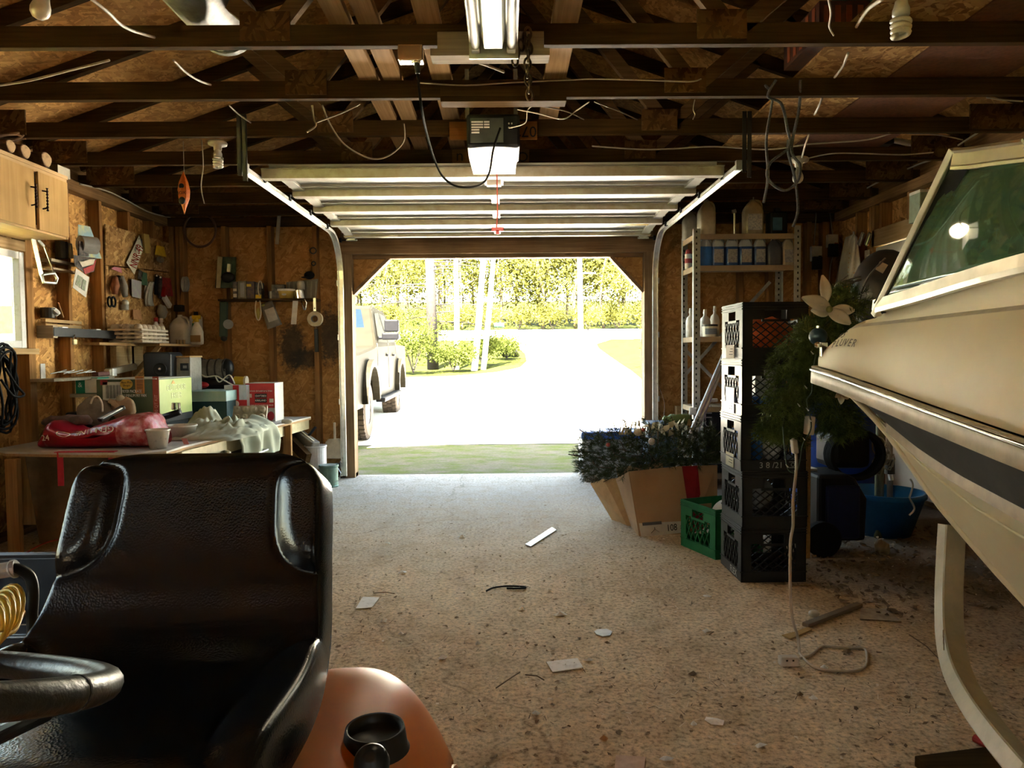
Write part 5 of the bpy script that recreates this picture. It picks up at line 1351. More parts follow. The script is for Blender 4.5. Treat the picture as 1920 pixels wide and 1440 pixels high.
# plastic cups
m_tubw=plain('dirty_white_tub',(.66,.60,.52),.45,c2=(.40,.33,.26),scale=60,lo=.58,hi=.72)
c=onz(297,841,BZ);t=thing('plastic_cup',c,'dirty white plastic cup on the bench corner beside the red sack','cup')
q=MB();q.lathe([(0,.003),(.045,.003),(.048,0),(.066,.108),(.071,.11),(.071,.118),(.064,.118),(.048,.012),(0,.012)],28,Matrix.Translation(c));q.build('cup',m_tubw,t,smooth=True)
c=onz(338,823,BZ);t=thing('plastic_tub',c,'shallow white tub with a yellow label behind the plastic cup','tub')
q=MB();q.lathe([(0,.003),(.08,.003),(.083,0),(.104,.085),(.11,.087),(.11,.095),(.10,.095),(.08,.012),(0,.012)],32,Matrix.Translation(c));q.build('tub',m_tubw,t,smooth=True)
q=MB()
q.grid(lambda u,v_:c+V(((.087+.016*v_)*math.cos(lerp(-2.6,-1.9,u)),(.087+.016*v_)*math.sin(lerp(-2.6,-1.9,u)),.015+.065*v_)),8,3);q.build('yellow_label',plain('ochre_label',(.50,.30,.04),.5),t)
# big green box
GX0,GX1,GY0,GY1,GZ0,GZ1=at(180,705,5.0).x,at(297,705,5.0).x,5.0,5.52,.685,1.0
t=thing('green_carton',((GX0+GX1)/2,5.25,GZ0),'large dark green carton with barcode label and lime side on the bench','box')
m_gb=plain('dark_green_print',(.045,.06,.02),.55,c2=(.06,.075,.03),scale=4)
m_gl=plain('lime_print',(.36,.42,.13),.5,c2=(.25,.33,.08),scale=3)
q=MB();q.box((GX0,GY0,GZ0),(GX1,GY1,GZ1));q.build('carton',m_gb,t,bevel=.003)
q=MB();q.box((GX1,GY0+.005,GZ0+.05),(GX1+.002,GY1-.005,GZ1-.005));q.build('lime_side',m_gl,t)
q=MB();q.box((GX0+.01,GY0-.02,GZ1),(GX1-.01,GY1,GZ1+.004));q.build('top_flap',plain('pale_flap',(.5,.5,.44),.7),t)
def gq(px0,py0,px1,py1,mt,nm,o_=.0015):
 a=at(px0,py1,GY0-o_);b=at(px1,py0,GY0-o_);q=MB();q.box((a.x,GY0-o_,a.z),(b.x,GY0,b.z));return q.build(nm,mt,t)
gq(193,716,228,751,M_PAPER,'barcode_label');q=MB()
a=at(199,747,GY0-.003);b=at(225,722,GY0-.003)
for k in range(14):
 x=lerp(a.x,b.x,k/13);q.box((x-(.001+.001*(k%3)),GY0-.003,a.z),(x+.0012,GY0-.0016,b.z))
q.build('barcode',M_INK,t)
gq(188,713,201,722,plain('pink_red',(.5,.06,.06),.6),'red_print')
gq(288,706,297,790,plain('brick_red',(.32,.06,.03),.6),'red_stripe')
q=MB();c=at(237,720,GY0-.002);q.lathe([(0,0),(.042,0),(.042,.003),(0,.003)],24,Matrix.Translation(c)@Matrix.Rotation(R(90),4,'X')@Matrix.Diagonal((1.05,.85,1,1)));q.build('yellow_oval',plain('gold_print',(.62,.36,.04),.5),t)
text('lettering','Bass Pro\nShops',M_INK,frame(at(237,720,GY0-.006),(1,0,0),(0,0,1)),.021,t)
text('lettering','FRYER PACKAGE\nW/ ALUMINUM FRY PAN',M_INKW,frame(at(247,738,GY0-.003),(1,0,0),(0,0,1)),.03,t,squash=.62)
q=MB();a=at(254,738,GY0-.003);b=at(270,706,GY0-.003);q.box((a.x,GY0-.003,a.z),(b.x,GY0-.001,b.z));q.build('orange_ticket',plain('orange_print',(.52,.22,.05),.6),t)
q=MB()
for k in range(10):z=lerp(a.z+.01,b.z-.01,k/9);q.box((a.x+.01,GY0-.0036,z-.002),(b.x-.008,GY0-.003,z+.002))
q.build('ticket_lines',M_INK,t)
q=MB();a=at(305,790,5.05);q.box((GX1+.001,GY0,GZ0),(GX1+.004,GY1,GZ0+.05));q.build('dark_base_band',M_BLACK,t)
text('lettering','OUTDOOR\nFRYER',plain('lime_ink',(.55,.6,.3),.6),frame(V((GX1+.003,5.26,.9)),(0,1,0),(0,0,1)),.06,t)
text('lettering','30 QT KIT',plain('pale_red_ink',(.62,.35,.3),.6),frame(at(293,758,GY0-.003),(0,0,1),(-1,0,0)),.03,t)
q=MB();q.slab([V((GX1+.004,5.18,.90+.06)),V((GX1+.004,5.24,.96)),V((GX1+.004,5.21,.985))]+[V((GX1+.004,5.195,.975))],.001);q.build('warning_mark',plain('warn_orange',(.6,.3,.05),.5),t)
q=MB();q.box((GX0+.02,5.03,BZ),(GX1-.02,5.5,GZ0));tag(q.build('tool_case',M_BLACK,bevel=.01),'flat black case under the large green carton','case')
# green detergent pack and cardboard strip left of the carton
t=thing('green_pack',at(155,735,5.3),'turquoise green carton with a white panel beside the large green carton','box')
a=at(142,738,5.15);b=at(183,708,5.15);zb=a.z
q=MB();q.box((a.x,5.15,a.z),(b.x,5.3,b.z));q.build('carton',plain('teal_card',(.02,.26,.16),.5),t,bevel=.003)
q=MB();c=at(160,736,5.149);q.box((c.x,5.147,a.z+.004),(b.x,5.1495,b.z-.004));q.build('white_panel',M_PAPER,t)
text('recycling_mark','&',M_INKW,frame(at(150,722,5.146),(1,0,0),(0,0,1)),.05,t)
q=MB();q.box((XL+.03,5.1,zb-.025),(b.x+.12,5.34,zb));tag(q.build('plank_shelf',MW_OLD,bevel=.002),'narrow plank carrying the turquoise carton','shelf')
q=MB();q.box((XL+.05,5.0,BZ),(-2.9,5.6,BZ+.17));tag(q.build('black_bin',M_BLACK,bevel=.015),'black bin at the back of the bench under the plank','bin')
# wall shelf above with tools and stick pile
wz=onx(170,706,XL+.1).z
q=MB();q.box((XL,onx(84,706,XL+.1).y,wz-.02),(XL+.16,onx(200,706,XL+.1).y,wz));tag(q.build('wall_shelf',MW_OLD,bevel=.002),'long grey plank shelf under the black rail','shelf')
t=thing('hand_planer',V((XL+.12,5.45,wz)),'pale wooden plane tool with a metal sleeve leaning over the plank shelf','tool')
a=onx(200,700,XL+.12);b=onx(252,687,XL+.14);q=MB();q.bar(onx(178,702,XL+.12),a,.05,.03);q.build('red_handle',plain('dull_red',(.16,.06,.05),.6),t,bevel=.005)
q=MB();q.bar(a+V((0,0,.005)),b,.045,.05);q.build('pale_body',plain('pale_tool',(.50,.45,.36),.6),t,bevel=.006);q=MB();q.cbox(lerp(a,b,.15),(.06,.06,.06));q.build('sleeve',M_STEEL,t,bevel=.004)
q=MB();
for k in range(9):c=onx(100+8*k,702,XL+.08);q.bar(c+V((0,-.03,.005+.005*(k%3))),c+V((.03,.05,.02+.01*(k%2))),.006,.006)
tag(q.build('loose_tools',M_STEELD),'heap of small steel tools on the plank shelf','tools',kind='stuff')
t=thing('wall_switch',onx(80,695,XL+.005),'white switch plate on the stud beside the plank shelf','switch');q=MB();c=onx(80,697,XL+.004);q.cbox(c,(.008,.05,.11));q.build('plate',M_WHITE,t,bevel=.002)
# speaker and radio behind the carton
t=thing('speaker',at(294,702,5.75),'black plastic bucket speaker with a round cone behind the green carton','speaker')
a=at(268,702,5.7);b=at(320,660,5.7);zb=.97
q=MB();q.prism([(a.x+.015,zb-.37),(b.x-.015,zb-.37),(b.x,b.z-.02),(b.x-.02,b.z),(a.x+.02,b.z),(a.x,b.z-.02)],.22,Matrix(((1,0,0,0),(0,0,-1,5.92),(0,1,0,0),(0,0,0,1))));q.build('housing',plain('blue_black_plastic',(.018,.02,.026),.35),t,bevel=.012)
c=at(301,692,5.69);q=MB();q.lathe([(0,0),(.018,.004),(.022,0),(.045,.012),(.05,.014),(.05,0)],24,Matrix.Translation(c)@Matrix.Rotation(R(90),4,'X'));q.build('cone',M_BLACK,t,smooth=True)
q=MB();q.ball(c+V((0,-.012,0)),.014,10,8);q.build('dust_cap',M_CHROME,t,smooth=True)
t=thing('grey_can_radio',at(339,702,5.85),'grey metal heater box with a dark opening beside the speaker','heater')
a=at(322,702,5.8);b=at(356,670,5.8);q=MB();q.box((a.x,5.8,BZ),(b.x,6.02,b.z));q.build('box',plain('grey_enamel',(.30,.29,.26),.5,c2=(.22,.21,.18),scale=30),t,bevel=.006)
q=MB();q.box((a.x-.004,5.79,b.z),(b.x+.003,6.03,b.z+.012));q.build('wood_lid',MW_PALE,t);q=MB();c=at(346,688,5.797);q.cbox(c,(.07,.008,.06));q.build('opening',M_BLACK,t,bevel=.01);q=MB();q.cbox(c+V((.005,-.004,.0)),(.03,.006,.022));q.build('dial',M_GREY,t)
# compressor, cooler lid, cords at the back
t=thing('air_compressor',V((-2.45,6.3,BZ)),'dark portable compressor with a dusty motor at the back of the bench','compressor')
c=at(400,692,6.2);q=MB();q.cyl(c+V((-.11,0,0)),c+V((.12,.02,0)),.085,n=22);q.build('motor',plain('dusty_motor',(.13,.12,.105),.5,c2=(.30,.28,.24),scale=9),t)
q=MB();
for k in range(4):x=-.09+.065*k;q.lathe([(.087,0),(.092,0),(.092,.012),(.087,.012)],22,Matrix.Translation(c+V((x,0,0)))@Matrix.Rotation(R(90),4,'Y'))
q.build('cooling_fins',M_IRON,t)
q=MB();q.ball(at(370,690,6.2),.09,16,10,None,(.9,.9,1.15));q.build('pump',M_BLACK,t,smooth=True)
q=MB();q.ball(at(425,690,6.2),.075,16,10,None,(.8,.9,1.1));q.build('head',M_BLACK,t,smooth=True)
q=MB();q.cyl(at(360,720,6.2),at(430,720,6.25),.06,n=18);q.build('tank',M_BLACK,t,smooth=True)
q=MB();q.ball(at(375,722,6.1),.055,14,9,None,(1.4,.8,.55));q.build('red_cover',M_RED,t,smooth=True)
t=thing('spool',at(455,715,6.25),'small spool with yellow and purple thread behind the striped carton','spool')
q=MB();c=at(440,714,6.25);q.cyl(c,c+V((.09,0,-.005)),.04,n=16);q.build('yellow_winding',M_YELLOW,t);q=MB();q.cyl(c+V((-.025,0,0)),c+V((.0,0,0)),.042,n=16);q.build('purple_winding',plain('purple_thread',(.12,.03,.1),.5),t);q=MB();q.cyl(c+V((.09,0,-.005)),c+V((.108,0,-.005)),.046,n=16);q.build('flange',M_CREAM,t)
wire('lamp_cord',[at(368,696,6.05),at(385,706,6.0),at(405,705,5.95),at(418,712,5.95),at(437,722,6.0)],.006,M_CREAM,'tangled cream cord draped over the compressor','cord')
wire('lamp_cord',[at(404,706,5.98),at(412,716,5.97),at(430,703,5.98),at(440,720,6.0)],.006,M_CREAM,'second cream cord loop above the turquoise lid','cord')
t=thing('cooler_chest',at(390,760,5.75),'turquoise chest with a dusty pale lid behind the grey cloth','cooler')
a=at(350,750,5.72);b=at(424,733,5.72);q=MB();q.box((a.x,5.72,b.z-.085),(b.x,6.1,b.z));q.build('lid',plain('turquoise_lid',(.30,.46,.44),.6,c2=(.42,.5,.48),scale=10),t,bevel=.006)
q=MB();q.box((a.x+.02,5.75,BZ),(b.x-.01,6.08,b.z-.085));q.build('chest',plain('dark_teal',(.02,.06,.07),.5),t)
# red and white cartons
t=thing('striped_carton',at(440,765,6.0),'white and red carton with a white mark in front of the lid','box')
a=at(421,766,5.95);b=at(462,722,5.95);x0,x1=a.x,b.x
q=MB();q.box((x0,5.95,BZ),(x1,6.05,b.z));q.build('carton',plain('blue_white_card',(.62,.66,.74),.5),t,bevel=.002)
c=at(440,750,5.948);q=MB();q.box((x0-.001,5.946,BZ),(x1+.001,5.95,c.z));q.build('red_base',plain('carton_red',(.50,.025,.03),.5),t)
q=MB();q.box((lerp(x0,x1,.4),5.945,c.z),(lerp(x0,x1,.66),5.95,b.z));q.build('red_band',plain('carton_red2',(.50,.025,.03),.5),t)
q=MB();q.ball(at(441,757,5.945),.033,12,8,None,(1,.1,.85));q.build('white_mark',M_WHITE,t,smooth=True)
t=thing('bag_carton',at(490,785,6.1),'red carton of bin bags standing on end at the back of the bench','box')
a=at(462,786,6.02);b=at(515,718,6.02);x0,x1,z1=a.x,b.x,b.z
q=MB();q.box((x0,6.02,BZ),(x1,6.25,z1));q.build('carton',plain('light_card',(.60,.56,.50),.6),t,bevel=.002)
q=MB();zr=at(490,765,6.018).z;q.box((x0-.001,6.018,zr),(x1-.004,6.0205,z1-.003));q.build('red_print',plain('box_red',(.45,.03,.03),.5),t)
q=MB();q.box((x0+.004,6.016,BZ+.004),(x1-.006,6.0205,zr-.002));q.build('grey_print',plain('box_grey',(.42,.41,.40),.5),t)
for py,fl_ in((742,True),(751,False)):
 c=at(489,py,6.015);q=MB();q.cbox(c,(.10,.003,.034));q.build('black_panel',M_INK,t)
 text('lettering','KIRKLAND',M_INKW,frame(c+V((0,-.003,0)),(-1,0,0)if fl_ else(1,0,0),(0,0,-1)if fl_ else(0,0,1)),.024,t,squash=.8)
text('lettering','MULTI-PURPOSE BAGS',M_INKW,frame(at(489,733,6.015),(-1,0,0),(0,0,-1)),.019,t)
text('lettering','CLEAR MULTI-PURPOSE BAGS',M_INKW,frame(at(489,760,6.015),(1,0,0),(0,0,1)),.016,t)
q=MB()
for px,py in((468,742),(509,751)):q.cbox(at(px,py,6.014),(.035,.003,.032))
q.build('barcode',M_PAPER,t)
q=MB();q.ball(at(508,780,6.014),.03,12,8,None,(1,.1,1.3));q.build('red_emblem',plain('dark_red',(.35,.02,.03),.5),t)
# egg carton leaning before the red carton
t=thing('egg_carton',onz(465,783,BZ),'grey egg tray with cups facing out in front of the red carton','egg carton')
M=frame(at(435,790,5.72),(1,0.02,0),(0,.35,.93))
q=MB();q.box((0,0,-.02),(.27,.13,.0),M);q.build('tray',plain('grey_pulp',(.40,.35,.28),.9),t)
q=MB()
for i in range(4):
 for j in range(2):
  q.lathe([(.028,0),(.024,.02),(.014,.03),(.01,.022),(0,.02)],12,M@Matrix.Translation((.035+.067*i,.032+.065*j,0)))
q.build('cups',plain('grey_pulp2',(.44,.39,.31),.9),t,smooth=True)
# cloth heaped on the bench and hanging over the edge
m_cl=plain('sage_cloth',(.40,.41,.31),.9,c2=(.33,.34,.25),scale=5)
t=thing('cloth_sheet',onz(430,812,BZ),'crumpled sage grey cloth heaped on the bench and hanging over its edge','cloth')
def heap(u,v_):
 x=lerp(-2.42,-1.80,u)+.05*math.sin(v_*4);y=lerp(4.72,5.62,v_)-.10*u
 e=(math.sin(math.pi*u)**.5)*(math.sin(math.pi*v_)**.5)if 0<u<1 and 0<v_<1 else 0
 h=.075+.13*math.exp(-((u-.28)/.2)**2-((v_-.55)/.22)**2)+.05*math.exp(-((u-.7)/.2)**2-((v_-.4)/.3)**2)
 w_=u*5+2.5*noise.noise(V((u*2.5,v_*2.5,4)))
 fold=abs(noise.noise(V((w_*1.3+v_*3,v_*6-u*4,.3))))*1.7+.5*abs(noise.noise(V((u*15,v_*11+u*5,3.3))))
 return V((x+.02*noise.noise(V((u*7,v_*7,9))),y,BZ+.004+e*(h*(.55+.5*fold))))
q=MB();q.grid(heap,90,90);q.build('heap',m_cl,t,smooth=True)
def drape(u,v_):
# falls over the front-right edge of the bench
 y=lerp(4.98,5.62,u)
 ex=interp([(p.y,p.x)for p in edge[3:]],y)
 s_=v_*lerp(.42,.36,u)
 fold=.026*math.sin(u*15+1.5*v_+.8*math.sin(u*5))+.010*math.sin(u*33+1)
 if s_<.14:return V((ex-.14+s_,y,BZ+.012+.05*math.cos(s_/.14*1.57)+fold*.5+.015))
 d=s_-.14
 return V((ex+.022+min(d,.04)*.6+fold*min(1,d*9),y-.10*d+.05*math.sin(d*9),BZ+.03-d))
q=MB();q.grid(drape,60,40);q.build('hanging_end',m_cl,t,smooth=True,solid=.003)
# heap of sacks, cutters behind the red sack
t=thing('canvas_bag',onz(165,800,BZ),'grey canvas bag with a white rope slumped behind the red sack','bag')
c=at(178,772,4.85);q=MB();q.ball(c,.11,18,12,None,(1.05,.7,.85));o=q.build('bag',plain('grey_canvas',(.24,.20,.15),.9,c2=(.16,.12,.09),scale=20),t,smooth=True)
md=o.modifiers.new('d','DISPLACE');tx2=bpy.data.textures.new('crumple2','CLOUDS');tx2.noise_scale=.06;md.texture=tx2;md.strength=.05
q=MB();q.tube(curve_pts([at(170,757,4.75),at(175,746,4.75),at(184,744,4.77),at(191,756,4.76),at(192,772,4.74)],6),.006,6);q.build('rope_handle',M_CREAM,t,smooth=True)
t=thing('work_glove',onz(240,795,BZ),'worn tan leather glove lying against the green carton','glove')
c=at(232,765,4.88);q=MB();q.ball(c,.08,16,10,None,(1.0,.6,1.05));o=q.build('palm',plain('tan_leather',(.30,.20,.11),.8,c2=(.20,.13,.08),scale=18),t,smooth=True)
md=o.modifiers.new('d','DISPLACE');md.texture=tx2;md.strength=.04
for k in range(4):
 q=MB();a=at(212+6*k,752+5*k,4.84);q.tube([c,lerp(c,a,.6),a+V((-.03,0,.005))],[.03,.022,.015],8);q.build('finger',plain('tan_finger',(.36,.26,.16),.8),t,smooth=True)
q=MB();q.ball(at(226,749,4.87),.03,10,8);q.build('pale_cuff',plain('fleece',(.48,.42,.30),.95),t,smooth=True)
t=thing('hand_file',onz(205,800,BZ),'dark steel bar with a bright worn face lying across the red sack','steel bar')
q=MB();q.bar(at(186,788,4.55),at(232,763,4.7),.035,.028);q.build('bar',M_IRON,t,bevel=.005);q=MB();q.bar(at(190,785,4.53),at(227,765,4.665),.028,.006);q.build('worn_face',M_STEEL,t)
t=thing('dark_debris_pile',onz(130,805,BZ),'heap of dark rags and twigs at the left of the bench','rags')
q=MB();c=at(125,790,4.55);q.ball(c,.1,16,10,None,(1.6,.8,.4));o=q.build('rags',plain('brown_rags',(.09,.06,.045),.95,c2=(.2,.1,.08),scale=18),t,smooth=True);md=o.modifiers.new('d','DISPLACE');md.texture=tx2;md.strength=.06
t=thing('head_torch',onz(318,800,BZ),'black torch with a steel head lying between tub and carton','torch')
q=MB();q.cyl(at(292,787,4.75),at(338,772,4.75),.022,n=14);q.build('body',M_BLACK,t,smooth=True);q=MB();q.cyl(at(330,768,4.75),at(330,755,4.75),.03,.026,16);q.build('glass_head',M_GLASS,t);q=MB();q.ball(at(294,784,4.7),.028,12,8,None,(1.4,1,.7));q.build('cap',M_BLACK,t,smooth=True)
t=thing('computer_mouse',onz(538,780,BZ),'small pale mouse on the far end of the bench','mouse');c=at(538,780,5.9);c.z=BZ+.012
q=MB();q.ball(c,.045,14,8,None,(1.1,.7,.5));q.build('shell',M_CREAM,t,smooth=True)
# bin and jerrican under the bench front edge
t=thing('round_bin',(-1.95,4.85,0),'dark green bin with a light rim under the bench corner','bin')
c=V((-2.13,4.72,0));cz=.50
q=MB();q.lathe([(0,0),(.2,0),(.255,cz),(.25,cz),(.195,.02),(0,.02)],32,Matrix.Translation(c));q.build('bin',plain('dark_green_bin',(.015,.03,.015),.5),t,smooth=True)
q=MB();q.lathe([(.255,cz-.02),(.268,cz-.015),(.27,cz+.005),(.25,cz+.008),(.248,cz-.01)],32,Matrix.Translation(c));q.build('rim',plain('pale_rim',(.40,.40,.32),.4),t,smooth=True)
t=thing('wire_basket',(-1.95,5.35,0),'dark wire basket on a green tote beside the bin','basket')
c=V((-1.93,5.3,0));q=MB();q.box((c.x-.17,c.y-.13,.0),(c.x+.12,c.y+.16,.36));q.build('tote',plain('olive_tote',(.10,.13,.06),.5),t,bevel=.01)
q=MB();q.tube([c+V((-.13,-.1,.44)),c+V((.1,-.1,.44)),c+V((.1,.12,.44)),c+V((-.13,.12,.44))],.008,6,True)
for k in range(6):q.tube([c+V((-.13+.046*k,-.1,.44)),c+V((-.12+.044*k,-.09,.37))],.004,5)
q.build('basket_wires',M_STEELD,t)
# by the door jamb: level, cans, dustpan, sander
t=thing('paint_can',at(617,914,6.0),'green rusty paint can on the floor beside the door jamb','paint can');c=onz(617,912,0)
q=MB();q.lathe([(0,0),(.082,0),(.084,.01),(.08,.015),(.08,.17),(.086,.18),(.086,.192),(.076,.192),(.07,.18),(0,.18)],28,Matrix.Translation(c));q.build('can',plain('green_can',(.15,.24,.20),.45,.2,(.10,.14,.11),14),t,smooth=False)
q=MB();q.tube([c+V((.083,0,.16)),c+V((.11,-.02,.12)),c+V((.10,-.05,.06)),c+V((.06,-.07,.05))],.003,6);q.build('bail_handle',M_STEEL,t)
q=MB();q.lathe([(0,.184),(.062,.184),(.062,.19),(.07,.193),(0,.193)],24,Matrix.Translation(c));q.build('lid',plain('dull_lid',(.2,.22,.2),.5,.4),t)
t=thing('paint_can',at(592,870,6.3),'white paint can with printed sides behind the green can','paint can');c=V((at(592,870,6.35).x,6.35,0));zt=at(592,835,6.35).z
q=MB();q.box((c.x-.1,c.y-.08,0),(c.x+.09,c.y+.08,zt-.2));q.build('wood_block',MW_OLD,t)
q=MB();q.lathe([(0,zt-.2),(.095,zt-.2),(.095,zt-.02),(.1,zt-.01),(.1,zt),(.09,zt),(.08,zt-.02),(0,zt-.02)],28,Matrix.Translation(c));q.build('can',plain('white_can',(.55,.55,.56),.4),t,smooth=False)
q=MB();q.grid(lambda u,v_:c+V((.0965*math.cos(lerp(-2.9,-1.9,u)),.0965*math.sin(lerp(-2.9,-1.9,u)),lerp(zt-.18,zt-.03,v_))),8,1);q.build('label',plain('blue_grey_label',(.35,.40,.46),.5),t)
text('lettering','PAINT',M_INK,frame(c+V((-.05,-.0985,zt-.05)),(1,-.4,0),(0,0,1)),.022,t)
t=thing('dustpan',at(628,870,6.5),'cream plastic dustpan hanging by the door jamb','dustpan')
a=[at(612,860,6.62),at(645,860,6.62),at(644,828,6.66),at(636,822,6.66),at(616,823,6.66),at(610,830,6.66)]
q=MB();q.add(a,[(0,1,2,3,4,5)]);q.build('pan',plain('cream_pan',(.46,.40,.30),.5),t,solid=.03,bevel=.006)
q=MB();q.bar(at(628,824,6.65),at(627,792,6.66),.022,.016);q.build('handle',M_CREAM,t,bevel=.005)
t=thing('spirit_level',at(570,840,6.3),'grey long tool leaning against the wall under the bench end','tool')
q=MB();q.bar(at(545,805,6.6),at(592,838,6.3),.08,.09);q.build('body',plain('grey_tool',(.20,.18,.15),.5),t,bevel=.01);q=MB();q.bar(at(552,802,6.55),at(588,830,6.3),.03,.02,(0,1,0));q.build('pale_edge',M_OLDP if False else M_CREAM,t)
q=MB();q.bar(at(573,824,6.4),at(592,800,6.45),.022,.022);q.build('handle',M_BLACK,t,bevel=.004)
q=MB();q.bar(at(525,805,6.55),at(578,860,6.2),.05,.09);tag(q.build('leaning_lumber',MW_X),'short piece of lumber leaning behind the grey tool','board')
t=thing('photo_eye',at(638,872,6.55),'small dark photo sensor at the foot of the left door track','sensor');q=MB();q.cbox(onz(638,884,.09)*1 if False else at(634,873,6.56),(.06,.05,.05));q.build('sensor',M_IRON,t,bevel=.006)
# floor litter and cart at the far left
t=thing('utility_cart',(-2.0,2.55,0),'black utility cart with a grey gripped handle behind the seat','cart')
m_cart=plain('black_cart',(.015,.016,.02),.4)
zr=.42;a=onz(0,1046,zr);b=onz(128,1046,zr)
q=MB();q.box((-2.55,a.y,.17),(-1.30,a.y+.02,zr));q.box((-2.55,a.y-.62,.17),(-2.53,a.y,zr));q.box((-1.32,a.y-.62,.17),(-1.30,a.y,zr));q.box((-2.55,a.y-.64,.17),(-1.30,a.y-.62,zr-.04));q.box((-2.55,a.y-.64,.15),(-1.30,a.y,.17));q.build('bed',m_cart,t,bevel=.006)
q=MB();q.box((-2.56,a.y-.01,zr),(-1.29,a.y+.03,zr+.012));q.build('rim',plain('cart_rim',(.05,.05,.055),.3),t)
for x in(-2.35,-1.5):
 for y in(a.y-.1,a.y-.5):
  q=MB();q.cyl((x-.03,y,.1),(x+.03,y,.1),.1,n=20);q.build('wheel',M_BLACKR,t)
hp=[at(60,1150,1.75),at(62,1110,1.75),at(56,1082,1.75),at(38,1068,1.74),at(26,1066,1.73),at(-40,1076,1.70)]
q=MB();q.tube([V((hp[0].x,hp[0].y,.2))]+curve_pts(hp[:-1],6)+[hp[-1]],.013,10);q.build('handle',M_BLACK,t,smooth=True)
q=MB();q.cyl(at(27,1066,1.73),at(-40,1077,1.70),.019,n=16);q.cyl(at(28,1066,1.73),at(25,1067,1.73),.023,n=16);q.build('grip',plain('grey_grip',(.42,.42,.42),.5),t,smooth=False)
q=MB();q.bar((hp[0].x,hp[0].y,.21),(hp[0].x,a.y-.63,.2),.04,.03);q.build('tongue',m_cart,t)
t=thing('coiled_air_hose',at(10,1180,1.55),'yellow coiled air hose beside the cart handle at the left edge','hose')
m_hose=plain('yellow_hose',(.60,.42,.05),.35)
pts=[]
for k in range(90):
 a2=k/90*2*math.pi*5
 c=lerp(at(-30,1185,1.5),at(22,1135,1.75),k/89)
 pts.append(c+V((.035*math.cos(a2),.035*math.sin(a2)*.6,.05*math.sin(a2))))
q=MB();q.tube(pts,.0065,8);q.build('coil',m_hose,t,smooth=True)
q=MB();q.tube(curve_pts([pts[-1],at(40,1150,1.7),at(28,1180,1.65),at(5,1195,1.6),at(-20,1240,1.5),V((at(-30,1300,1.4).x,1.5,.02))],6),.0065,8);q.build('tail',m_hose,t,smooth=True)
# ---------------------------------------------------------------- right side: metal shelf, jugs, crates, greenery
SY0,SY1=6.0,6.42
m_ang=plain('slotted_angle_steel',(.36,.35,.32),.5,.5,c2=(.26,.25,.22),scale=16)
m_shw=plain('shelf_board',(.33,.24,.14),.7,c2=(.24,.17,.10),scale=8)
sx0=at(1301,500,SY0).x;sx1=at(1501,500,SY0).x
sh=thing('metal_shelf',((sx0+sx1)/2,6.2,0),'grey slotted angle shelf unit in the right front corner','shelf unit')
ztop=at(1400,430,SY0).z+.01
def angle_post(x,y,sx,sy,h):
 q=MB();w_=.055
 q.box((min(x,x+sx*w_),y,0),(max(x,x+sx*w_),y+.003,h));q.box((x-.0015,min(y,y+sy*w_*.8),0),(x+.0015,max(y,y+sy*w_*.8),h))
 q.cur=1;z=.06
 while z<h-.03:
  q.box((x+sx*.022-.006,y-.0015,z),(x+sx*.022+.006,y+.0005,z+.018))
  z+=.05
 q.build('post',[m_ang,M_INK],sh)
for x,y,a,b,h in((sx0,SY0,1,1,ztop),(sx1,SY0,-1,1,ztop+.02),(sx0,SY1,1,-1,ztop-.02),(sx1,SY1,-1,-1,ztop)):
 angle_post(x,y,a,b,h)
LV=[at(1400,438,SY0).z,at(1400,497,SY0).z,at(1345,631,SY0).z,at(1330,763,SY0).z,.12]
for z in LV:
 q=MB();q.box((sx0+.004,SY0+.006,z-.012),(sx1-.004,SY1-.004,z));q.box((sx0+.004,SY0+.004,z-.045),(sx1-.004,SY0+.02,z));q.box((sx0+.002,SY0+.01,z-.045),(sx0+.016,SY1,z));q.build('shelf_board',m_shw,sh,bevel=.002)
q=MB();q.bar((sx0+.02,SY1+.0,LV[2]-.35),(sx1-.1,SY1+.0,LV[1]-.1),.03,.004,(0,1,0));q.build('cross_brace',m_ang,sh)
q=MB();q.bar((sx0+.02,SY1-.01,LV[3]+.5),(sx1-.1,SY1-.01,LV[3]-.3),.03,.004,(0,1,0));q.build('cross_brace',m_ang,sh)
m_bl=[plain('washer_fluid_%d'%k,c,.25,trans=.15)for k,c in enumerate(((.04,.22,.75),(.06,.14,.40),(.05,.13,.38),(.05,.12,.34),(.07,.11,.25)))]
m_lab=plain('dim_label',(.42,.42,.42),.6,c2=(.26,.27,.30),scale=60,lo=.45,hi=.6)
m_jtop=plain('frosted_jug_top',(.50,.56,.62),.35)
names=['bright blue washer fluid jug, leftmost on the second shelf','blue labelled jug, second from the left on the second shelf','blue labelled jug, middle of the five on the second shelf','blue labelled jug, fourth from the left on the second shelf','dull blue labelled jug, rightmost of the blue ones']
zs=LV[1]
def shelf_jug(px,w_px,top_y,z,mt,label,lab=True,Y=SY0+.12,cap=M_GREY,group=None,hd=True,top=None):
 c=at(px,600,Y-.08);c=V((c.x,Y,z));h=at(px,top_y,Y-.05).z-z
 t=thing('plastic_jug',c,label,'jug',group);w_=w_px/FPX*Y
 jug(t,c,w_,w_*.8,h,mt,cap,hd,m_lab if lab else None,top=top);return t
for k,(px,wp)in enumerate(((1325,27),(1350,24),(1376,24),(1402,26),(1429,23))):
 shelf_jug(px,wp,439,zs,m_bl[k],names[k],k>0,group='blue jugs on the second shelf',cap=plain('pale_blue_cap_%d'%k,(.45,.5,.55),.4),top=m_jtop)
shelf_jug(1456,28,445,zs,plain('dark_grey_jug',(.10,.10,.11),.4),'dark grey jug with a pale handle on the second shelf',False,cap=M_CREAM)
shelf_jug(1482,22,441,zs,plain('cream_jug',(.52,.46,.33),.4),'cream jug at the right end of the second shelf',True,cap=M_CREAM)
zs=LV[0]
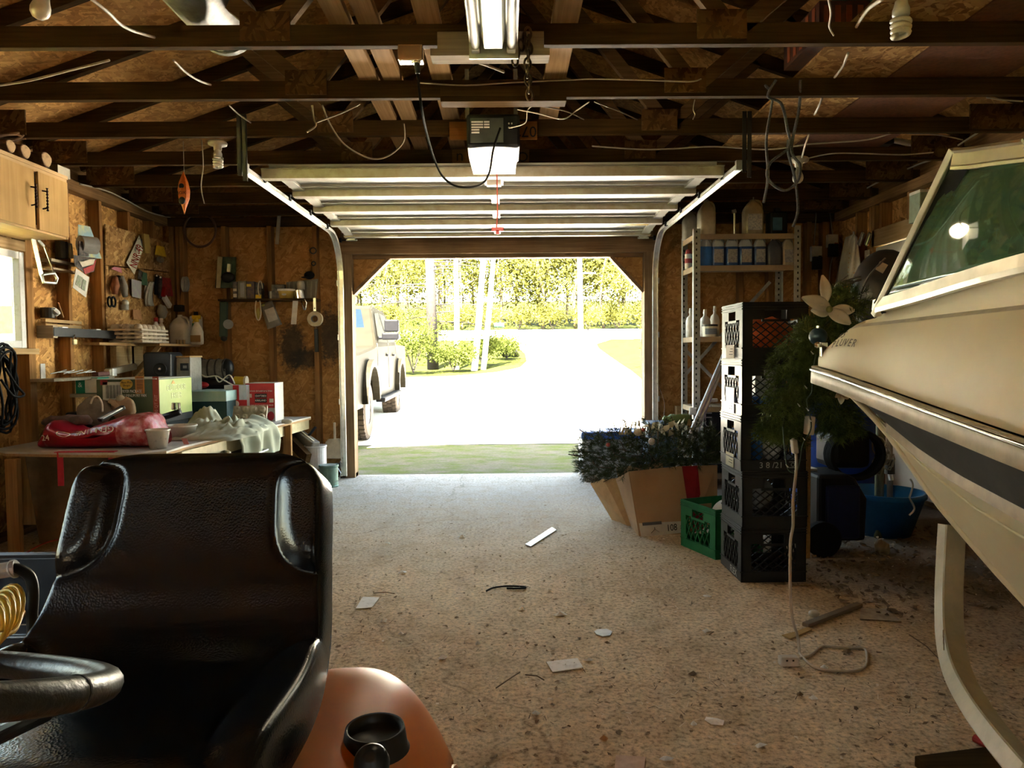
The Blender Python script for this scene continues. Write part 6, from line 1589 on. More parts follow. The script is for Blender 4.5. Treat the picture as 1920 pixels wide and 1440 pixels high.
shelf_jug(1329,32,372,zs,plain('white_jug',(.58,.53,.44),.4),'large white jug on the top shelf',False,group='jugs on the top shelf')
shelf_jug(1298,28,392,zs,plain('grey_white_jug',(.42,.40,.35),.4),'grey jug at the left end of the top shelf',False,Y=SY1-.1,cap=M_BLACK)
shelf_jug(1416,36,368,zs,plain('clear_brown_jug',(.40,.33,.22),.3),'clear jug with a green label on the top shelf',True)
q=MB();c=V((at(1457,430,SY0+.15).x,SY0+.15,zs));t=thing('black_bottle',c,'black bottle with a blue label at the right of the top shelf','bottle')
q.box((c.x-.08,c.y-.06,zs),(c.x+.07,c.y+.06,zs+.2));q.cyl(c+V((0,0,.2)),c+V((0,0,.24)),.03);q.build('bottle',M_BLACK,t,bevel=.012);q=MB();q.box((c.x-.06,c.y-.0625,zs+.04),(c.x+.02,c.y-.06,zs+.15));q.build('label',plain('dark_blue_label',(.05,.12,.18),.5),t)
t=thing('steel_hand_pump',V((at(1377,430,SY0+.1).x,SY0+.1,zs)),'thin steel hand pump standing on the top shelf','pump')
c=V((at(1377,430,SY0+.1).x,SY0+.1,zs));q=MB();q.cyl(c,c+V((0,0,.19)),.009,n=10);q.cyl(c,c+V((0,0,.012)),.025);q.build('stem',M_STEEL,t);q=MB();q.bar(c+V((-.02,0,.2)),c+V((.012,0,.21)),.02,.03);q.build('head',M_STEELD,t)
# third shelf
zs=LV[2]
for px,wp,ty,lb,Y in((1295,18,578,'grey bottle at the left of the third shelf',SY1-.12),(1322,20,580,'white trigger bottle on the third shelf',SY0+.12),(1340,17,574,'white funnel shaped bottle behind the black crates',SY0+.2)):
 c=V((at(px,600,Y).x,Y,zs));h=at(px,ty,Y).z-zs;r=wp/FPX*Y/2
 t=thing('white_bottle',c,lb,'bottle');q=MB();q.lathe([(0,0),(r,0),(r,h*.55),(r*.8,h*.68),(r*.32,h*.76),(r*.3,h*.85),(0,h*.85)],18,Matrix.Translation(c));q.build('body',M_WHITE,t,smooth=True)
 q=MB();q.cyl(c+V((0,0,h*.84)),c+V((0,0,h)),r*.4,r*.3,12);q.build('cap',M_WHITE,t)
c=V((at(1331,600,SY0+.07).x,SY0+.07,zs));t=thing('round_tub',c,'white tub with a dark lid and label on the third shelf','tub')
q=MB();q.lathe([(0,0),(.06,0),(.064,.09),(0,.09)],22,Matrix.Translation(c));q.build('tub',M_CREAM,t,smooth=False);q=MB();q.cyl(c+V((0,0,.088)),c+V((0,0,.105)),.066,n=22);q.build('lid',M_IRON,t);q=MB();q.grid(lambda u,v_:c+V((.0645*math.cos(lerp(-2.5,-.7,u)),.0645*math.sin(lerp(-2.5,-.7,u)),lerp(.02,.07,v_))),8,1);q.build('label',plain('grey_blue_label',(.2,.22,.25),.5),t)
c=V((at(1291,500,SY1-.16).x,SY1-.16,LV[1]));t=thing('spray_can',c,'small red and white can at the left end of the second shelf','can');q=MB();q.cyl(c,c+V((0,0,.13)),.033,n=18);q.build('can',M_CREAM,t);q=MB();q.cyl(c+V((0,0,.05)),c+V((0,0,.09)),.0335,n=18);q.cyl(c+V((0,0,.13)),c+V((0,0,.17)),.03,.02,16);q.build('red_band',plain('can_red',(.35,.05,.05),.5),t)
# lower shelf: oil carton, rags
zs=LV[4];zA=at(1330,808,5.98).z
t=thing('ice_melt_bag',V((at(1333,800,6.1).x,6.15,LV[4])),'black bag with white upright letters on the bottom of the shelf unit','bag')
a=at(1318,810,6.02);b=at(1352,768,6.02);q=MB();q.box((a.x,6.02,LV[4]),(b.x+.1,6.3,b.z));q.build('bag',M_BLACK,t,bevel=.02)
text('lettering','ARCTIC',plain('grey_ink',(.45,.45,.45),.6),frame(at(1329,792,6.016),(0,0,1),(-1,0,0)),.085,t)
t=thing('rag_bundle',V((at(1300,760,6.1).x,6.1,LV[3])),'white rag hanging over the lower shelf edge','rag');q=MB();q.grid(lambda u,v_:at(lerp(1293,1306,u)-2*v_,lerp(764,778,v_),5.99-.01*math.sin(u*6)),4,4);q.build('rag',M_WHITE,t,smooth=True,solid=.003)
t=thing('pipe_cover',V((at(1325,755,6.1).x,6.1,LV[3])),'curved white plastic trim lying on the lower shelf','trim piece');q=MB();q.tube(curve_pts([at(1312,758,6.05),at(1325,752,6.05),at(1345,750,6.05)],5),.016,8);q.build('trim',M_WHITE,t,smooth=True)
# white pipes leaning
for(a,b,lb)in(((1298,806),(1347,690),'front one of two white pipes leaning on the shelf unit'),((1306,808),(1349,700),'rear one of two white pipes leaning on the shelf unit')):
 p0=at(a[0],a[1],5.45);p1=at(b[0],b[1],5.75);d=(p0-p1);p0=p0+d*((p0.z-.01)/-d.z if d.z<0 else 0)
 q=MB();q.cyl(p0,p1+(p1-p0)*.12,.018,n=14);tag(q.build('white_pipe',plain('white_pipe',(.62,.62,.64),.35),smooth=True),lb,'pipe','white pipes')
q=MB();c=at(1273,781,6.6);q.box((c.x-.02,6.6,0),(c.x+.02,6.68,at(1273,762,6.6).z));tag(q.build('wooden_stake',MW_PALE),'short wooden stake against the wall by the right door track','stake')
wire('hanging_wire',[at(1232,718,6.6),at(1243,745,6.6),at(1246,765,6.6),at(1242,800,6.6)],.003,m_wd,'thin wire hanging on the wall beside the right door track','wire')
# right corner wall clutter
for(px,py,w_,h_,mt,lb)in((1530,476,.10,.14,M_CREAM,'cream outlet box with a black plug on the right front wall'),(1560,452,.10,.12,M_CREAM,'cream switch box with a red mark in the right corner')):
 c=at(px,py,YF-.02);t=thing('outlet_box',c,lb,'outlet');q=MB();q.cbox(c,(w_,.04,h_));q.build('box',mt,t,bevel=.004)
 q=MB();q.cbox(c-V((0,.025,.09)),(.09,.04,.12));q.build('black_plug',M_BLACK,t,bevel=.006)
 q=MB();q.cbox(c+V((.03,-.021,-.03)),(.03,.004,.02));q.build('mark',M_RED if px>1550 else M_INK,t)
wire('electrical_wire',[at(1527,390,YF-.01),at(1530,405,YF-.01),at(1526,460,YF-.01)],.005,m_wd,'cable running down to the left outlet box','wire')
wire('electrical_wire',[at(1556,400,YF-.01),at(1560,430,YF-.01),at(1562,445,YF-.01)],.005,m_wd,'cable running down to the switch box in the corner','wire')
wire('electrical_wire',[at(1562,480,YF-.01),at(1557,500,YF-.01),at(1554,540,YF-.01)],.005,m_wd,'cable running down from the switch box','wire')
t=thing('white_sack',V((XR-.1,6.3,1.6)),'white plastic sack hanging by its corner on the right wall','sack')
def wsack(u,v_):
 px=lerp(1590-24*v_**.8,1606+12*v_,u)if v_>.06 else lerp(1599,1602,u)
 py=lerp(434,532,v_)
 return onx(px,py,XR-.05-.06*math.sin(u*3.14)*v_+.008*math.sin(u*13+v_*6))
q=MB();q.grid(wsack,14,18);q.build('sack',plain('dirty_white_sack',(.50,.45,.36),.5),t,smooth=True,solid=.004)
q=MB()
for k in range(5):q.slab([wsack(.45,.4+.09*k)-V((.006,0,0)),wsack(.75,.42+.09*k)-V((.006,0,0)),wsack(.75,.45+.09*k)-V((.006,0,0)),wsack(.45,.43+.09*k)-V((.006,0,0))],.001)
q.build('faded_print',plain('faded_orange',(.45,.27,.14),.7),t)
t=thing('safety_glasses',onx(1625,455,XR-.04),'two pairs of clear safety glasses hanging by the passage door','glasses')
for px in(1614,1627):
 q=MB();q.bar(onx(px+5,436,XR-.05),onx(px-4,460,XR-.06),.05,.02,(1,0,0));q.build('lens',plain('smoked_clear',(.3,.28,.24),.1,trans=.5),t,bevel=.008)
t=thing('light_switch',onx(1632,478,XR-.01),'cream light switch plate beside the passage door','switch');q=MB();c=onx(1626,482,XR-.005);q.cbox(c,(.01,.075,.12));q.build('plate',M_CREAM,t,bevel=.003);q=MB();q.cbox(c-V((.008,0,0)),(.012,.012,.03));q.build('toggle',M_WHITE,t)
t=thing('mirror_strip',onx(1720,380,XR-.06),'pale green flat box standing against the right wall behind the windshield','box');a=onx(1709,420,XR-.08);b=onx(1730,360,XR-.08);q=MB();q.box((XR-.1,b.y,a.z),(XR-.02,a.y,b.z));q.build('box',plain('pale_green_card',(.30,.36,.26),.6),t,bevel=.003);q=MB();q.box((XR-.1,b.y,b.z),(XR-.02,a.y,b.z+.02));q.build('open_flap',M_PAPER,t)
# ---- milk crates
CW,CD,CH=.325,.335,.279
def crate(name,loc,mt,label,group,rz=0,kind='diag',fine=True):
 t=thing(name,loc,label,'crate',group)
 b=ORG[t.name]
 def side(nm,M,wdt,diag,hole_h):
  q=MB();th=.008
  # solid frame: top band, bottom band, corner posts
  def B(x0,z0,x1,z1,tk=th):q.box((x0,0,z0),(x1,tk,z1),M)
  B(0,0,wdt,.055);B(0,CH-.04,wdt,CH);B(0,.055,.05,CH-.04);B(wdt-.05,.055,wdt,CH-.04)
  hx0,hx1=wdt/2-.055,wdt/2+.055;hz1,hz0=CH-.042,CH-.085
  B(.05,hz0,hx0,CH-.04);B(hx1,hz0,wdt-.05,CH-.04);B(hx0-.012,hz0-.012,hx1+.012,hz0)
  # lattice
  x0,x1,z0,z1=.05,wdt-.05,.055,hz0-.012
  step=.048 if diag else .044
  def seg(px,pz,dx,dz):
   ts=[]
   t0,t1=0.0,9.0
   for p,d,lo,hi in((px,dx,x0,x1),(pz,dz,z0,z1)):
    if abs(d)<1e-9:continue
    a,c=(lo-p)/d,(hi-p)/d
    t0=max(t0,min(a,c));t1=min(t1,max(a,c))
   if t1-t0>.01:
    q.bar(M@V((px+dx*t0,th/2,pz+dz*t0)),M@V((px+dx*t1,th/2,pz+dz*t1)),th,.0046,M.to_3x3()@V((-dz,0,dx)))
  sl=.78 if diag else 1.9
  n=int((wdt+.5)/step)
  for k in range(-n,n):
   seg(x0+k*step,z0,1/math.hypot(1,sl),sl/math.hypot(1,sl))
   seg(x1-k*step,z0,-1/math.hypot(1,sl),sl/math.hypot(1,sl))
   # horizontal ribs on the top band
  for k in range(3):
   q.bar(M@V((0,-.002,CH-.008-.013*k)),M@V((wdt,-.002,CH-.008-.013*k)),.006,.0035,M.to_3x3()@V((0,0,1)))
  q.bar(M@V((0,-.002,.052)),M@V((wdt,-.002,.052)),.006,.005,M.to_3x3()@V((0,0,1)))
  q.build(nm,mt,t)
 L=V(loc)-V((CW/2,CD/2,0))
 X,Y_,Z=V((1,0,0)),V((0,1,0)),V((0,0,1))
 def fr(o,x,y):
  m=Matrix((x,y,Z)).transposed().to_4x4();m.translation=o;return m
 side('front_panel',fr(L,X,Y_),CW,True,0)
 side('back_panel',fr(L+V((CW,CD,0)),-X,-Y_),CW,True,0)
 side('left_panel',fr(L+V((0,CD,0)),-Y_,X),CD,False,0)
 side('right_panel',fr(L+V((CW,0,0)),Y_,-X),CD,False,0)
 q=MB();q.box(L+V((.006,.006,.004)),L+V((CW-.006,.012,.01)))
 for k in range(10):
  q.box(L+V((.008,.012+k*.0325,.004)),L+V((CW-.008,.02+k*.0325,.01)))
  q.box(L+V((.012+k*.0315,.008,.004)),L+V((.02+k*.0315,CD-.008,.01)))
 q.build('bottom_grid',mt,t)
 t.rotation_euler.z=rz
 return t
m_crate=plain('crate_black',(.016,.016,.016),.42,spec=.28)
m_crateg=plain('crate_green',(.012,.16,.055),.45)
cx=at(1388,900,3.52).x+CW/2;cy=3.50+CD/2
labs=['lowest black milk crate of the stack, standing on the floor','second black milk crate from the floor','middle black milk crate with white stencilled digits','second highest black milk crate of the stack','topmost black milk crate holding an orange bag']
crates=[crate('milk_crate',(cx,cy,0),m_crate,labs[0],'black milk crates in a stack')]
for k in range(1,5):
 c=copy_tree(crates[0],(.003*math.sin(k*2),.004*math.cos(k*3),k*(CH+.001)),labs[k]);crates.append(c)
text('lettering','3 8 /21',plain('stencil_grey',(.5,.5,.48),.7),frame(V((cx-.02,3.488,2*CH+.032)),(1,0,0),(0,0,1)),.042,crates[2])
q=MB();q.tube([V((cx+.09+.009*math.cos(a),3.492,2*CH+.034+.009*math.sin(a)))for a in[2*math.pi*k/12 for k in range(12)]],.0015,4,True);q.box((cx+.07,3.49,2*CH+.047),(cx+.11,3.493,2*CH+.05));q.box((cx+.07,3.49,2*CH+.018),(cx+.11,3.493,2*CH+.021));q.build('emblem',plain('stencil_grey2',(.35,.35,.34),.7),crates[2])
for k,(zz,mt)in((4,(.015,M_PAPER)),(3,(.03,M_CREAM)),(2,(.01,plain('olive_sticker',(.35,.32,.2),.6)))):
 z0=k*(CH+.001);x=cx-CW/2-.006;a=CD
 q=MB();q.box((x,cy-.06,z0+.0),(x+.002,cy+.07,z0+(.07 if k!=3 else .13)));q.build('paper_sticker',mt,crates[k])
 q=MB()
 for j in range(3):q.box((x-.0006,cy-.04,z0+.02+.014*j),(x,cy+.02-.01*j,z0+.023+.014*j))
 q.build('sticker_print',M_INK,crates[k])
text('lettering','FLEX',plain('pale_stencil',(.5,.5,.48),.7),frame(V((cx-CW/2-.005,cy-.06,.028)),(0,-1,0),(0,0,1)),.05,crates[0])
# contents of the crates
def lump(name,c,r,sq,mt,label,cat,st=.04,sc=.06):
 q=MB();q.ball(c,r,18,12,None,sq);o=q.build(name,mt,smooth=True)
 md=o.modifiers.new('d','DISPLACE');tx_=bpy.data.textures.new('lump','CLOUDS');tx_.noise_scale=sc;md.texture=tx_;md.strength=st
 return tag(o,label,cat)
z5=4*(CH+.001)
lump('orange_bag',(cx+.01,cy-.02,z5+.115),.13,(1.02,.95,.72),plain('orange_cloth',(.62,.13,.03),.6,c2=(.42,.07,.02),scale=12),'bright orange bag filling the topmost black crate','bag',.03)
t=thing('white_carton',(cx-.01,cy-.02,3*CH+.03),'white carton with blue foot in the second highest crate','box');q=MB();q.box((cx-.06,cy-.06,3*CH+.09),(cx+.05,cy+.1,3*CH+.22));q.build('carton',M_WHITE,t);q=MB();q.box((cx-.12,cy-.12,3*CH+.02),(cx+.06,cy+.1,3*CH+.09));q.build('blue_part',plain('bright_blue',(.03,.13,.55),.4),t)
t=thing('blue_carton',(cx-.09,cy-.05,2*CH+.03),'blue carton at the left in the middle crate','box');q=MB();q.box((cx-.125,cy-.10,2*CH+.02),(cx-.035,cy+.1,2*CH+.19));q.build('carton',plain('box_blue',(.02,.12,.45),.5),t)
lump('white_cloth',(cx+.03,cy-.05,2*CH+.12),.07,(.75,.9,1.2),M_WHITE,'crumpled white cloth beside the blue carton in the middle crate','cloth')
lump('grey_bundle',(cx-.05,cy-.05,CH+.15),.09,(1.0,.8,.9),plain('grey_bundle',(.35,.36,.36),.5),'grey bundle in the second crate from the floor','bundle',.02)
# green crate with a white ball
gc=crate('milk_crate',(1.2455,4.103,0),m_crateg,'green milk crate with a white ball standing left of the black stack',None,R(20))
q=MB();q.ball((1.30,4.10,.185),.115,24,16);tag(q.build('ball',plain('grey_white_ball',(.58,.56,.53),.35),smooth=True),'white ball lying in the green milk crate','ball')
# ---- cardboard box with an artificial tree
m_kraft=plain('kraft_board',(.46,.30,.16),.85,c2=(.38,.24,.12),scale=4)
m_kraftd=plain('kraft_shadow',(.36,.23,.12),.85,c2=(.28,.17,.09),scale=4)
t=thing('cardboard_box',(1.05,4.55,0),'open cardboard box tilted on the floor, holding an artificial tree','box')
Yb=4.42
b0=onz(1203,1012,.03);b1=at(1300,990,Yb+.02);
tl=at(1180,884,Yb+.02);tr=at(1277,874,Yb+.10)
br=at(1297,1000,Yb+.06);tr2=at(1345,872,Yb+.16);br2=at(1345,980,Yb+.16)
F0=at(1201,1012,Yb)
q=MB();q.slab([F0,br,tr,tl],-.006);q.build('front_panel',m_kraft,t)
q=MB();q.slab([br,br2,tr2,tr],-.006);q.build('right_panel',m_kraft,t)
q=MB();f0=lerp(tr,tr2,.0);q.slab([lerp(br,br2,.02)-V((0,.004,0)),lerp(br,br2,.45)-V((0,.004,0)),lerp(tr,tr2,.45)-V((0,.004,0)),lerp(tr,tr2,.02)-V((0,.004,0))],-.001);q.build('red_panel',plain('box_dark_red',(.30,.015,.02),.7),t)
sl=at(1156,898,Yb+.35);sl2=at(1178,988,Yb+.3)
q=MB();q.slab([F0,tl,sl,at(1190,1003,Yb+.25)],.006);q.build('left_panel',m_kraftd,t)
q=MB();q.slab([at(1184,992,Yb+.27),at(1132,897,Yb+.42),at(1108,906,Yb+.55),at(1152,980,Yb+.45)],.006);q.build('open_flap',plain('kraft_light',(.62,.44,.24),.85),t)
q=MB();q.slab([at(1186,991,Yb+.262),at(1158,896,Yb+.36),at(1134,899,Yb+.41),at(1178,990,Yb+.28)],.005);q.build('open_flap',plain('kraft_light2',(.58,.40,.21),.85),t)
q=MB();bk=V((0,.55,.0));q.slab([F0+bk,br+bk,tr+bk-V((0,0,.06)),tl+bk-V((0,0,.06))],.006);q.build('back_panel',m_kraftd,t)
q=MB();q.add([F0,br,br+bk,F0+bk],[(0,1,2,3)]);q.build('bottom_panel',m_kraft,t,solid=.006)
def onface(u,v_,d=.004):return lerp(lerp(F0,br,u),lerp(tl,tr,u),v_)-V((0,d,0))
q=MB();q.slab([onface(.02,.03),onface(.97,.03),onface(.97,.19),onface(.02,.24)],-.001);q.build('white_label',M_PAPER,t)
ex=(br-F0);
text('lettering','108',M_INK,frame(onface(.63,.12,.007),ex,tl-F0),.06,t,squash=.8)
text('lettering','7.5 FT',M_INK,frame(onface(.88,.11,.007),ex,tl-F0),.025,t)
q=MB()
for a in(-.08,0,.08):q.bar(onface(.30,.13,.007),onface(.30+a,.08+(.08 if a==0 else 0),.007),.004,.002)
q.slab([onface(.08,.2,.0065),onface(.45,.19,.0065),onface(.45,.235,.0065),onface(.08,.245,.0065)],-.0005)
q.build('stand_drawing',plain('dim_ink',(.12,.12,.12),.7),t)
text('lettering','TREE BOX',plain('kraft_ink',(.2,.12,.06),.8),frame(lerp(lerp(F0,tl,.55),lerp(at(1190,1003,Yb+.25),sl,.55),.45)-V((.008,.004,0)),tl-F0,sl-tl),.045,t)
q=MB();q.box((F0.x+.06,Yb+.05,0),(F0.x+.2,Yb+.4,.03));tag(q.build('wood_scrap',MW_OLD),'scrap of wood wedged under the cardboard box','wood scrap')
# conifer foliage made of needles on twigs
def needles(mb,p,d,n,ln,r,wd=.0022):
 d=V(d).normalized();u=d.orthogonal().normalized();w_=d.cross(u)
 for _ in range(n):
  a=r.random()*6.283;s_=r.random()
  nd=(u*math.cos(a)+w_*math.sin(a)+d*r.uniform(.3,1.0)).normalized()
  q0=V(p)+d*(s_*.06)
  sd=nd.cross(d).normalized()*wd
  L=ln*r.uniform(.7,1.3)
  k=len(mb.v)
  mb.v+=[q0-sd,q0+sd,q0+nd*L];mb.f.append([k,k+1,k+2]);mb.m.append(mb.cur)
def needle_mat(name,c,c2):
 m,nt,b=_new(name)
 nz=N(nt,'ShaderNodeTexNoise',Scale=14.0,Detail=4.0);nt.links.new(coords(nt),nz.inputs[0])
 nt.links.new(ramp(nt,nz.outputs[0],[(.35,c),(.65,c2)]),b.inputs['Base Color']);b.inputs['Roughness'].default_value=.7;b.inputs['Specular IOR Level'].default_value=.08
 return m
m_nd1=needle_mat('dark_needles',(.022,.032,.012),(.045,.058,.022))
m_nd2=needle_mat('green_needles',(.045,.068,.014),(.13,.165,.04))
t=thing('artificial_tree',(1.1,4.75,.3),'dark green artificial tree bundled into the tilted cardboard box','artificial tree')
r=random.Random(21);q=MB();st=MB()
for k in range(900):
 u=r.random();
 px=lerp(1088,1345,u);topy=r.uniform(-14,8)+interp([(1088,835),(1110,812),(1180,800),(1260,800),(1345,812)],px);boty=interp([(1088,885),(1130,905),(1180,885),(1345,868)],px)
 Y=r.uniform(4.42,5.0);py=lerp(topy,boty,r.random()**.8)
 p=at(px,py,Y)
 d=V((p.x-1.15+r.gauss(0,.25),r.gauss(-.25,.35),p.z-.35+r.gauss(0,.25)))
 needles(q,p,d,26,.032,r,.0018)
 if k%9==0:st.tube([p,p+d.normalized()*.09],.003,4)
q.build('needles',m_nd1,t);st.build('twigs',plain('twig_brown',(.09,.06,.04),.8),t)['kind']='stuff'
q=MB();q.tube([V((.75,4.7,.45)),V((1.45,4.75,.42))],.02,8);q.build('trunk_pole',plain('tree_pole',(.05,.06,.04),.6),t)
# bits lying on the tree
m_orn=[plain('ornament_pink',(.45,.38,.36),.3),plain('ornament_cream',(.55,.48,.36),.6),plain('ornament_red',(.35,.06,.04),.4)]
for px,py,rr,mt,lb in((1222,828,.022,m_orn[0],'glittery pale bauble nestled in the bundled tree'),(1196,810,.025,m_orn[1],'tan paper bundle on top of the bundled tree'),(1206,806,.013,m_orn[2],'small red block on top of the bundled tree'),(1140,834,.014,m_orn[2],'small dark red bauble at the left of the bundled tree')):
 q=MB();q.ball(at(px,py,4.42),rr,16,10);tag(q.build('bauble',mt,smooth=True),lb,'ornament')
t=thing('white_flower_spray',at(1250,802,4.6),'cream paper flowers lying along the top of the bundled tree','flowers')
q=MB();r=random.Random(4)
for k in range(26):
 px=lerp(1212,1295,k/25)+r.uniform(-4,4);p=at(px,804+r.uniform(-8,8)-(6 if px>1270 else 0),4.55+r.uniform(-.06,.1))
 a=V((r.gauss(0,1),r.gauss(0,1),r.gauss(0,1))).normalized();b_=a.orthogonal().normalized();c_=a.cross(b_)
 q.add([p-b_*.035,p-c_*.022+a*.008,p+b_*.04,p+c_*.022+a*.008],[(0,1,2,3)])
q.build('petals',plain('cream_petal',(.52,.47,.32),.7),t,smooth=True)
t=thing('pale_grass_spray',at(1190,800,4.7),'pale dried spray sticking up from the bundled tree','dried flowers');q=MB()
for k in range(26):
 p=at(1160+3.2*k*.6+r.uniform(-3,3),815,4.62);q.tube([p,p+V((r.uniform(-.03,.03),0,r.uniform(.04,.1)))],.0035,4)
q.build('stalks',plain('dry_stalk',(.42,.36,.22),.8),t)
lump('green_wreath_bow',at(1272,786,4.75),.07,(1.5,.8,.5),plain('sage_green',(.14,.20,.08),.7),'green leafy bow on the top right of the bundled tree','bow',.06,.04)
# blue cooler and tote behind
t=thing('blue_cooler',(.62,5.3,0),'grey cooler with a blue lid behind the bundled tree','cooler')
a=onz(1092,903,0);x0=a.x;y0=a.y;zt=at(1092,810,y0).z
q=MB();q.box((x0,y0,0),(x0+.55,y0+.36,zt-.07));q.build('body',plain('grey_cooler',(.32,.33,.34),.5),t,bevel=.02);q=MB();q.box((x0-.01,y0-.01,zt-.07),(x0+.56,y0+.37,zt));q.build('lid',plain('cooler_blue',(.03,.10,.40),.35),t,bevel=.02)
zt2=at(1225,790,5.9).z;q=MB();q.box((at(1206,800,5.9).x,5.72,0),(at(1262,800,5.9).x,6.02,zt2));tag(q.build('dark_tote',plain('slate_blue_tote',(.06,.09,.14),.45),bevel=.02),'slate blue tote standing behind the tree by the right track','tote')
# ---- garland hung between crates and boat
t=thing('christmas_garland',(1.35,3.1,.7),'bushy green garland hanging over the boat bow beside the crates','garland')
r=random.Random(33);q=MB();st=MB()
path=[(1575,590,3.05),(1555,640,3.05),(1520,650,3.1),(1490,690,3.12),(1480,740,3.12),(1470,790,3.12),(1465,815,3.12)]
path2=[(1540,660,3.1),(1545,710,3.1),(1555,745,3.12),(1572,780,3.14),(1575,800,3.15)]
path3=[(1510,640,3.1),(1535,620,3.05),(1600,560,3.0),(1560,575,3.05)]
for pth,n,rad in((path,800,46),(path2,460,38),(path3,240,26)):
 cp=curve_pts([at(*p)for p in pth],10)
 st.tube(cp,.006,5)
 for k in range(n):
  i=r.randrange(len(cp)-1);c=lerp(cp[i],cp[i+1],r.random())
  rr=rad/FPX*c.y*(.25+.75*r.random()**.6)
  a=r.random()*6.283
  ax=(cp[i+1]-cp[i]).normalized();u=ax.orthogonal().normalized();w_=ax.cross(u)
  d=u*math.cos(a)+w_*math.sin(a)
  p=c+d*rr*.75
  needles(q,p,d+ax*.5-V((0,0,.5)),24,.034,r,.0017)
q.build('needles',m_nd2,t);st.build('wire_stem',plain('garland_wire',(.05,.06,.03),.7),t)
# poinsettias
m_pet=plain('white_petal',(.72,.69,.60),.7,c2=(.6,.57,.49),scale=14)
def poinsettia(petals,Y,label,core=None):
 c0=at(petals[0][0],petals[0][1],Y)
 t=thing('white_poinsettia',c0,label,'artificial flower','white poinsettias')
 for(bx,by,tx_,ty,wd,dy)in petals:
  a=at(bx,by,Y);b=at(tx_,ty,Y-dy);ax=b-a;sd=ax.cross(V((0,1,0))).normalized()*(wd/FPX*Y)
  q=MB();
  def fn(u,v_):
   wv=math.sin(math.pi*min(1,v_*.92+.04))**.8*(1-.3*v_)
   return a+ax*v_+sd*((u-.5)*2*wv)+V((0,-.012*math.sin(3.14*v_)-.010*abs(u-.5),0))
  q.grid(fn,6,10);q.build('petal',m_pet,t,smooth=True,solid=.0012)
 if core:
  q=MB();q.ball(at(core[0],core[1],Y-.02),.014,10,6);q.build('core',plain('flower_core',(.3,.3,.1),.6),t)
poinsettia([(1548,568,1541,516,13,.0),(1556,578,1503,558,16,.04),(1556,582,1602,582,13,.03),(1550,580,1594,608,15,.05),(1556,584,1520,582,14,.02)],2.95,'large white cloth poinsettia at the top of the garland',(1555,580))
poinsettia([(1572,735,1576,758,8,0),(1578,738,1590,748,7,.02),(1572,735,1565,745,6,.02)],3.0,'small white poinsettia half hidden below the boat bow')
t=thing('bauble',at(1534,631,2.98),'matt blue bauble hanging in front of the garland','ornament');c=at(1534,631,2.9);q=MB();q.ball(c,.036,24,16);q.build('ball',plain('matt_blue',(.03,.07,.10),.35),t,smooth=True);q=MB();q.cyl(c+V((0,0,.034)),c+V((0,0,.044)),.008,n=10);q.build('cap',M_STEEL,t)
t=thing('silver_bow',at(1600,545,3.1),'silvery twig spray sticking out above the garland','twigs');q=MB();r=random.Random(3)
for k in range(9):
 a=at(1545+r.uniform(-5,5),560+r.uniform(-4,4),3.08);b=at(1605+r.uniform(-18,14),520+r.uniform(-8,16),3.1+r.uniform(-.1,.1));q.tube([a,lerp(a,b,.5)+V((0,0,.02)),b],.0035,4)
q.build('twig_spray',plain('silver_twig',(.35,.33,.30),.35,.5),t)['kind']='stuff'
# light string and extension cord
m_gw=plain('dark_green_wire',(.03,.05,.03),.6)
wire('light_string',[at(1530,665,2.86),at(1524,700,2.85),at(1522,735,2.85),at(1513,752,2.85),at(1521,800,2.84),at(1505,835,2.84),at(1500,865,2.85),at(1492,885,2.86),at(1478,880,2.88),at(1472,850,2.92),at(1468,800,2.95)],.003,m_gw,'dark green light string dangling from the garland','light string')
t=thing('string_bulbs',at(1524,700,2.85),'tiny clear bulbs along the dangling light string','bulbs')
for px,py in((1525,664),(1513,728),(1500,762),(1516,770),(1521,790),(1510,826),(1478,876),(1494,888)):
 q=MB();c=at(px,py,2.84);q.cyl(c,c+V((-.012,-.004,.012)),.003,.001,8);q.build('bulb',M_WHITE,t)
m_ext=plain('beige_cord',(.50,.42,.32),.5)
ec=thing('extension_cord',onz(1490,1235,0),'beige extension cord hanging from the garland and looping on the floor','cord')
pl=onz(1478,1240,.015)
yy=onz(1500,1222,0).y
cp=[at(1487,822,yy+.02),at(1492,845,yy+.02),at(1493,880,yy),at(1487,940,yy),at(1487,985,yy),at(1482,1020,yy),at(1482,1110,yy),at(1486,1160,yy),at(1496,1195,yy),onz(1499,1224,.006)]
q=MB();q.tube(curve_pts(cp,6),.0055,6);lp=[onz(x,y,.006)for x,y in((1499,1224),(1507,1234),(1525,1250),(1560,1258),(1600,1258),(1622,1250),(1626,1232),(1620,1216),(1590,1215),(1555,1212),(1540,1212),(1520,1228),(1500,1234))]
q.tube(curve_pts(lp,6),.005,6);q.build('cord',m_ext,ec,smooth=True)
q=MB();q.bar(at(1488,824,yy+.02),at(1491,850,yy+.02),.03,.02,(1,0,0));q.build('socket_end',m_ext,ec,bevel=.004)
q=MB();q.cbox((pl.x,pl.y,.018),(.068,.035,.034));q.build('plug_block',plain('cream_block',(.58,.51,.42),.5),ec,bevel=.006);q=MB();q.box((pl.x-.015,pl.y-.0185,.022),(pl.x-.008,pl.y-.017,.028));q.box((pl.x+.008,pl.y-.0185,.022),(pl.x+.015,pl.y-.017,.028));q.build('socket_slot',M_INK,ec)
t=thing('plug_end',at(1518,800,2.95),'cream stake with a twisted plug hanging under the garland','stake');q=MB();q.bar(at(1519,780,3.0),at(1516,815,3.0),.05,.03,(1,0,0));q.build('plug',M_CREAM,t,bevel=.006)
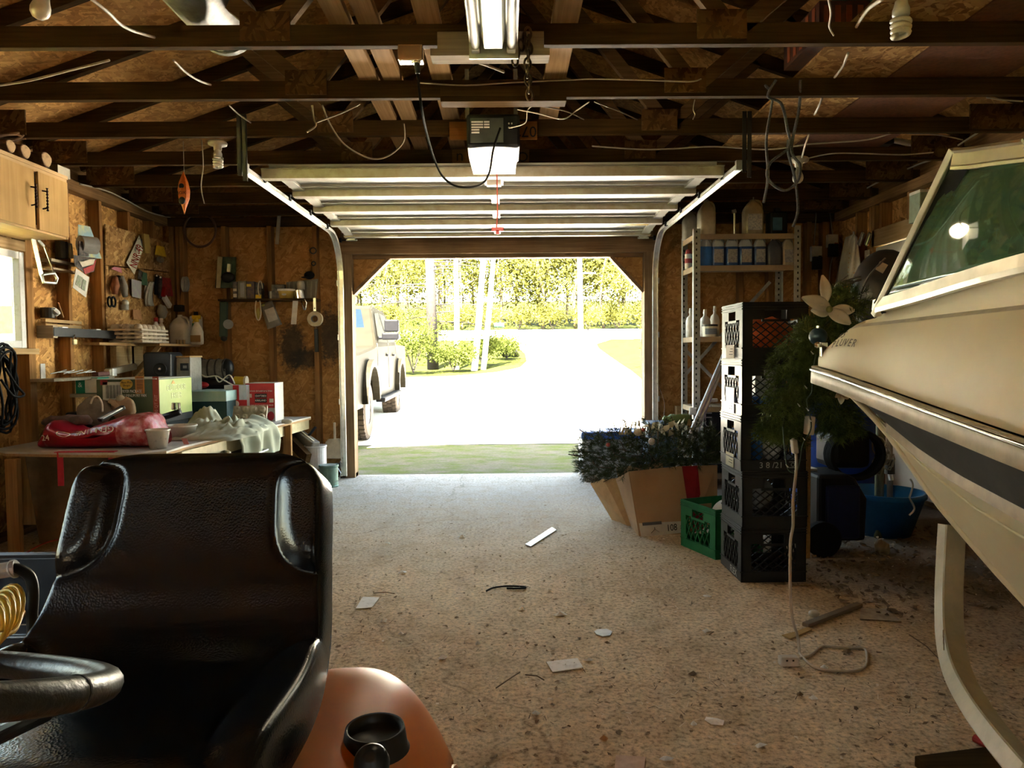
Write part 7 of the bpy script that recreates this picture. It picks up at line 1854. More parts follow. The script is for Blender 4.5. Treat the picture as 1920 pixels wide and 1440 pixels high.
q=MB();q.box((at(1511,840,3.9).x,3.9,0),(at(1521,840,3.9).x,3.94,at(1515,800,3.9).z));tag(q.build('wooden_stake',MW_PALE,bevel=.003),'pale upright batten behind the right edge of the crates','batten')
# ---- dark corner: barrel, seat stack, pressure washer, bucket, poles
q=MB();c=V((at(1562,800,5.0).x,5.0,0));zt=at(1562,762,4.75).z
t=thing('blue_barrel',c,'blue plastic barrel behind the garland','barrel')
q.lathe([(0,0),(.26,0),(.28,.03),(.29,zt*.33),(.28,zt*.36),(.29,zt*.39),(.29,zt*.66),(.28,zt*.69),(.29,zt*.72),(.28,zt-.04),(.24,zt),(0,zt)],32,Matrix.Translation(c));q.build('drum',plain('barrel_blue',(.010,.05,.30),.65,spec=.2),t,smooth=True)
q=MB();q.cyl(c+V((.1,-.05,zt)),c+V((.1,-.05,zt+.03)),.04);q.build('bung',M_BLACK,t)
t=thing('hose_reel',V((1.9,4.2,.4)),'black hose reel in the dark corner behind the boat bow','hose reel')
c=at(1585,845,4.2);q=MB();q.box((c.x-.12,4.12,.46),(c.x+.12,4.36,c.z+.12));q.build('case',M_BLACK,t,bevel=.04)
for k in range(5):q=MB();q.tube([c+V((.02+.155*math.cos(a),-.11+.02*k,-.01+.14*math.sin(a)))for a in[2*math.pi*j/28 for j in range(28)]],.012,6,True);q.build('hose_turn',M_BLACKR,t,smooth=True)
t=thing('pressure_washer',V((1.8,4.0,0)),'black and dark blue wheeled pressure washer in the dark right corner','pressure washer')
a=at(1533,1050,3.95);b=at(1625,890,3.95)
q=MB();q.prism([(a.x,.08),(b.x,.08),(b.x+.01,.32),(b.x-.06,b.z-.02),(b.x-.1,b.z),(a.x,b.z)],.3,Matrix(((1,0,0,0),(0,0,-1,4.25),(0,1,0,0),(0,0,0,1))));q.build('body',plain('washer_black',(.010,.010,.011),.6,spec=.2),t,bevel=.02)
q=MB();c=at(1580,960,3.94);q.cbox(c,(.19,.03,.3));q.build('blue_panel',plain('washer_blue',(.006,.012,.05),.5),t,bevel=.012)
for dy in(0,.3):
 c=at(1542,1022,3.93);q=MB();q.lathe([(0,-.02),(.05,-.025),(.06,-.015),(.09,-.025),(.1,-.02),(.1,.02),(.09,.025),(0,.02)],24,Matrix.Translation((c.x,3.93+dy,.1))@Matrix.Rotation(R(90),4,'X'));q.build('wheel',M_BLACKR,t)
q=MB();p0=V((b.x-.02,4.05,b.z-.05));q.tube(curve_pts([p0,p0+V((.02,-.05,-.08)),p0+V((.025,-.06,-.2))],5),.008,6);q.build('trigger_lance',M_CREAM,t)
q=MB();q.box((a.x,4.1,b.z),(a.x+.06,4.2,b.z+.012));q.build('paper_lid',M_PAPER,t)
t=thing('blue_bucket',V((2.4,4.35,0)),'blue plastic bucket with a rope handle under the boat','bucket')
c=onz(1710,985,0);c=V((2.38,4.45,0));zt=at(1700,928,4.3).z
q=MB();q.lathe([(0,.01),(.15,.01),(.16,0),(.235,zt-.03),(.245,zt-.03),(.245,zt),(.225,zt),(.15,.03),(0,.03)],32,Matrix.Translation(c));q.build('pail',plain('bucket_blue',(.02,.16,.42),.4),t,smooth=True)
q=MB();q.tube(curve_pts([c+V((.03,-.24,zt)),c+V((.045,-.25,zt+.08)),c+V((.02,-.26,zt+.12))],5),.006,6);q.tube(curve_pts([c+V((.03,-.24,zt)),c+V((.05,-.26,zt-.06)),c+V((.02,-.26,zt-.1))],5),.006,6);q.build('rope_handle',M_PAPER,t)
for(px0,y0_,px1,y1_,Y,r_,mt,lb)in((1647,985,1655,655,4.33,.026,plain('bamboo_green',(.13,.13,.07),.6),'thick greenish pole standing in the dark corner'),(1670,900,1668,860,4.6,.018,plain('grey_pole',(.3,.28,.24),.5),'thin grey pole standing behind the thick pole')):
 p0=at(px0,y0_,Y);p0.z=0;p1=at(px1,y1_-60,Y);q=MB();q.cyl(p0,p1,r_,n=12);tag(q.build('garden_pole',mt,smooth=True),lb,'pole')
q=MB();a=at(1613,790,5.3);b=at(1636,790,5.3);q.box((a.x,5.3,0),(b.x+.1,5.33,1.0));tag(q.build('red_brown_board',plain('red_brown_board',(.13,.03,.02),.6)),'dark red board standing behind the blue barrel','board')
t=thing('cord_bundle',at(1645,860,4.2),'bundle of pale cords wound around the pole','cords');q=MB();r=random.Random(8)
for k in range(8):
 c=at(1648+r.uniform(-8,16),855+r.uniform(-20,20),4.2);q.tube([c+V((.035*math.cos(a)+.01*r.random(),.03*math.sin(a),.05*math.sin(a+r.random())))for a in[2*math.pi*j/12 for j in range(12)]],.004,5,True)
q.build('cords',plain('dusty_cord',(.30,.26,.2),.7),t)
t=thing('paint_roller',at(1668,878,4.4),'white handled roller hanging by the pole','roller');q=MB();q.cyl(at(1668,862,4.4),at(1668,888,4.4),.03,n=14);q.build('roller',M_IRON,t);q=MB();q.cyl(at(1669,888,4.4),at(1671,900,4.4),.014,n=10);q.build('handle',M_WHITE,t)
lump('dry_leaf_ball',onz(1653,1028,.03),.05,(.7,.8,1),plain('dry_leaf',(.25,.18,.10),.8),'curled dry leaf standing at the edge of the dark corner','leaf',.04,.03)
# ---------------------------------------------------------------- boat on its trailer
BOW=at(1543,689,2.75)
BA=R(20)
bd=V((math.sin(BA),-math.cos(BA),0));bpv=V((-math.cos(BA),-math.sin(BA),0))
def bp3(s,b,z):
 p=BOW+bd*s+bpv*b;return V((p.x,p.y,z))
boat=thing('motor_boat',bp3(1.8,0,.25),'cream motor boat with black side band and green windshield, bow towards the door','boat')
m_gel=plain('cream_gelcoat',(.80,.745,.50),.6,c2=(.75,.69,.45),scale=3,spec=.3)
m_blk=plain('scuffed_black_gelcoat',(.016,.014,.012),.5,c2=(.04,.036,.03),scale=7,lo=.45,hi=.8,spec=.22)
m_bott=plain('cream_bottom_paint',(.80,.75,.54),.5,c2=(.76,.70,.49),scale=5)
m_tan=plain('tan_chine_stripe',(.42,.31,.16),.5)
m_rub=plain('rub_rail',(.62,.57,.42),.55,spec=.25)
m_alu=plain('windshield_aluminium',(.66,.63,.52),.35,.6,c2=(.55,.52,.42),scale=12)
LB=3.4
GB=[(0,.0),(.003,.016),(.008,.028),(.018,.042),(.035,.056),(.08,.082),(.18,.130),(.456,.23),(.765,.383),(1.2,.6),(1.7,.78),(2.3,.87),(LB,.88)]
GZ=[(0,1.098),(.18,1.085),(.456,1.045),(.765,1.01),(1.2,.965),(1.8,.93),(2.6,.91),(LB,.90)]
CB=[(0,.0),(.29,.003),(.4,.042),(.497,.098),(.758,.256),(1.107,.467),(1.6,.66),(2.2,.74),(LB,.75)]
CZ=[(0,1.062),(.08,1.037),(.15,.988),(.29,.885),(.4,.848),(.497,.825),(.758,.79),(1.107,.765),(1.6,.70),(2.2,.64),(LB,.60)]
KZ=[(0,1.06),(.08,1.035),(.15,.985),(.3,.87),(.5,.65),(.8,.40),(1.05,.30),(1.4,.26),(LB,.25)]
DBt=[(0,.0),(.04,.02),(.2,.06),(.45,.16),(.7,.28),(1.1,.47),(1.7,.66),(2.3,.76),(LB,.77)]
DZt=[(0,1.115),(.05,1.155),(.1,1.195),(.16,1.225),(.2,1.236),(.7,1.240),(1.2,1.243),(LB,1.24)]
CoB=[(.2,.0),(.36,.085),(.6,.2),(1.05,.42),(1.6,.60),(2.3,.70),(LB,.71)]
CoZ=[(.2,1.245),(.36,1.283),(.6,1.30),(1.05,1.33),(1.6,1.35),(LB,1.34)]
def smooth_tab(tab):
# gentle rounding by averaging neighbours
 return lambda x:(interp(tab,x-.05)+2*interp(tab,x)+interp(tab,x+.05))/4 if x>.06 else interp(tab,x)
gB,gZ,cB,cZ,kZ,dB,dZ,oB,oZ=[smooth_tab(t_)for t_ in(GB,GZ,CB,CZ,KZ,DBt,DZt,CoB,CoZ)]
SS=[0,.003,.006,.01,.015,.022,.03,.05,.08,.12,.16,.2,.25,.31,.38,.45,.52,.6,.7,.8,.9,1.0,1.1,1.2,1.35,1.5,1.7,1.9,2.1,2.3,2.6,3.0,LB]
def strip(name,fa,fb,mt,nsub=6,s0=0,curve=None,both=True,parent=None,sm=True):
 """surface between two fore-aft lines fa(s), fb(s) -> (b, z), on both sides"""
 q=MB();ss=[s for s in SS if s>=s0]
 for side in((1,-1)if both else(1,)):
  vs=[]
  for s in ss:
   (b0,z0),(b1,z1)=fa(s),fb(s)
   for k in range(nsub+1):
    t_=k/nsub;e=curve(t_)if curve else 0
    vs.append(bp3(s,(lerp(b0,b1,t_)+e*.5)*side,lerp(z0,z1,t_)+e))
  n=nsub+1
  fs=[(i*n+k,(i+1)*n+k,(i+1)*n+k+1,i*n+k+1)for i in range(len(ss)-1)for k in range(nsub)]
  if side<0:fs=[f[::-1]for f in fs]
  q.add(vs,fs)
 return q.build(name,mt,parent or boat,smooth=sm)
G=lambda s:(gB(s),gZ(s));Cn=lambda s:(min(cB(s),gB(s)),min(cZ(s),gZ(s)-.02));K=lambda s:(0.0,min(kZ(s),cZ(s)))
hull=strip('hull_bottom',lambda s:(max(0,Cn(s)[0]-.0),Cn(s)[1]),K,m_bott,8,curve=lambda t_:-.03*math.sin(math.pi*t_)*0-.012*math.sin(math.pi*t_))
strip('black_side',lambda s:(gB(s)-.012,gZ(s)-.05),lambda s:(Cn(s)[0]+.004,Cn(s)[1]+.02),m_blk,6)
strip('chine_stripe',lambda s:(Cn(s)[0]+.004,Cn(s)[1]+.022),lambda s:(Cn(s)[0]+.006,Cn(s)[1]-.012),m_tan,2,s0=.30)
strip('chine_edge',lambda s:(Cn(s)[0]+.006,Cn(s)[1]-.012),lambda s:(max(0,Cn(s)[0]-.012),Cn(s)[1]-.018),m_rub,2,s0=.30)
strip('deck_side',lambda s:(gB(s),gZ(s)),lambda s:(dB(s),dZ(s)),m_gel,8,curve=lambda t_:.022*math.sin(math.pi*t_))
strip('deck_step',lambda s:(dB(s),dZ(s)),lambda s:(max(0,dB(s)-.018),dZ(s)+.012),m_rub,2)
strip('fore_deck',lambda s:(max(0,dB(s)-.018),dZ(s)+.012),lambda s:(oB(s)if s>.2 else 0,(oZ(s)if s>.2 else dZ(s)+.02)),m_gel,4)
def deckin(s):
 if s<1.0:return(0,(oZ(s)if s>.2 else dZ(s)+.02)+.05*min(1,s))
 return(max(0,oB(s)-.06),oZ(s)-.01)
strip('deck_centre',lambda s:(oB(s)if s>.2 else 0,(oZ(s)if s>.2 else dZ(s)+.02)),deckin,m_gel,4)
strip('cockpit_side',lambda s:(max(0,oB(s)-.06),oZ(s)-.01),lambda s:(max(0,oB(s)-.08),.55),m_gel,2,s0=1.0)
# transom
q=MB();q.add([bp3(LB,.88,.9),bp3(LB,-.88,.9),bp3(LB,-.75,.6),bp3(LB,0,.25),bp3(LB,.75,.6)],[(0,1,2,3,4)]);q.add([bp3(LB,.88,.9),bp3(LB,.77,1.24),bp3(LB,-.77,1.24),bp3(LB,-.88,.9)],[(0,1,2,3)]);q.build('transom',m_gel,boat)
q=MB();q.add([bp3(1.0,.3,.55),bp3(1.0,-.3,.55),bp3(LB,-.62,.55),bp3(LB,.62,.55)],[(0,1,2,3)]);q.build('cockpit_floor',m_bott,boat)
# rub rail round the bow, with a bright insert and a lower lip
def railline(db,dz,s0=0):
 L=[bp3(s,gB(s)+db,gZ(s)+dz)for s in SS[::-1]if s>.0]
 Rr=[bp3(s,-(gB(s)+db),gZ(s)+dz)for s in SS if s>.0]
 nose=[bp3(-db*.7,0,gZ(0)+dz)]
 return L+nose+Rr
q=MB();q.sweep(railline(.012,-.028),[(-.016,-.036),(.004,-.034),(.018,-.025),(.026,-.012),(.027,.0),(.024,.010),(.016,.019),(.004,.025),(-.016,.027)],(0,0,1));q.build('rub_rail',m_rub,boat,smooth=True)
q=MB();q.tube(railline(.034,-.012),.007,8);q.build('chrome_insert',M_CHROME,boat,smooth=True)
q=MB();q.tube(railline(.018,-.056),.007,8);q.build('lower_lip',m_gel,boat,smooth=True)
# spray strake under the chine and keel edge
for dzk,wd in((.0,.006),):
 q=MB();q.tube([bp3(s,lerp(0,Cn(s)[0],.84),lerp(K(s)[1],Cn(s)[1],.84)-.008)for s in SS if s>.25],.004,6);q.build('spray_strake',m_bott,boat,smooth=True)
q=MB();q.tube([bp3(s,0,K(s)[1])for s in SS],.012,8);q.build('stem_edge',m_bott,boat,smooth=True)
# windshield
m_wsg=plain('green_windshield_glass',(.24,.50,.30),.04,trans=.62,c2=(.16,.42,.27),scale=3,coat=.6)
m_wsg.node_tree.nodes['Principled BSDF'].inputs['IOR'].default_value=1.35
WB=[(.36,.125,1.292),(.6,.235,1.307),(1.05,.44,1.338),(1.6,.605,1.352),(2.0,.66,1.352)]
WT=[(.773,.302,1.678),(.87,.306,1.662),(1.2,.355,1.622),(1.7,.46,1.64),(2.1,.52,1.63)]
ws_l=None
for side in(1,-1):
 B_=[bp3(s,b*side,z)for s,b,z in WB];T_=[bp3(s,b*side,z)for s,b,z in WT]
 q=MB();q.grid(lambda u,v_:(lambda f,k:lerp(lerp(B_[k],B_[k+1],f),lerp(T_[k],T_[k+1],f),.04+.92*v_))(u*4-min(3,int(u*4)),min(3,int(u*4))),24,8)
 gl=q.build('side_glass',m_wsg,boat,smooth=True,solid=.006)
 q=MB();q.sweep(curve_pts(B_,4),[(-.012,-.014),(.012,-.014),(.014,.0),(.010,.03),(-.010,.03)],(0,0,1));q.build('bottom_rail',m_alu,boat)
 q=MB();q.sweep(curve_pts(T_,4),[(-.010,-.042),(.010,-.042),(.012,-.034),(.010,-.03),(.010,.0),(.016,.006),(.010,.014),(-.010,.012)],(0,0,1));q.build('top_rail',m_alu,boat)
 q=MB();q.bar(B_[0]-V((0,0,.02)),T_[0]+V((0,0,.012)),.022,.028,bpv*side);q.build('corner_pillar',m_alu,boat,bevel=.003)
 q=MB();q.bar(lerp(B_[0],B_[1],.10),lerp(T_[0],T_[1],.45),.05,.014,bpv*side);q.build('black_gasket',M_BLACKR,boat)
 if side==1:
  for k in(.35,.95):
   c=lerp(T_[1],T_[2],k)+bpv*.014-V((0,0,.014));q=MB();q.ball(c,.009,10,8);q.bar(c-V((0,0,.0)),c+V((0,0,.022))-bd*.012,.008,.006);q.build('snap_stud',M_STEELD,boat)
 q=MB();q.bar(T_[4],B_[4],.02,.025);q.build('rear_pillar',m_alu,boat)
 # front panes between the pillars
B0,B1=bp3(.36,.125,1.292),bp3(.36,-.125,1.292);T0,T1=bp3(.773,.302,1.678),bp3(.773,-.302,1.678)
q=MB();q.add([B0,B1,T1,T0],[(0,1,2,3)]);q.build('front_glass',m_wsg,boat,solid=.006)
q=MB();q.bar(T0,T1,.02,.03);q.build('top_rail',m_alu,boat);q=MB();q.bar(B0,B1,.02,.03);q.build('bottom_rail',m_alu,boat)
q=MB();q.slab([at(1671,553,2.22),at(1679,549,2.22),at(1682,533,2.21),at(1675,536,2.21)],.001)
# registration scratched on the bow, cleat, bow light
def onside(s,t_,out=.004):
 (b0,z0),(b1,z1)=(gB(s),gZ(s)),(dB(s),dZ(s));e=.022*math.sin(math.pi*t_)
 return bp3(s,lerp(b0,b1,t_)+e*.5+out,lerp(z0,z1,t_)+e)
def sidetext(s_,s0,t0,size,nm='lettering'):
 for k,ch in enumerate(s_):
  s=s0+k*size*.95
  ex=(onside(s+.01,t0)-onside(s-.01,t0));ey=onside(s,t0+.05)-onside(s,t0-.05)
  text(nm,ch,plain_ink,frame(onside(s,t0,.005),ex,ey),size*1.35,boat,.0004)
plain_ink=plain('faded_ink',(.16,.13,.09),.7)
sidetext('TS',.155,.78,.034)
sidetext('PLUVER',.15,.52,.03)
q=MB();c=onside(.06,.75,.012);q.bar(c-V((0,0,.03)),c+V((0,0,.025)),.012,.03,bpv);q.ball(c+bpv*.03+V((0,0,.015)),.012,10,8);q.bar(c+V((0,0,.01)),c+bpv*.03+V((0,0,.015)),.01,.01);q.build('bow_eye',M_CHROME,boat,bevel=.002)
# grey upholstered seat seen behind the windshield pillar
t=thing('round_bag',at(1655,540,4.35),'dark grey rounded bag with a white label perched on the thick pole','bag')
q=MB();q.ball(at(1660,552,4.35),.275,24,14,None,(.75,.55,1.0));q.build('bag',plain('dark_grey_vinyl',(.055,.05,.045),.35),t,smooth=True)
q=MB();q.slab([at(1641,505,4.13),at(1655,513,4.12),at(1665,497,4.13),at(1650,490,4.14)],.002);q.build('label',M_PAPER,t)
q=MB();q.tube(curve_pts([at(1608,600,4.13),at(1612,560,4.13),at(1628,520,4.14),at(1660,484,4.13)],6),.006,6);q.build('piping',plain('grey_piping',(.2,.19,.17),.4),t,smooth=True)
# trailer with curved frame tube
tr=thing('boat_trailer',(1.55,1.2,0),'cream painted boat trailer with a curved front frame tube under the hull','trailer')
m_trl=plain('cream_trailer_paint',(.50,.45,.30),.45,c2=(.40,.36,.24),scale=14,bmp=.1)
pts=[at(1785,985,2.42),at(1781,1060,2.40),at(1779,1130,2.36),at(1782,1200,2.27),at(1797,1265,2.12),at(1832,1330,1.92),at(1880,1395,1.72),at(1935,1460,1.55)]
pts=curve_pts(pts,6)
last=pts[-1];pts+=[V((last.x+.02,last.y-.5,last.z)),V((last.x+.05,last.y-2.6,last.z))]
q=MB();q.sweep(pts,[(-.032,-.026),(.032,-.026),(.036,-.022),(.036,.022),(.032,.026),(-.032,.026),(-.036,.022),(-.036,-.022)],V((0,-1,0))+V((0,0,.2)));q.build('frame_tube',m_trl,tr,smooth=False)
# mirrored tube on the far side, cross members and wheels
near_=[p for p in pts if p.z<.30];far=[p+V((.62,.22,0))for p in near_]
q=MB();q.sweep(far,[(-.032,-.026),(.032,-.026),(.036,-.022),(.036,.022),(.032,.026),(-.032,.026),(-.036,.022),(-.036,-.022)],V((0,-1,0))+V((0,0,.2)));q.build('frame_tube',m_trl,tr)
q=MB();q.bar(near_[-2],far[-2],.05,.05);q.build('cross_member',m_trl,tr)
q=MB();yb_=-.4;q.bar((pts[-1].x-.1,yb_,.22),(pts[-1].x+1.0,yb_,.22),.05,.05);q.build('axle',m_trl,tr)
for x in(pts[-1].x-.05,pts[-1].x+.95):
 q=MB();q.lathe([(.0,-.08),(.2,-.08),(.27,-.06),(.27,.06),(.2,.08),(0,.08)],28,Matrix.Translation((x,yb_,.27))@Matrix.Rotation(R(90),4,'Y'));q.build('wheel',M_BLACKR,tr)
q=MB();a=at(1768,1205,2.245);
for k in range(3):q.tube([at(1771+.6*k,1188+12*k,2.22-.02*k)+V((-.004,0,.012*math.sin(j*.785)))for j in range(8)],.002,4,True)
q.build('weld_marks',m_tan,tr)
# ---------------------------------------------------------------- lawn tractor in the foreground
SX=-.597
lt=thing('riding_mower',(SX,1.0,0),'orange riding mower with black high-back seat in the left foreground','riding mower')
def seat_mat():
 m,nt,b=_new('black_vinyl')
 b.inputs['Base Color'].default_value=(.004,.004,.0048,1);b.inputs['Roughness'].default_value=.3
 b.inputs['Specular IOR Level'].default_value=.22
 vo=N(nt,'ShaderNodeTexVoronoi',Scale=260.0);nt.links.new(coords(nt),vo.inputs[0])
 nz=N(nt,'ShaderNodeTexNoise',Scale=60.0,Detail=4.0);nt.links.new(coords(nt),nz.inputs[0])
 bump(nt,b,vo.outputs['Distance'],.10,.002)
 r_=N(nt,'ShaderNodeMapRange');nt.links.new(nz.outputs[0],r_.inputs[0]);r_.inputs[3].default_value=.15;r_.inputs[4].default_value=.27
 nt.links.new(r_.outputs[0],b.inputs['Roughness'])
 return m
m_seat=seat_mat()
# centre line of the seat from the front lip over the pan and up the back (y, z, half width, normal)
line=[(.77,.545),(.755,.585),(.775,.628),(.85,.650),(.97,.640),(1.09,.632),(1.18,.640),(1.255,.672),(1.30,.73),(1.33,.80),(1.355,.87),(1.372,.92),(1.392,.950),(1.42,.958),(1.45,.945),(1.465,.90)]
hw=[.25,.272,.286,.292,.292,.288,.280,.266,.254,.250,.246,.236,.200,.14,.13,.13]
LP=curve_pts([V((0,y,z))for y,z in line],6)
HW=[p.x for p in curve_pts([V((h,0,0))for h in hw],6)]
nL=len(LP)-1
def seat_pt(u,v_):
 f=v_*nL;i=min(nL-1,int(f));fr_=f-i
 p=lerp(LP[i],LP[i+1],fr_);h=lerp(HW[i],HW[i+1],fr_)
 tg=(LP[i+1]-LP[i]).normalized();nrm=V((0,-tg.z,tg.y))
 a=(u-.5)*2
 s_=math.sin(a*math.pi/2*.98)if abs(a)>.82 else a*math.sin(.82*math.pi/2*.98)/.82
 x=SX+h*s_
 e=0.0
 k=max(0,(abs(a)-.80)/.20);e-=.075*k*k
 for ca,cv,ra,rv,ht in((.95,.665,.42,.115,.022),(1.02,.315,.46,.13,.024)):
  d=(abs((abs(a)-ca)/ra)**3+abs((v_-cv)/rv)**3)**(1/3)
  if d<1.35:
   e+=ht/(1+math.exp((d-.88)*15))*(1-.55*k)
   e-=.007*math.exp(-((d-1.02)/.06)**2)*(1-k)
   # lumbar roll
 e+=.010*math.exp(-((v_-.53)/.05)**2)*(1-abs(a)**4)
 return V((x,p.y,p.z))+nrm*e
q=MB();q.grid(seat_pt,96,160)
def seat_rim(side,v_):
 return seat_pt(0 if side<0 else 1,v_)
 # back shell and skirt closing the cushion
n0=len(q.v)
cols=73
outer=MB()
st_o=q.build('seat_cushion',m_seat,lt,smooth=True,solid=0)
q=MB()
def shell(u,v_):
 p=seat_pt(u,v_);f=v_*nL;i=min(nL-1,int(f));tg=(LP[i+1]-LP[i]).normalized();nrm=V((0,-tg.z,tg.y))
 a=abs(u-.5)*2
 return p-nrm*(.055*(1-a**6))
q.grid(shell,36,60);q.build('seat_shell',plain('shell_black',(.015,.015,.016),.5),lt,smooth=True)
q=MB();q.box((SX-.16,.85,.42),(SX+.16,1.15,.57));q.build('seat_bracket',M_IRON,lt,bevel=.01)
# fender deck in orange with raised side pods
m_orange=plain('glossy_orange',(.52,.15,.012),.4,c2=(.46,.12,.009),scale=6,spec=.16)
def deck(u,v_):
# u across from the seat side outwards, v along y
 y=lerp(.62,1.66,v_)
 x=lerp(0,.478,u)
 topz=.50+.012*math.sin(v_*3)
 k=max(0,(u-.60)/.40);z=topz-.20*k**2.4
 # inner valley next to the seat, raised pad outside
 vv=1/(1+math.exp(-(u-.34)*26));z-=.085*(1-vv)
 e0=max(0,(v_-.72)/.28);z-=.24*e0**2.6
 e1=max(0,(.10-v_)/.10);z-=.12*e1**2
 xx=x-.06*max(0,v_-.6)**1.5*(u>.5)
 return xx,y,z
for side in(1,-1):
 q=MB();q.grid(lambda u,v_:(lambda p:V((SX+side*p[0],p[1],p[2])))(deck(u,v_)),44,44)
 fo=q.build('fender',m_orange,lt,smooth=True,solid=.006)
 q=MB();q.sweep([V((SX+side*.476,lerp(.62,1.55,k/20),deck(1,lerp(0,.92,k/20))[2]))for k in range(21)],[(-.008,-.05),(.008,-.05),(.008,.004),(-.008,.004)]);q.build('fender_skirt',m_orange,lt,smooth=True)
 # moulded cup holder
c=at(703,1365,1.17)
cz_=c.z
q=MB();q.lathe([(0,-.014),(.041,-.014),(.0425,-.01),(.0445,0),(.049,.002),(.0505,-.004),(.054,-.030),(.058,-.036)],36,Matrix.Translation(c));q.build('cup_holder',plain('holder_black',(.012,.012,.012),.45),lt,smooth=True)
# gear lever with a ridged black knob
kb=at(697,1432,.98)
q=MB();q.cyl(V((kb.x+.0,kb.y+.02,.44)),kb,.009,n=10);q.build('lever',M_IRON,lt)
q=MB();q.lathe([(0,-.045),(.017,-.045),(.022,-.02),(.0255,0),(.0235,.012),(.019,.017),(.016,.0165),(.0155,.0185),(.0115,.019),(.011,.021),(.007,.0215),(0,.022)],28,Matrix.Translation(kb)@Matrix.Rotation(R(34),4,'X'));q.build('lever_knob',plain('knob_black',(.02,.02,.02),.4),lt,smooth=True)
# steering wheel, column and dash
wc=V((-.50,.50,.925));WR=.19
tilt=Matrix.Rotation(R(-21.2),3,'X')@Matrix.Rotation(R(4),3,'Y')
m_wheel=plain('wheel_black',(.016,.016,.014),.38,bmp=.15,scale=120,spec=.4)
q=MB();q.tube([wc+tilt@V((WR*math.cos(a),WR*math.sin(a),0))for a in[2*math.pi*k/64 for k in range(64)]],.0125,14,True);wh=q.build('steering_wheel',m_wheel,lt,smooth=True)
q=MB()
for a in(math.pi*.5,math.pi*1.17,math.pi*1.83):
 q.bar(wc+tilt@V((WR*math.cos(a),WR*math.sin(a),0)),wc+tilt@V((.02*math.cos(a),.02*math.sin(a),-.05)),.03,.014)
q.build('spoke',m_wheel,wh,bevel=.004)
for da in(0.02,-.9,2.2):
 q=MB();ca=wc+tilt@V((WR*math.cos(da),WR*math.sin(da),0));tg=tilt@V((-math.sin(da),math.cos(da),0));q.cyl(ca-tg*.0012,ca+tg*.0012,.0131,n=16);q.build('grip_seam',M_INK,wh)
q=MB();q.cyl(wc+tilt@V((0,0,-.06)),wc+tilt@V((0,0,-.02)),.045,n=20);q.build('hub',m_wheel,wh)
q=MB();q.cyl((wc.x,wc.y-.14,.5),wc+tilt@V((0,0,-.05)),.02,n=12);q.build('steering_column',M_IRON,lt)
q=MB();q.bar(at(-40,1398,.62),at(88,1337,.70),.018,.012);q.build('choke_lever',M_BLACK,lt,bevel=.004)
q=MB();q.box((SX-.2,.18,.3),(SX+.2,.34,.66));q.build('dash',plain('dash_black',(.02,.02,.02),.5),lt,bevel=.03)
# chassis, foot boards, wheels
q=MB();q.box((SX-.17,-.7,.2),(SX+.17,1.5,.34));q.build('chassis',M_IRON,lt)
q=MB();q.box((SX-.46,.3,.26),(SX+.46,.72,.285));q.build('foot_board',m_orange,lt,bevel=.008)
for x in(-.4,.4):
 q=MB();q.lathe([(0,-.09),(.11,-.09),(.13,-.105),(.20,-.11),(.235,-.09),(.24,0),(.235,.09),(.20,.11),(.13,.105),(.11,.09),(0,.09)],32,Matrix.Translation((SX+x*.72,1.12,.205))@Matrix.Rotation(R(90),4,'Y')@Matrix.Scale(.85,4));q.build('rear_wheel',M_BLACKR,lt,smooth=True)
for x in(-.36,.36):
 q=MB();q.lathe([(0,-.06),(.08,-.06),(.16,-.065),(.18,-.05),(.18,.05),(.16,.065),(.08,.06),(0,.06)],28,Matrix.Translation((SX+x,-.55,.18))@Matrix.Rotation(R(90),4,'Y'));q.build('front_wheel',M_BLACKR,lt,smooth=True)
 # ---------------------------------------------------------------- litter on the floor
m_leafd=plain('dry_leaf_litter',(.24,.17,.10),.9,c2=(.12,.08,.05),scale=5)
m_chip=plain('pale_wood_chip',(.78,.70,.58),.85,c2=(.60,.52,.40),scale=8)
r=random.Random(77)
def flake(q,c,s_,ht=.006,rr=r):
 a=rr.random()*6.283;ca,sa=math.cos(a),math.sin(a);n=rr.choice((4,5,5,6));pts=[]
 for k in range(n):
  t_=2*math.pi*k/n;rad=s_*rr.uniform(.55,1.1);x=rad*math.cos(t_);y=rad*.55*math.sin(t_)
  pts.append(V((c.x+x*ca-y*sa,c.y+x*sa+y*ca,.0015+rr.uniform(0,ht))))
 q.add(pts,[tuple(range(n))])
q=MB();q2=MB();q3=MB()
for k in range(2600):
 y=1.4+4.2*r.random()**1.3;x=r.uniform(-1.4,2.6)if r.random()<.8 else r.gauss(.4,.8)
 if y>4.6 and r.random()<.7:continue
 c=V((x,y,0))
 (flake(q,c,r.uniform(.005,.016))if r.random()<.62 else flake(q2,c,r.uniform(.004,.012)))
q4=MB()
for k in range(9000):
 y=1.4+4.0*r.random()**1.5;x=r.uniform(-1.3,2.6)
 if noise.noise(V((x*1.9,y*1.9,3)))+.35*noise.noise(V((x*7,y*7,1)))<.02+.05*(y-2):continue
 a=r.random()*6.283;L=r.uniform(.008,.035);c=V((x,y,.003));d=V((math.cos(a),math.sin(a),r.uniform(-.02,.25)))*L
 sd=V((-d.y,d.x,0)).normalized()*r.uniform(.001,.0018)
 (q3 if r.random()<.5 else q4).add([c-sd,c+sd,c+d+sd*.5,c+d-sd*.5],[(0,1,2,3)])
tag(q4.build('dark_straw_litter',plain('dark_straw',(.075,.055,.038),.9),org=(0,3,0)),'dark bits of twig and straw scattered over the floor','litter',kind='stuff')
for k in range(700):
 x=r.uniform(1.5,3.0);y=r.uniform(3.0,4.6);flake(q,V((x,y,0)),r.uniform(.012,.03),.02)
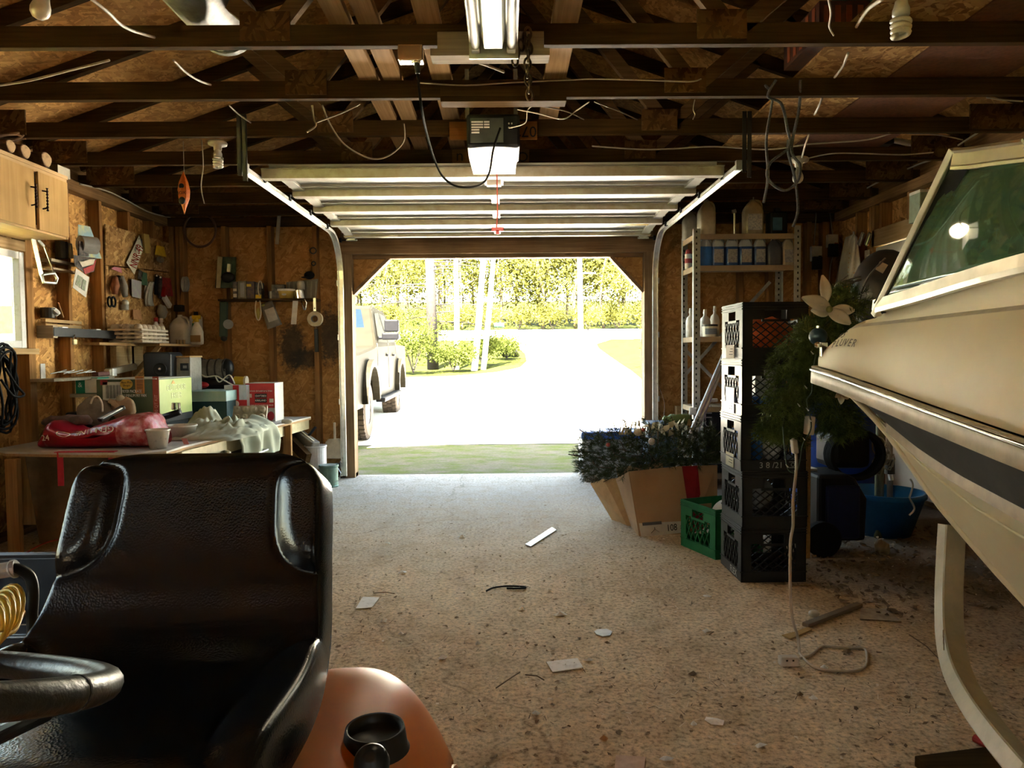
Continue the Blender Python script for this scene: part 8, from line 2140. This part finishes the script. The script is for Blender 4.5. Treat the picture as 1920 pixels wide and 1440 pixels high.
for k in range(260):
 x=r.uniform(-3.1,-1.6);y=r.uniform(3.2,5.2);flake(q,V((x,y,0)),r.uniform(.012,.03),.02)
tag(q.build('dry_leaf_litter',m_leafd,org=(0,3,0)),'brown leaf crumbs scattered over the dusty floor','litter',kind='stuff')
tag(q2.build('wood_chip_litter',m_chip,org=(0,3,0)),'pale wood chips scattered over the dusty floor','litter',kind='stuff')
tag(q3.build('straw_litter',plain('straw',(.80,.72,.58),.9),org=(0,3,0)),'short bits of straw scattered over the dusty floor','litter',kind='stuff')
def flat(name,pix,mt,label,cat,th=.003,z=.003,warp=.0,group=None):
 p=[onz(x,y,z)for x,y in pix];q=MB()
 k=len(p)
 vs=[a+V((0,0,warp*(i%2)))for i,a in enumerate(p)];vs2=[a+V((0,0,th))for a in vs]
 q.add(vs+vs2,[tuple(range(k))[::-1],tuple(range(k,2*k))]+[(i,(i+1)%k,k+(i+1)%k,k+i)for i in range(k)])
 return tag(q.build(name,mt),label,cat,group)
m_pp=plain('dirty_paper',(.85,.84,.80),.8,c2=(.62,.60,.55),scale=40,lo=.5,hi=.75)
flat('paper_scrap',[(667,1142),(697,1140),(712,1121),(680,1120)],m_pp,'white paper square lying left of centre beside the mower seat','paper')
flat('envelope',[(1024,1242),(1036,1261),(1094,1253),(1083,1235)],m_pp,'creased white envelope lying in the middle of the foreground','envelope')
flat('paper_scrap',[(1114,1185),(1120,1181),(1138,1180),(1148,1185),(1144,1192),(1130,1194),(1118,1190)],plain('white_plastic_scrap',(.7,.7,.68),.5),'rounded white plastic scrap right of centre','scrap')
flat('paper_scrap',[(1155,1417),(1211,1421),(1207,1445),(1152,1445)],plain('pink_paper',(.60,.46,.38),.8,c2=(.45,.33,.26),scale=30),'worn pinkish paper at the bottom edge','paper')
flat('metal_strip',[(985,1022),(995,1026),(1043,995),(1035,990)],plain('grey_strip',(.42,.44,.46),.4,.5),'flat grey metal strip lying on the concrete towards the door','strip',.006)
q=MB();q.tube(curve_pts([onz(x,y,.008)for x,y in((912,1108),(925,1102),(950,1099),(982,1100),(981,1103),(950,1103))],5),.0045,6);tag(q.build('rubber_strap',M_BLACKR,smooth=True),'black rubber strap lying in the middle of the floor','strap')
q=MB();q.bar(onz(1510,1172,.012),onz(1612,1133,.012),.03,.016);tag(q.build('wooden_stick',plain('grey_brown_stick',(.22,.17,.12),.8),bevel=.002),'grey brown stick lying behind the beige cord','stick')
flat('cardboard_scrap',[(1466,1192),(1482,1199),(1522,1182),(1518,1176),(1490,1186)],plain('orange_cardboard',(.46,.29,.10),.8),'orange brown cardboard scrap crossed by the beige cord','scrap',.004)
flat('paper_sheet',[(1612,1161),(1690,1166),(1664,1142),(1614,1142)],plain('dusty_sheet',(.42,.37,.30),.85,c2=(.26,.21,.16),scale=20),'dusty paper sheet lying between the cord and the trailer','paper')
q=MB();q.ball(onz(1526,1150,.015),.02,12,8,None,(1.2,.8,.8));tag(q.build('crumpled_paper',M_WHITE,smooth=True),'white crumpled ball lying near the grey brown stick','crumpled paper')
q=MB();q.cyl(onz(1828,1384,.012),onz(1872,1408,.012),.012,n=10);tag(q.build('red_tube',plain('dull_red_plastic',(.35,.03,.03),.4)),'red plastic piece lying beside the trailer tube at lower right','plastic piece')
q=MB();a=onz(1760,1448,.02);q.bar(onz(1740,1446,.018),onz(1890,1426,.018),.10,.03);tag(q.build('wooden_plank',MW_X,bevel=.003),'wooden plank lying on the floor at the bottom right','plank')
# small single scraps: pale leaves and paper bits
for k,(x,y,w_,lb)in enumerate(((755,1075,10,'small white scrap left of the metal strip'),(720,1165,9,'white folded leaf near the paper square'),(752,1190,7,'small grey scrap below the folded leaf'),(830,1235,12,'white sliver of paper left of the envelope'),(895,1209,6,'tiny white chip above the white sliver'),(978,1144,10,'pale curled chip below the rubber strap'),(1050,1154,13,'pale bark strip right of the rubber strap'),(1104,1240,10,'pale leaf touching the envelope'),(1425,1400,14,'white crumpled leaf near the bottom right of centre'),(1340,1355,22,'white torn paper strip above the crumpled leaf'),(1300,1360,9,'pale chip left of the torn strip'),(1132,1388,12,'orange and white leaf near the bottom'),(1004,1340,10,'pale snail shaped chip near the bottom middle'),(1250,1425,14,'white crumpled wad at the bottom edge'),(727,1020,8,'white scrap near the left crack'),(867,1008,9,'white scrap just left of the metal strip top'),(1545,1254,9,'grey crumpled scrap inside the cord loop'),(1525,1310,11,'white gnawed scrap below the cord loop'),(1590,1225,14,'dry leaf inside the cord loop'),(1500,1305,10,'dark leaf left of the gnawed scrap'),(1300,1265,10,'dark curled leaf left of the plug block'),(1325,1120,10,'pale block of wood before the crates'),(1325,1185,9,'pale wood chip left of the cord'))):
 q=MB();c=onz(x,y,0);s_=w_/FPX*c.y
 rr_=random.Random(k+100);n=6;vs=[V((c.x,c.y,.012+.3*s_*rr_.random()))]
 for j in range(n):
  a=2*math.pi*j/n;rad=s_*rr_.uniform(.6,1.15);vs.append(V((c.x+rad*math.cos(a),c.y+rad*.7*math.sin(a),.002+.25*s_*rr_.random())))
 q.add(vs,[(0,j+1,(j+1)%n+1)for j in range(n)])
 dark='dark' in lb or 'dry' in lb
 tag(q.build('dry_leaf' if 'leaf' in lb else 'floor_scrap',m_leafd if dark else(plain('orange_leaf',(.5,.25,.1),.7)if 'orange' in lb else m_pp)),lb,'leaf' if 'leaf' in lb else 'scrap','single scraps on the floor')
 # twigs
for k,(a,b,lb)in enumerate((((1338,1185+0),(1330,1190),'tiny twig near the crates'),((1705,1190),(1765,1240),'long thin twig lying left of the trailer tube'),((930,1290),(975,1260),'thin twig lying below the rubber strap'),((985,1265),(1020,1275),'short twig right of the thin twig'),((700,1112),(740,1113),'short dark stick above the paper square'))):
 q=MB();p0,p1=onz(*a,.006),onz(*b,.006);q.tube([p0,lerp(p0,p1,.5)+V((.008,.004,.004)),p1],.0022,5);tag(q.build('twig',plain('twig',(.16,.11,.07),.9)),lb,'twig','twigs on the floor')
 # red cord in the litter under the bench
wire('nylon_twine',[onz(40,1042,.02),onz(80,1020,.02),onz(122,1008,.03),onz(160,995,.03)],.005,plain('red_thin_cord',(.45,.06,.04),.6),'thin red cord lying in the litter under the bench','cord')
# ---------------------------------------------------------------- pickup truck outside
tk=thing('pickup_truck',(-2.85,12.0,0),'dusty silver pickup truck parked outside to the left of the driveway','pickup truck')
m_body=plain('silver_paint',(.0085,.0072,.0042),.6,.0,c2=(.006,.0052,.0032),scale=4,spec=.03)
m_win=plain('truck_glass',(.0025,.0032,.003),.4,spec=.02)
m_ttrim=plain('truck_trim',(.004,.004,.0042),.5,spec=.03)
m_tyre=plain('muddy_tyre',(.016,.010,.006),.9,c2=(.024,.016,.009),scale=18,bmp=.6)
XT1,XT0=-1.86,-3.86
yF=8.55
yw0,yw1=9.75,13.45
prof=[(yF,.48),(yF+.02,1.02),(yF+.12,1.16),(yF+1.75,1.27),(yF+1.95,1.30),(yF+2.75,1.90),(yF+3.1,1.97),(yF+4.3,1.96),(yF+4.55,1.86),(yF+4.75,1.36),(yF+6.3,1.36),(yF+6.35,.62),(yw1+.55,.55),(yw1+.50,.75),(yw1+.33,.97),(yw1,1.03),(yw1-.33,.97),(yw1-.50,.75),(yw1-.55,.5),(yw0+.55,.5),(yw0+.50,.75),(yw0+.33,.97),(yw0,1.03),(yw0-.33,.97),(yw0-.50,.75),(yw0-.55,.48)]
ztr=tz(12.5)*.4
def tumble(x,z):
 k=max(0,z-1.32)/.65;s_=1 if x>-2.86 else-1
 return x-s_*.20*k
q=MB();n=len(prof);vs=[]
lay=[XT0,XT0+.04,XT1-.04,XT1]
for i_,x in enumerate(lay):
 ins=.0 if i_ in(1,2)else .0
 for y,z in prof:
  zz=z-(.02 if i_ in(0,3)and z>1 else 0)
  vs.append(V((tumble(x,z),y+(.03 if i_ in(0,3)and y<yF+.2 else 0),zz)))
fs=[tuple(range(n)),tuple(range(3*n,4*n))[::-1]]
for l in range(3):
 for k in range(n):fs.append((l*n+k,l*n+(k+1)%n,(l+1)*n+(k+1)%n,(l+1)*n+k)[::-1])
q.add(vs,fs);q.build('body',m_body,tk)
def sidep(y,z,out=.006):return V((tumble(XT1,z)+out,y,z))
q=MB()
for poly in([(yF+2.25,1.36),(yF+2.88,1.83),(yF+3.4,1.87),(yF+3.4,1.37)],[(yF+3.48,1.37),(yF+3.48,1.87),(yF+4.2,1.86),(yF+4.5,1.40)]):
 q.add([sidep(y,z)for y,z in poly],[tuple(range(len(poly)))])
q.build('side_window',m_win,tk)
q=MB();q.add([V((XT0+.14,yF+2.02,1.335)),V((XT1-.14,yF+2.02,1.335)),V((XT1-.34,yF+2.72,1.885)),V((XT0+.34,yF+2.72,1.885))],[(0,1,2,3)]);q.build('windshield',plain('blue_reflect_glass',(.003,.006,.012),.4,spec=.02),tk,solid=.01)  # blue of the reflection put into the windshield colour
q=MB()
for y,z0,z1 in((yF+2.1,.62,1.34),(yF+3.44,.62,1.36),(yF+4.55,.62,1.36)):q.bar(sidep(y,z0,.001),sidep(y,z1,.001),.012,.006,(0,1,0))
q.build('door_seams',M_INK,tk)
for y in(yF+2.85,yF+3.75):
 q=MB();q.cbox(sidep(y+.35,1.16,.02),(.03,.2,.035));q.build('door_handle',m_ttrim,tk,bevel=.006)
for yw in(yw0,yw1):
 q=MB();arc=[V((XT1+.03,yw-.55*math.cos(a),.52+.53*math.sin(a)))for a in[math.pi*k/16 for k in range(17)]]
 q.sweep(arc,[(-.05,-.05),(.05,-.05),(.05,.05),(-.05,.05)],(1,0,0));q.build('wheel_flare',m_body,tk)
 for x in(XT1-.14,XT0+.14):
  zc_=.41;ct=tz(yw)
  q=MB();q.lathe([(.2,-.13),(.36,-.14),(.40,-.12),(.41,-.06),(.41,.06),(.40,.12),(.36,.14),(.2,.13)],40,Matrix.Translation((x,yw,zc_))@Matrix.Rotation(R(90),4,'Y'));
  w_=q.build('tyre',m_tyre,tk,smooth=False)
  q=MB()
  for k in range(36):
   a=2*math.pi*k/36
   for xx,of in((-.085,0),(0,.5),(.085,0)):
    aa=a+of*2*math.pi/36
    M=Matrix.Translation((x+xx,yw,zc_))@Matrix.Rotation(aa,4,'X')
    q.box((-.036,-.024,.402),(.036,.024,.422),M)
  q.build('tread_blocks',m_tyre,w_)
  q=MB();q.lathe([(0,.06),(.06,.07),(.08,.05),(.19,.06),(.21,.12),(.21,-.12),(0,-.1)],24,Matrix.Translation((x,yw,zc_))@Matrix.Rotation(R(90),4,'Y'));q.build('rim',M_STEELD,w_,smooth=False)
q=MB();q.bar((XT1+.07,yw0+.62,.50),(XT1+.07,yw1-.62,.50),.14,.06);q.build('running_board',m_ttrim,tk,bevel=.015)
mc=at(742,622,yF+2.45)
q=MB();q.box((mc.x-.13,mc.y-.05,at(742,637,mc.y).z),(mc.x+.13,mc.y+.08,at(742,624,mc.y).z));q.box((mc.x-.09,mc.y-.05,at(742,622,mc.y).z),(mc.x+.13,mc.y+.08,at(742,599,mc.y).z));q.box((tumble(XT1,1.4)-.02,mc.y,at(742,636,mc.y).z),(mc.x-.1,mc.y+.05,at(742,630,mc.y).z));q.build('tow_mirror',plain('mirror_grey',(.005,.005,.0055),.5,spec=.03),tk,bevel=.02)
q=MB();q.cbox((XT1-.2,yF+.06,.93),(.36,.1,.2));q.cbox((XT0+.2,yF+.06,.93),(.36,.1,.2));q.build('headlight',M_GLASS,tk,bevel=.02)
q=MB();q.box((XT0+.45,yF-.02,.72),(XT1-.45,yF+.05,1.08));q.build('grille',M_BLACK,tk,bevel=.02)
q=MB();q.box((XT0+.02,yF-.1,.42),(XT1-.02,yF+.1,.68));q.build('bumper',M_CHROME,tk,bevel=.03)
q=MB();q.box((XT0+.2,yF+.4,.45),(XT1-.2,yF+6.2,.6));q.build('underbody',M_IRON,tk)
tk.location.x-=.13;tk.rotation_euler.z=R(2.4)
# something parked by the road: a small vehicle under a green canopy
p=onterr(952,668);t=thing('farm_utility_vehicle',p,'small pale utility vehicle with a green canopy beyond the birches','vehicle')
a=at(942,645,p.y);b=at(970,618,p.y);q=MB();q.box((a.x,p.y,p.z+.25),(b.x,p.y+1.6,b.z));q.build('body',plain('pale_vehicle',(.35,.34,.3),.4),t,bevel=.06)
a=at(926,613,p.y);b=at(945,605,p.y);q=MB();q.box((a.x,p.y,a.z),(b.x,p.y+1.6,b.z));q.build('canopy',plain('canopy_green',(.02,.08,.045),.5),t,bevel=.04)
q=MB();
for x in(a.x+.05,b.x-.05):q.bar((x,p.y+.1,p.z+.4),(x,p.y+.1,a.z+.02),.05,.05)
q.build('canopy_posts',M_IRON,t)
for x in(at(946,645,p.y).x,at(966,645,p.y).x):q=MB();q.cyl((x-.1,p.y+.2,p.z+.28),(x+.1,p.y+.2,p.z+.28),.28,n=18);q.build('wheel',M_BLACKR,t)
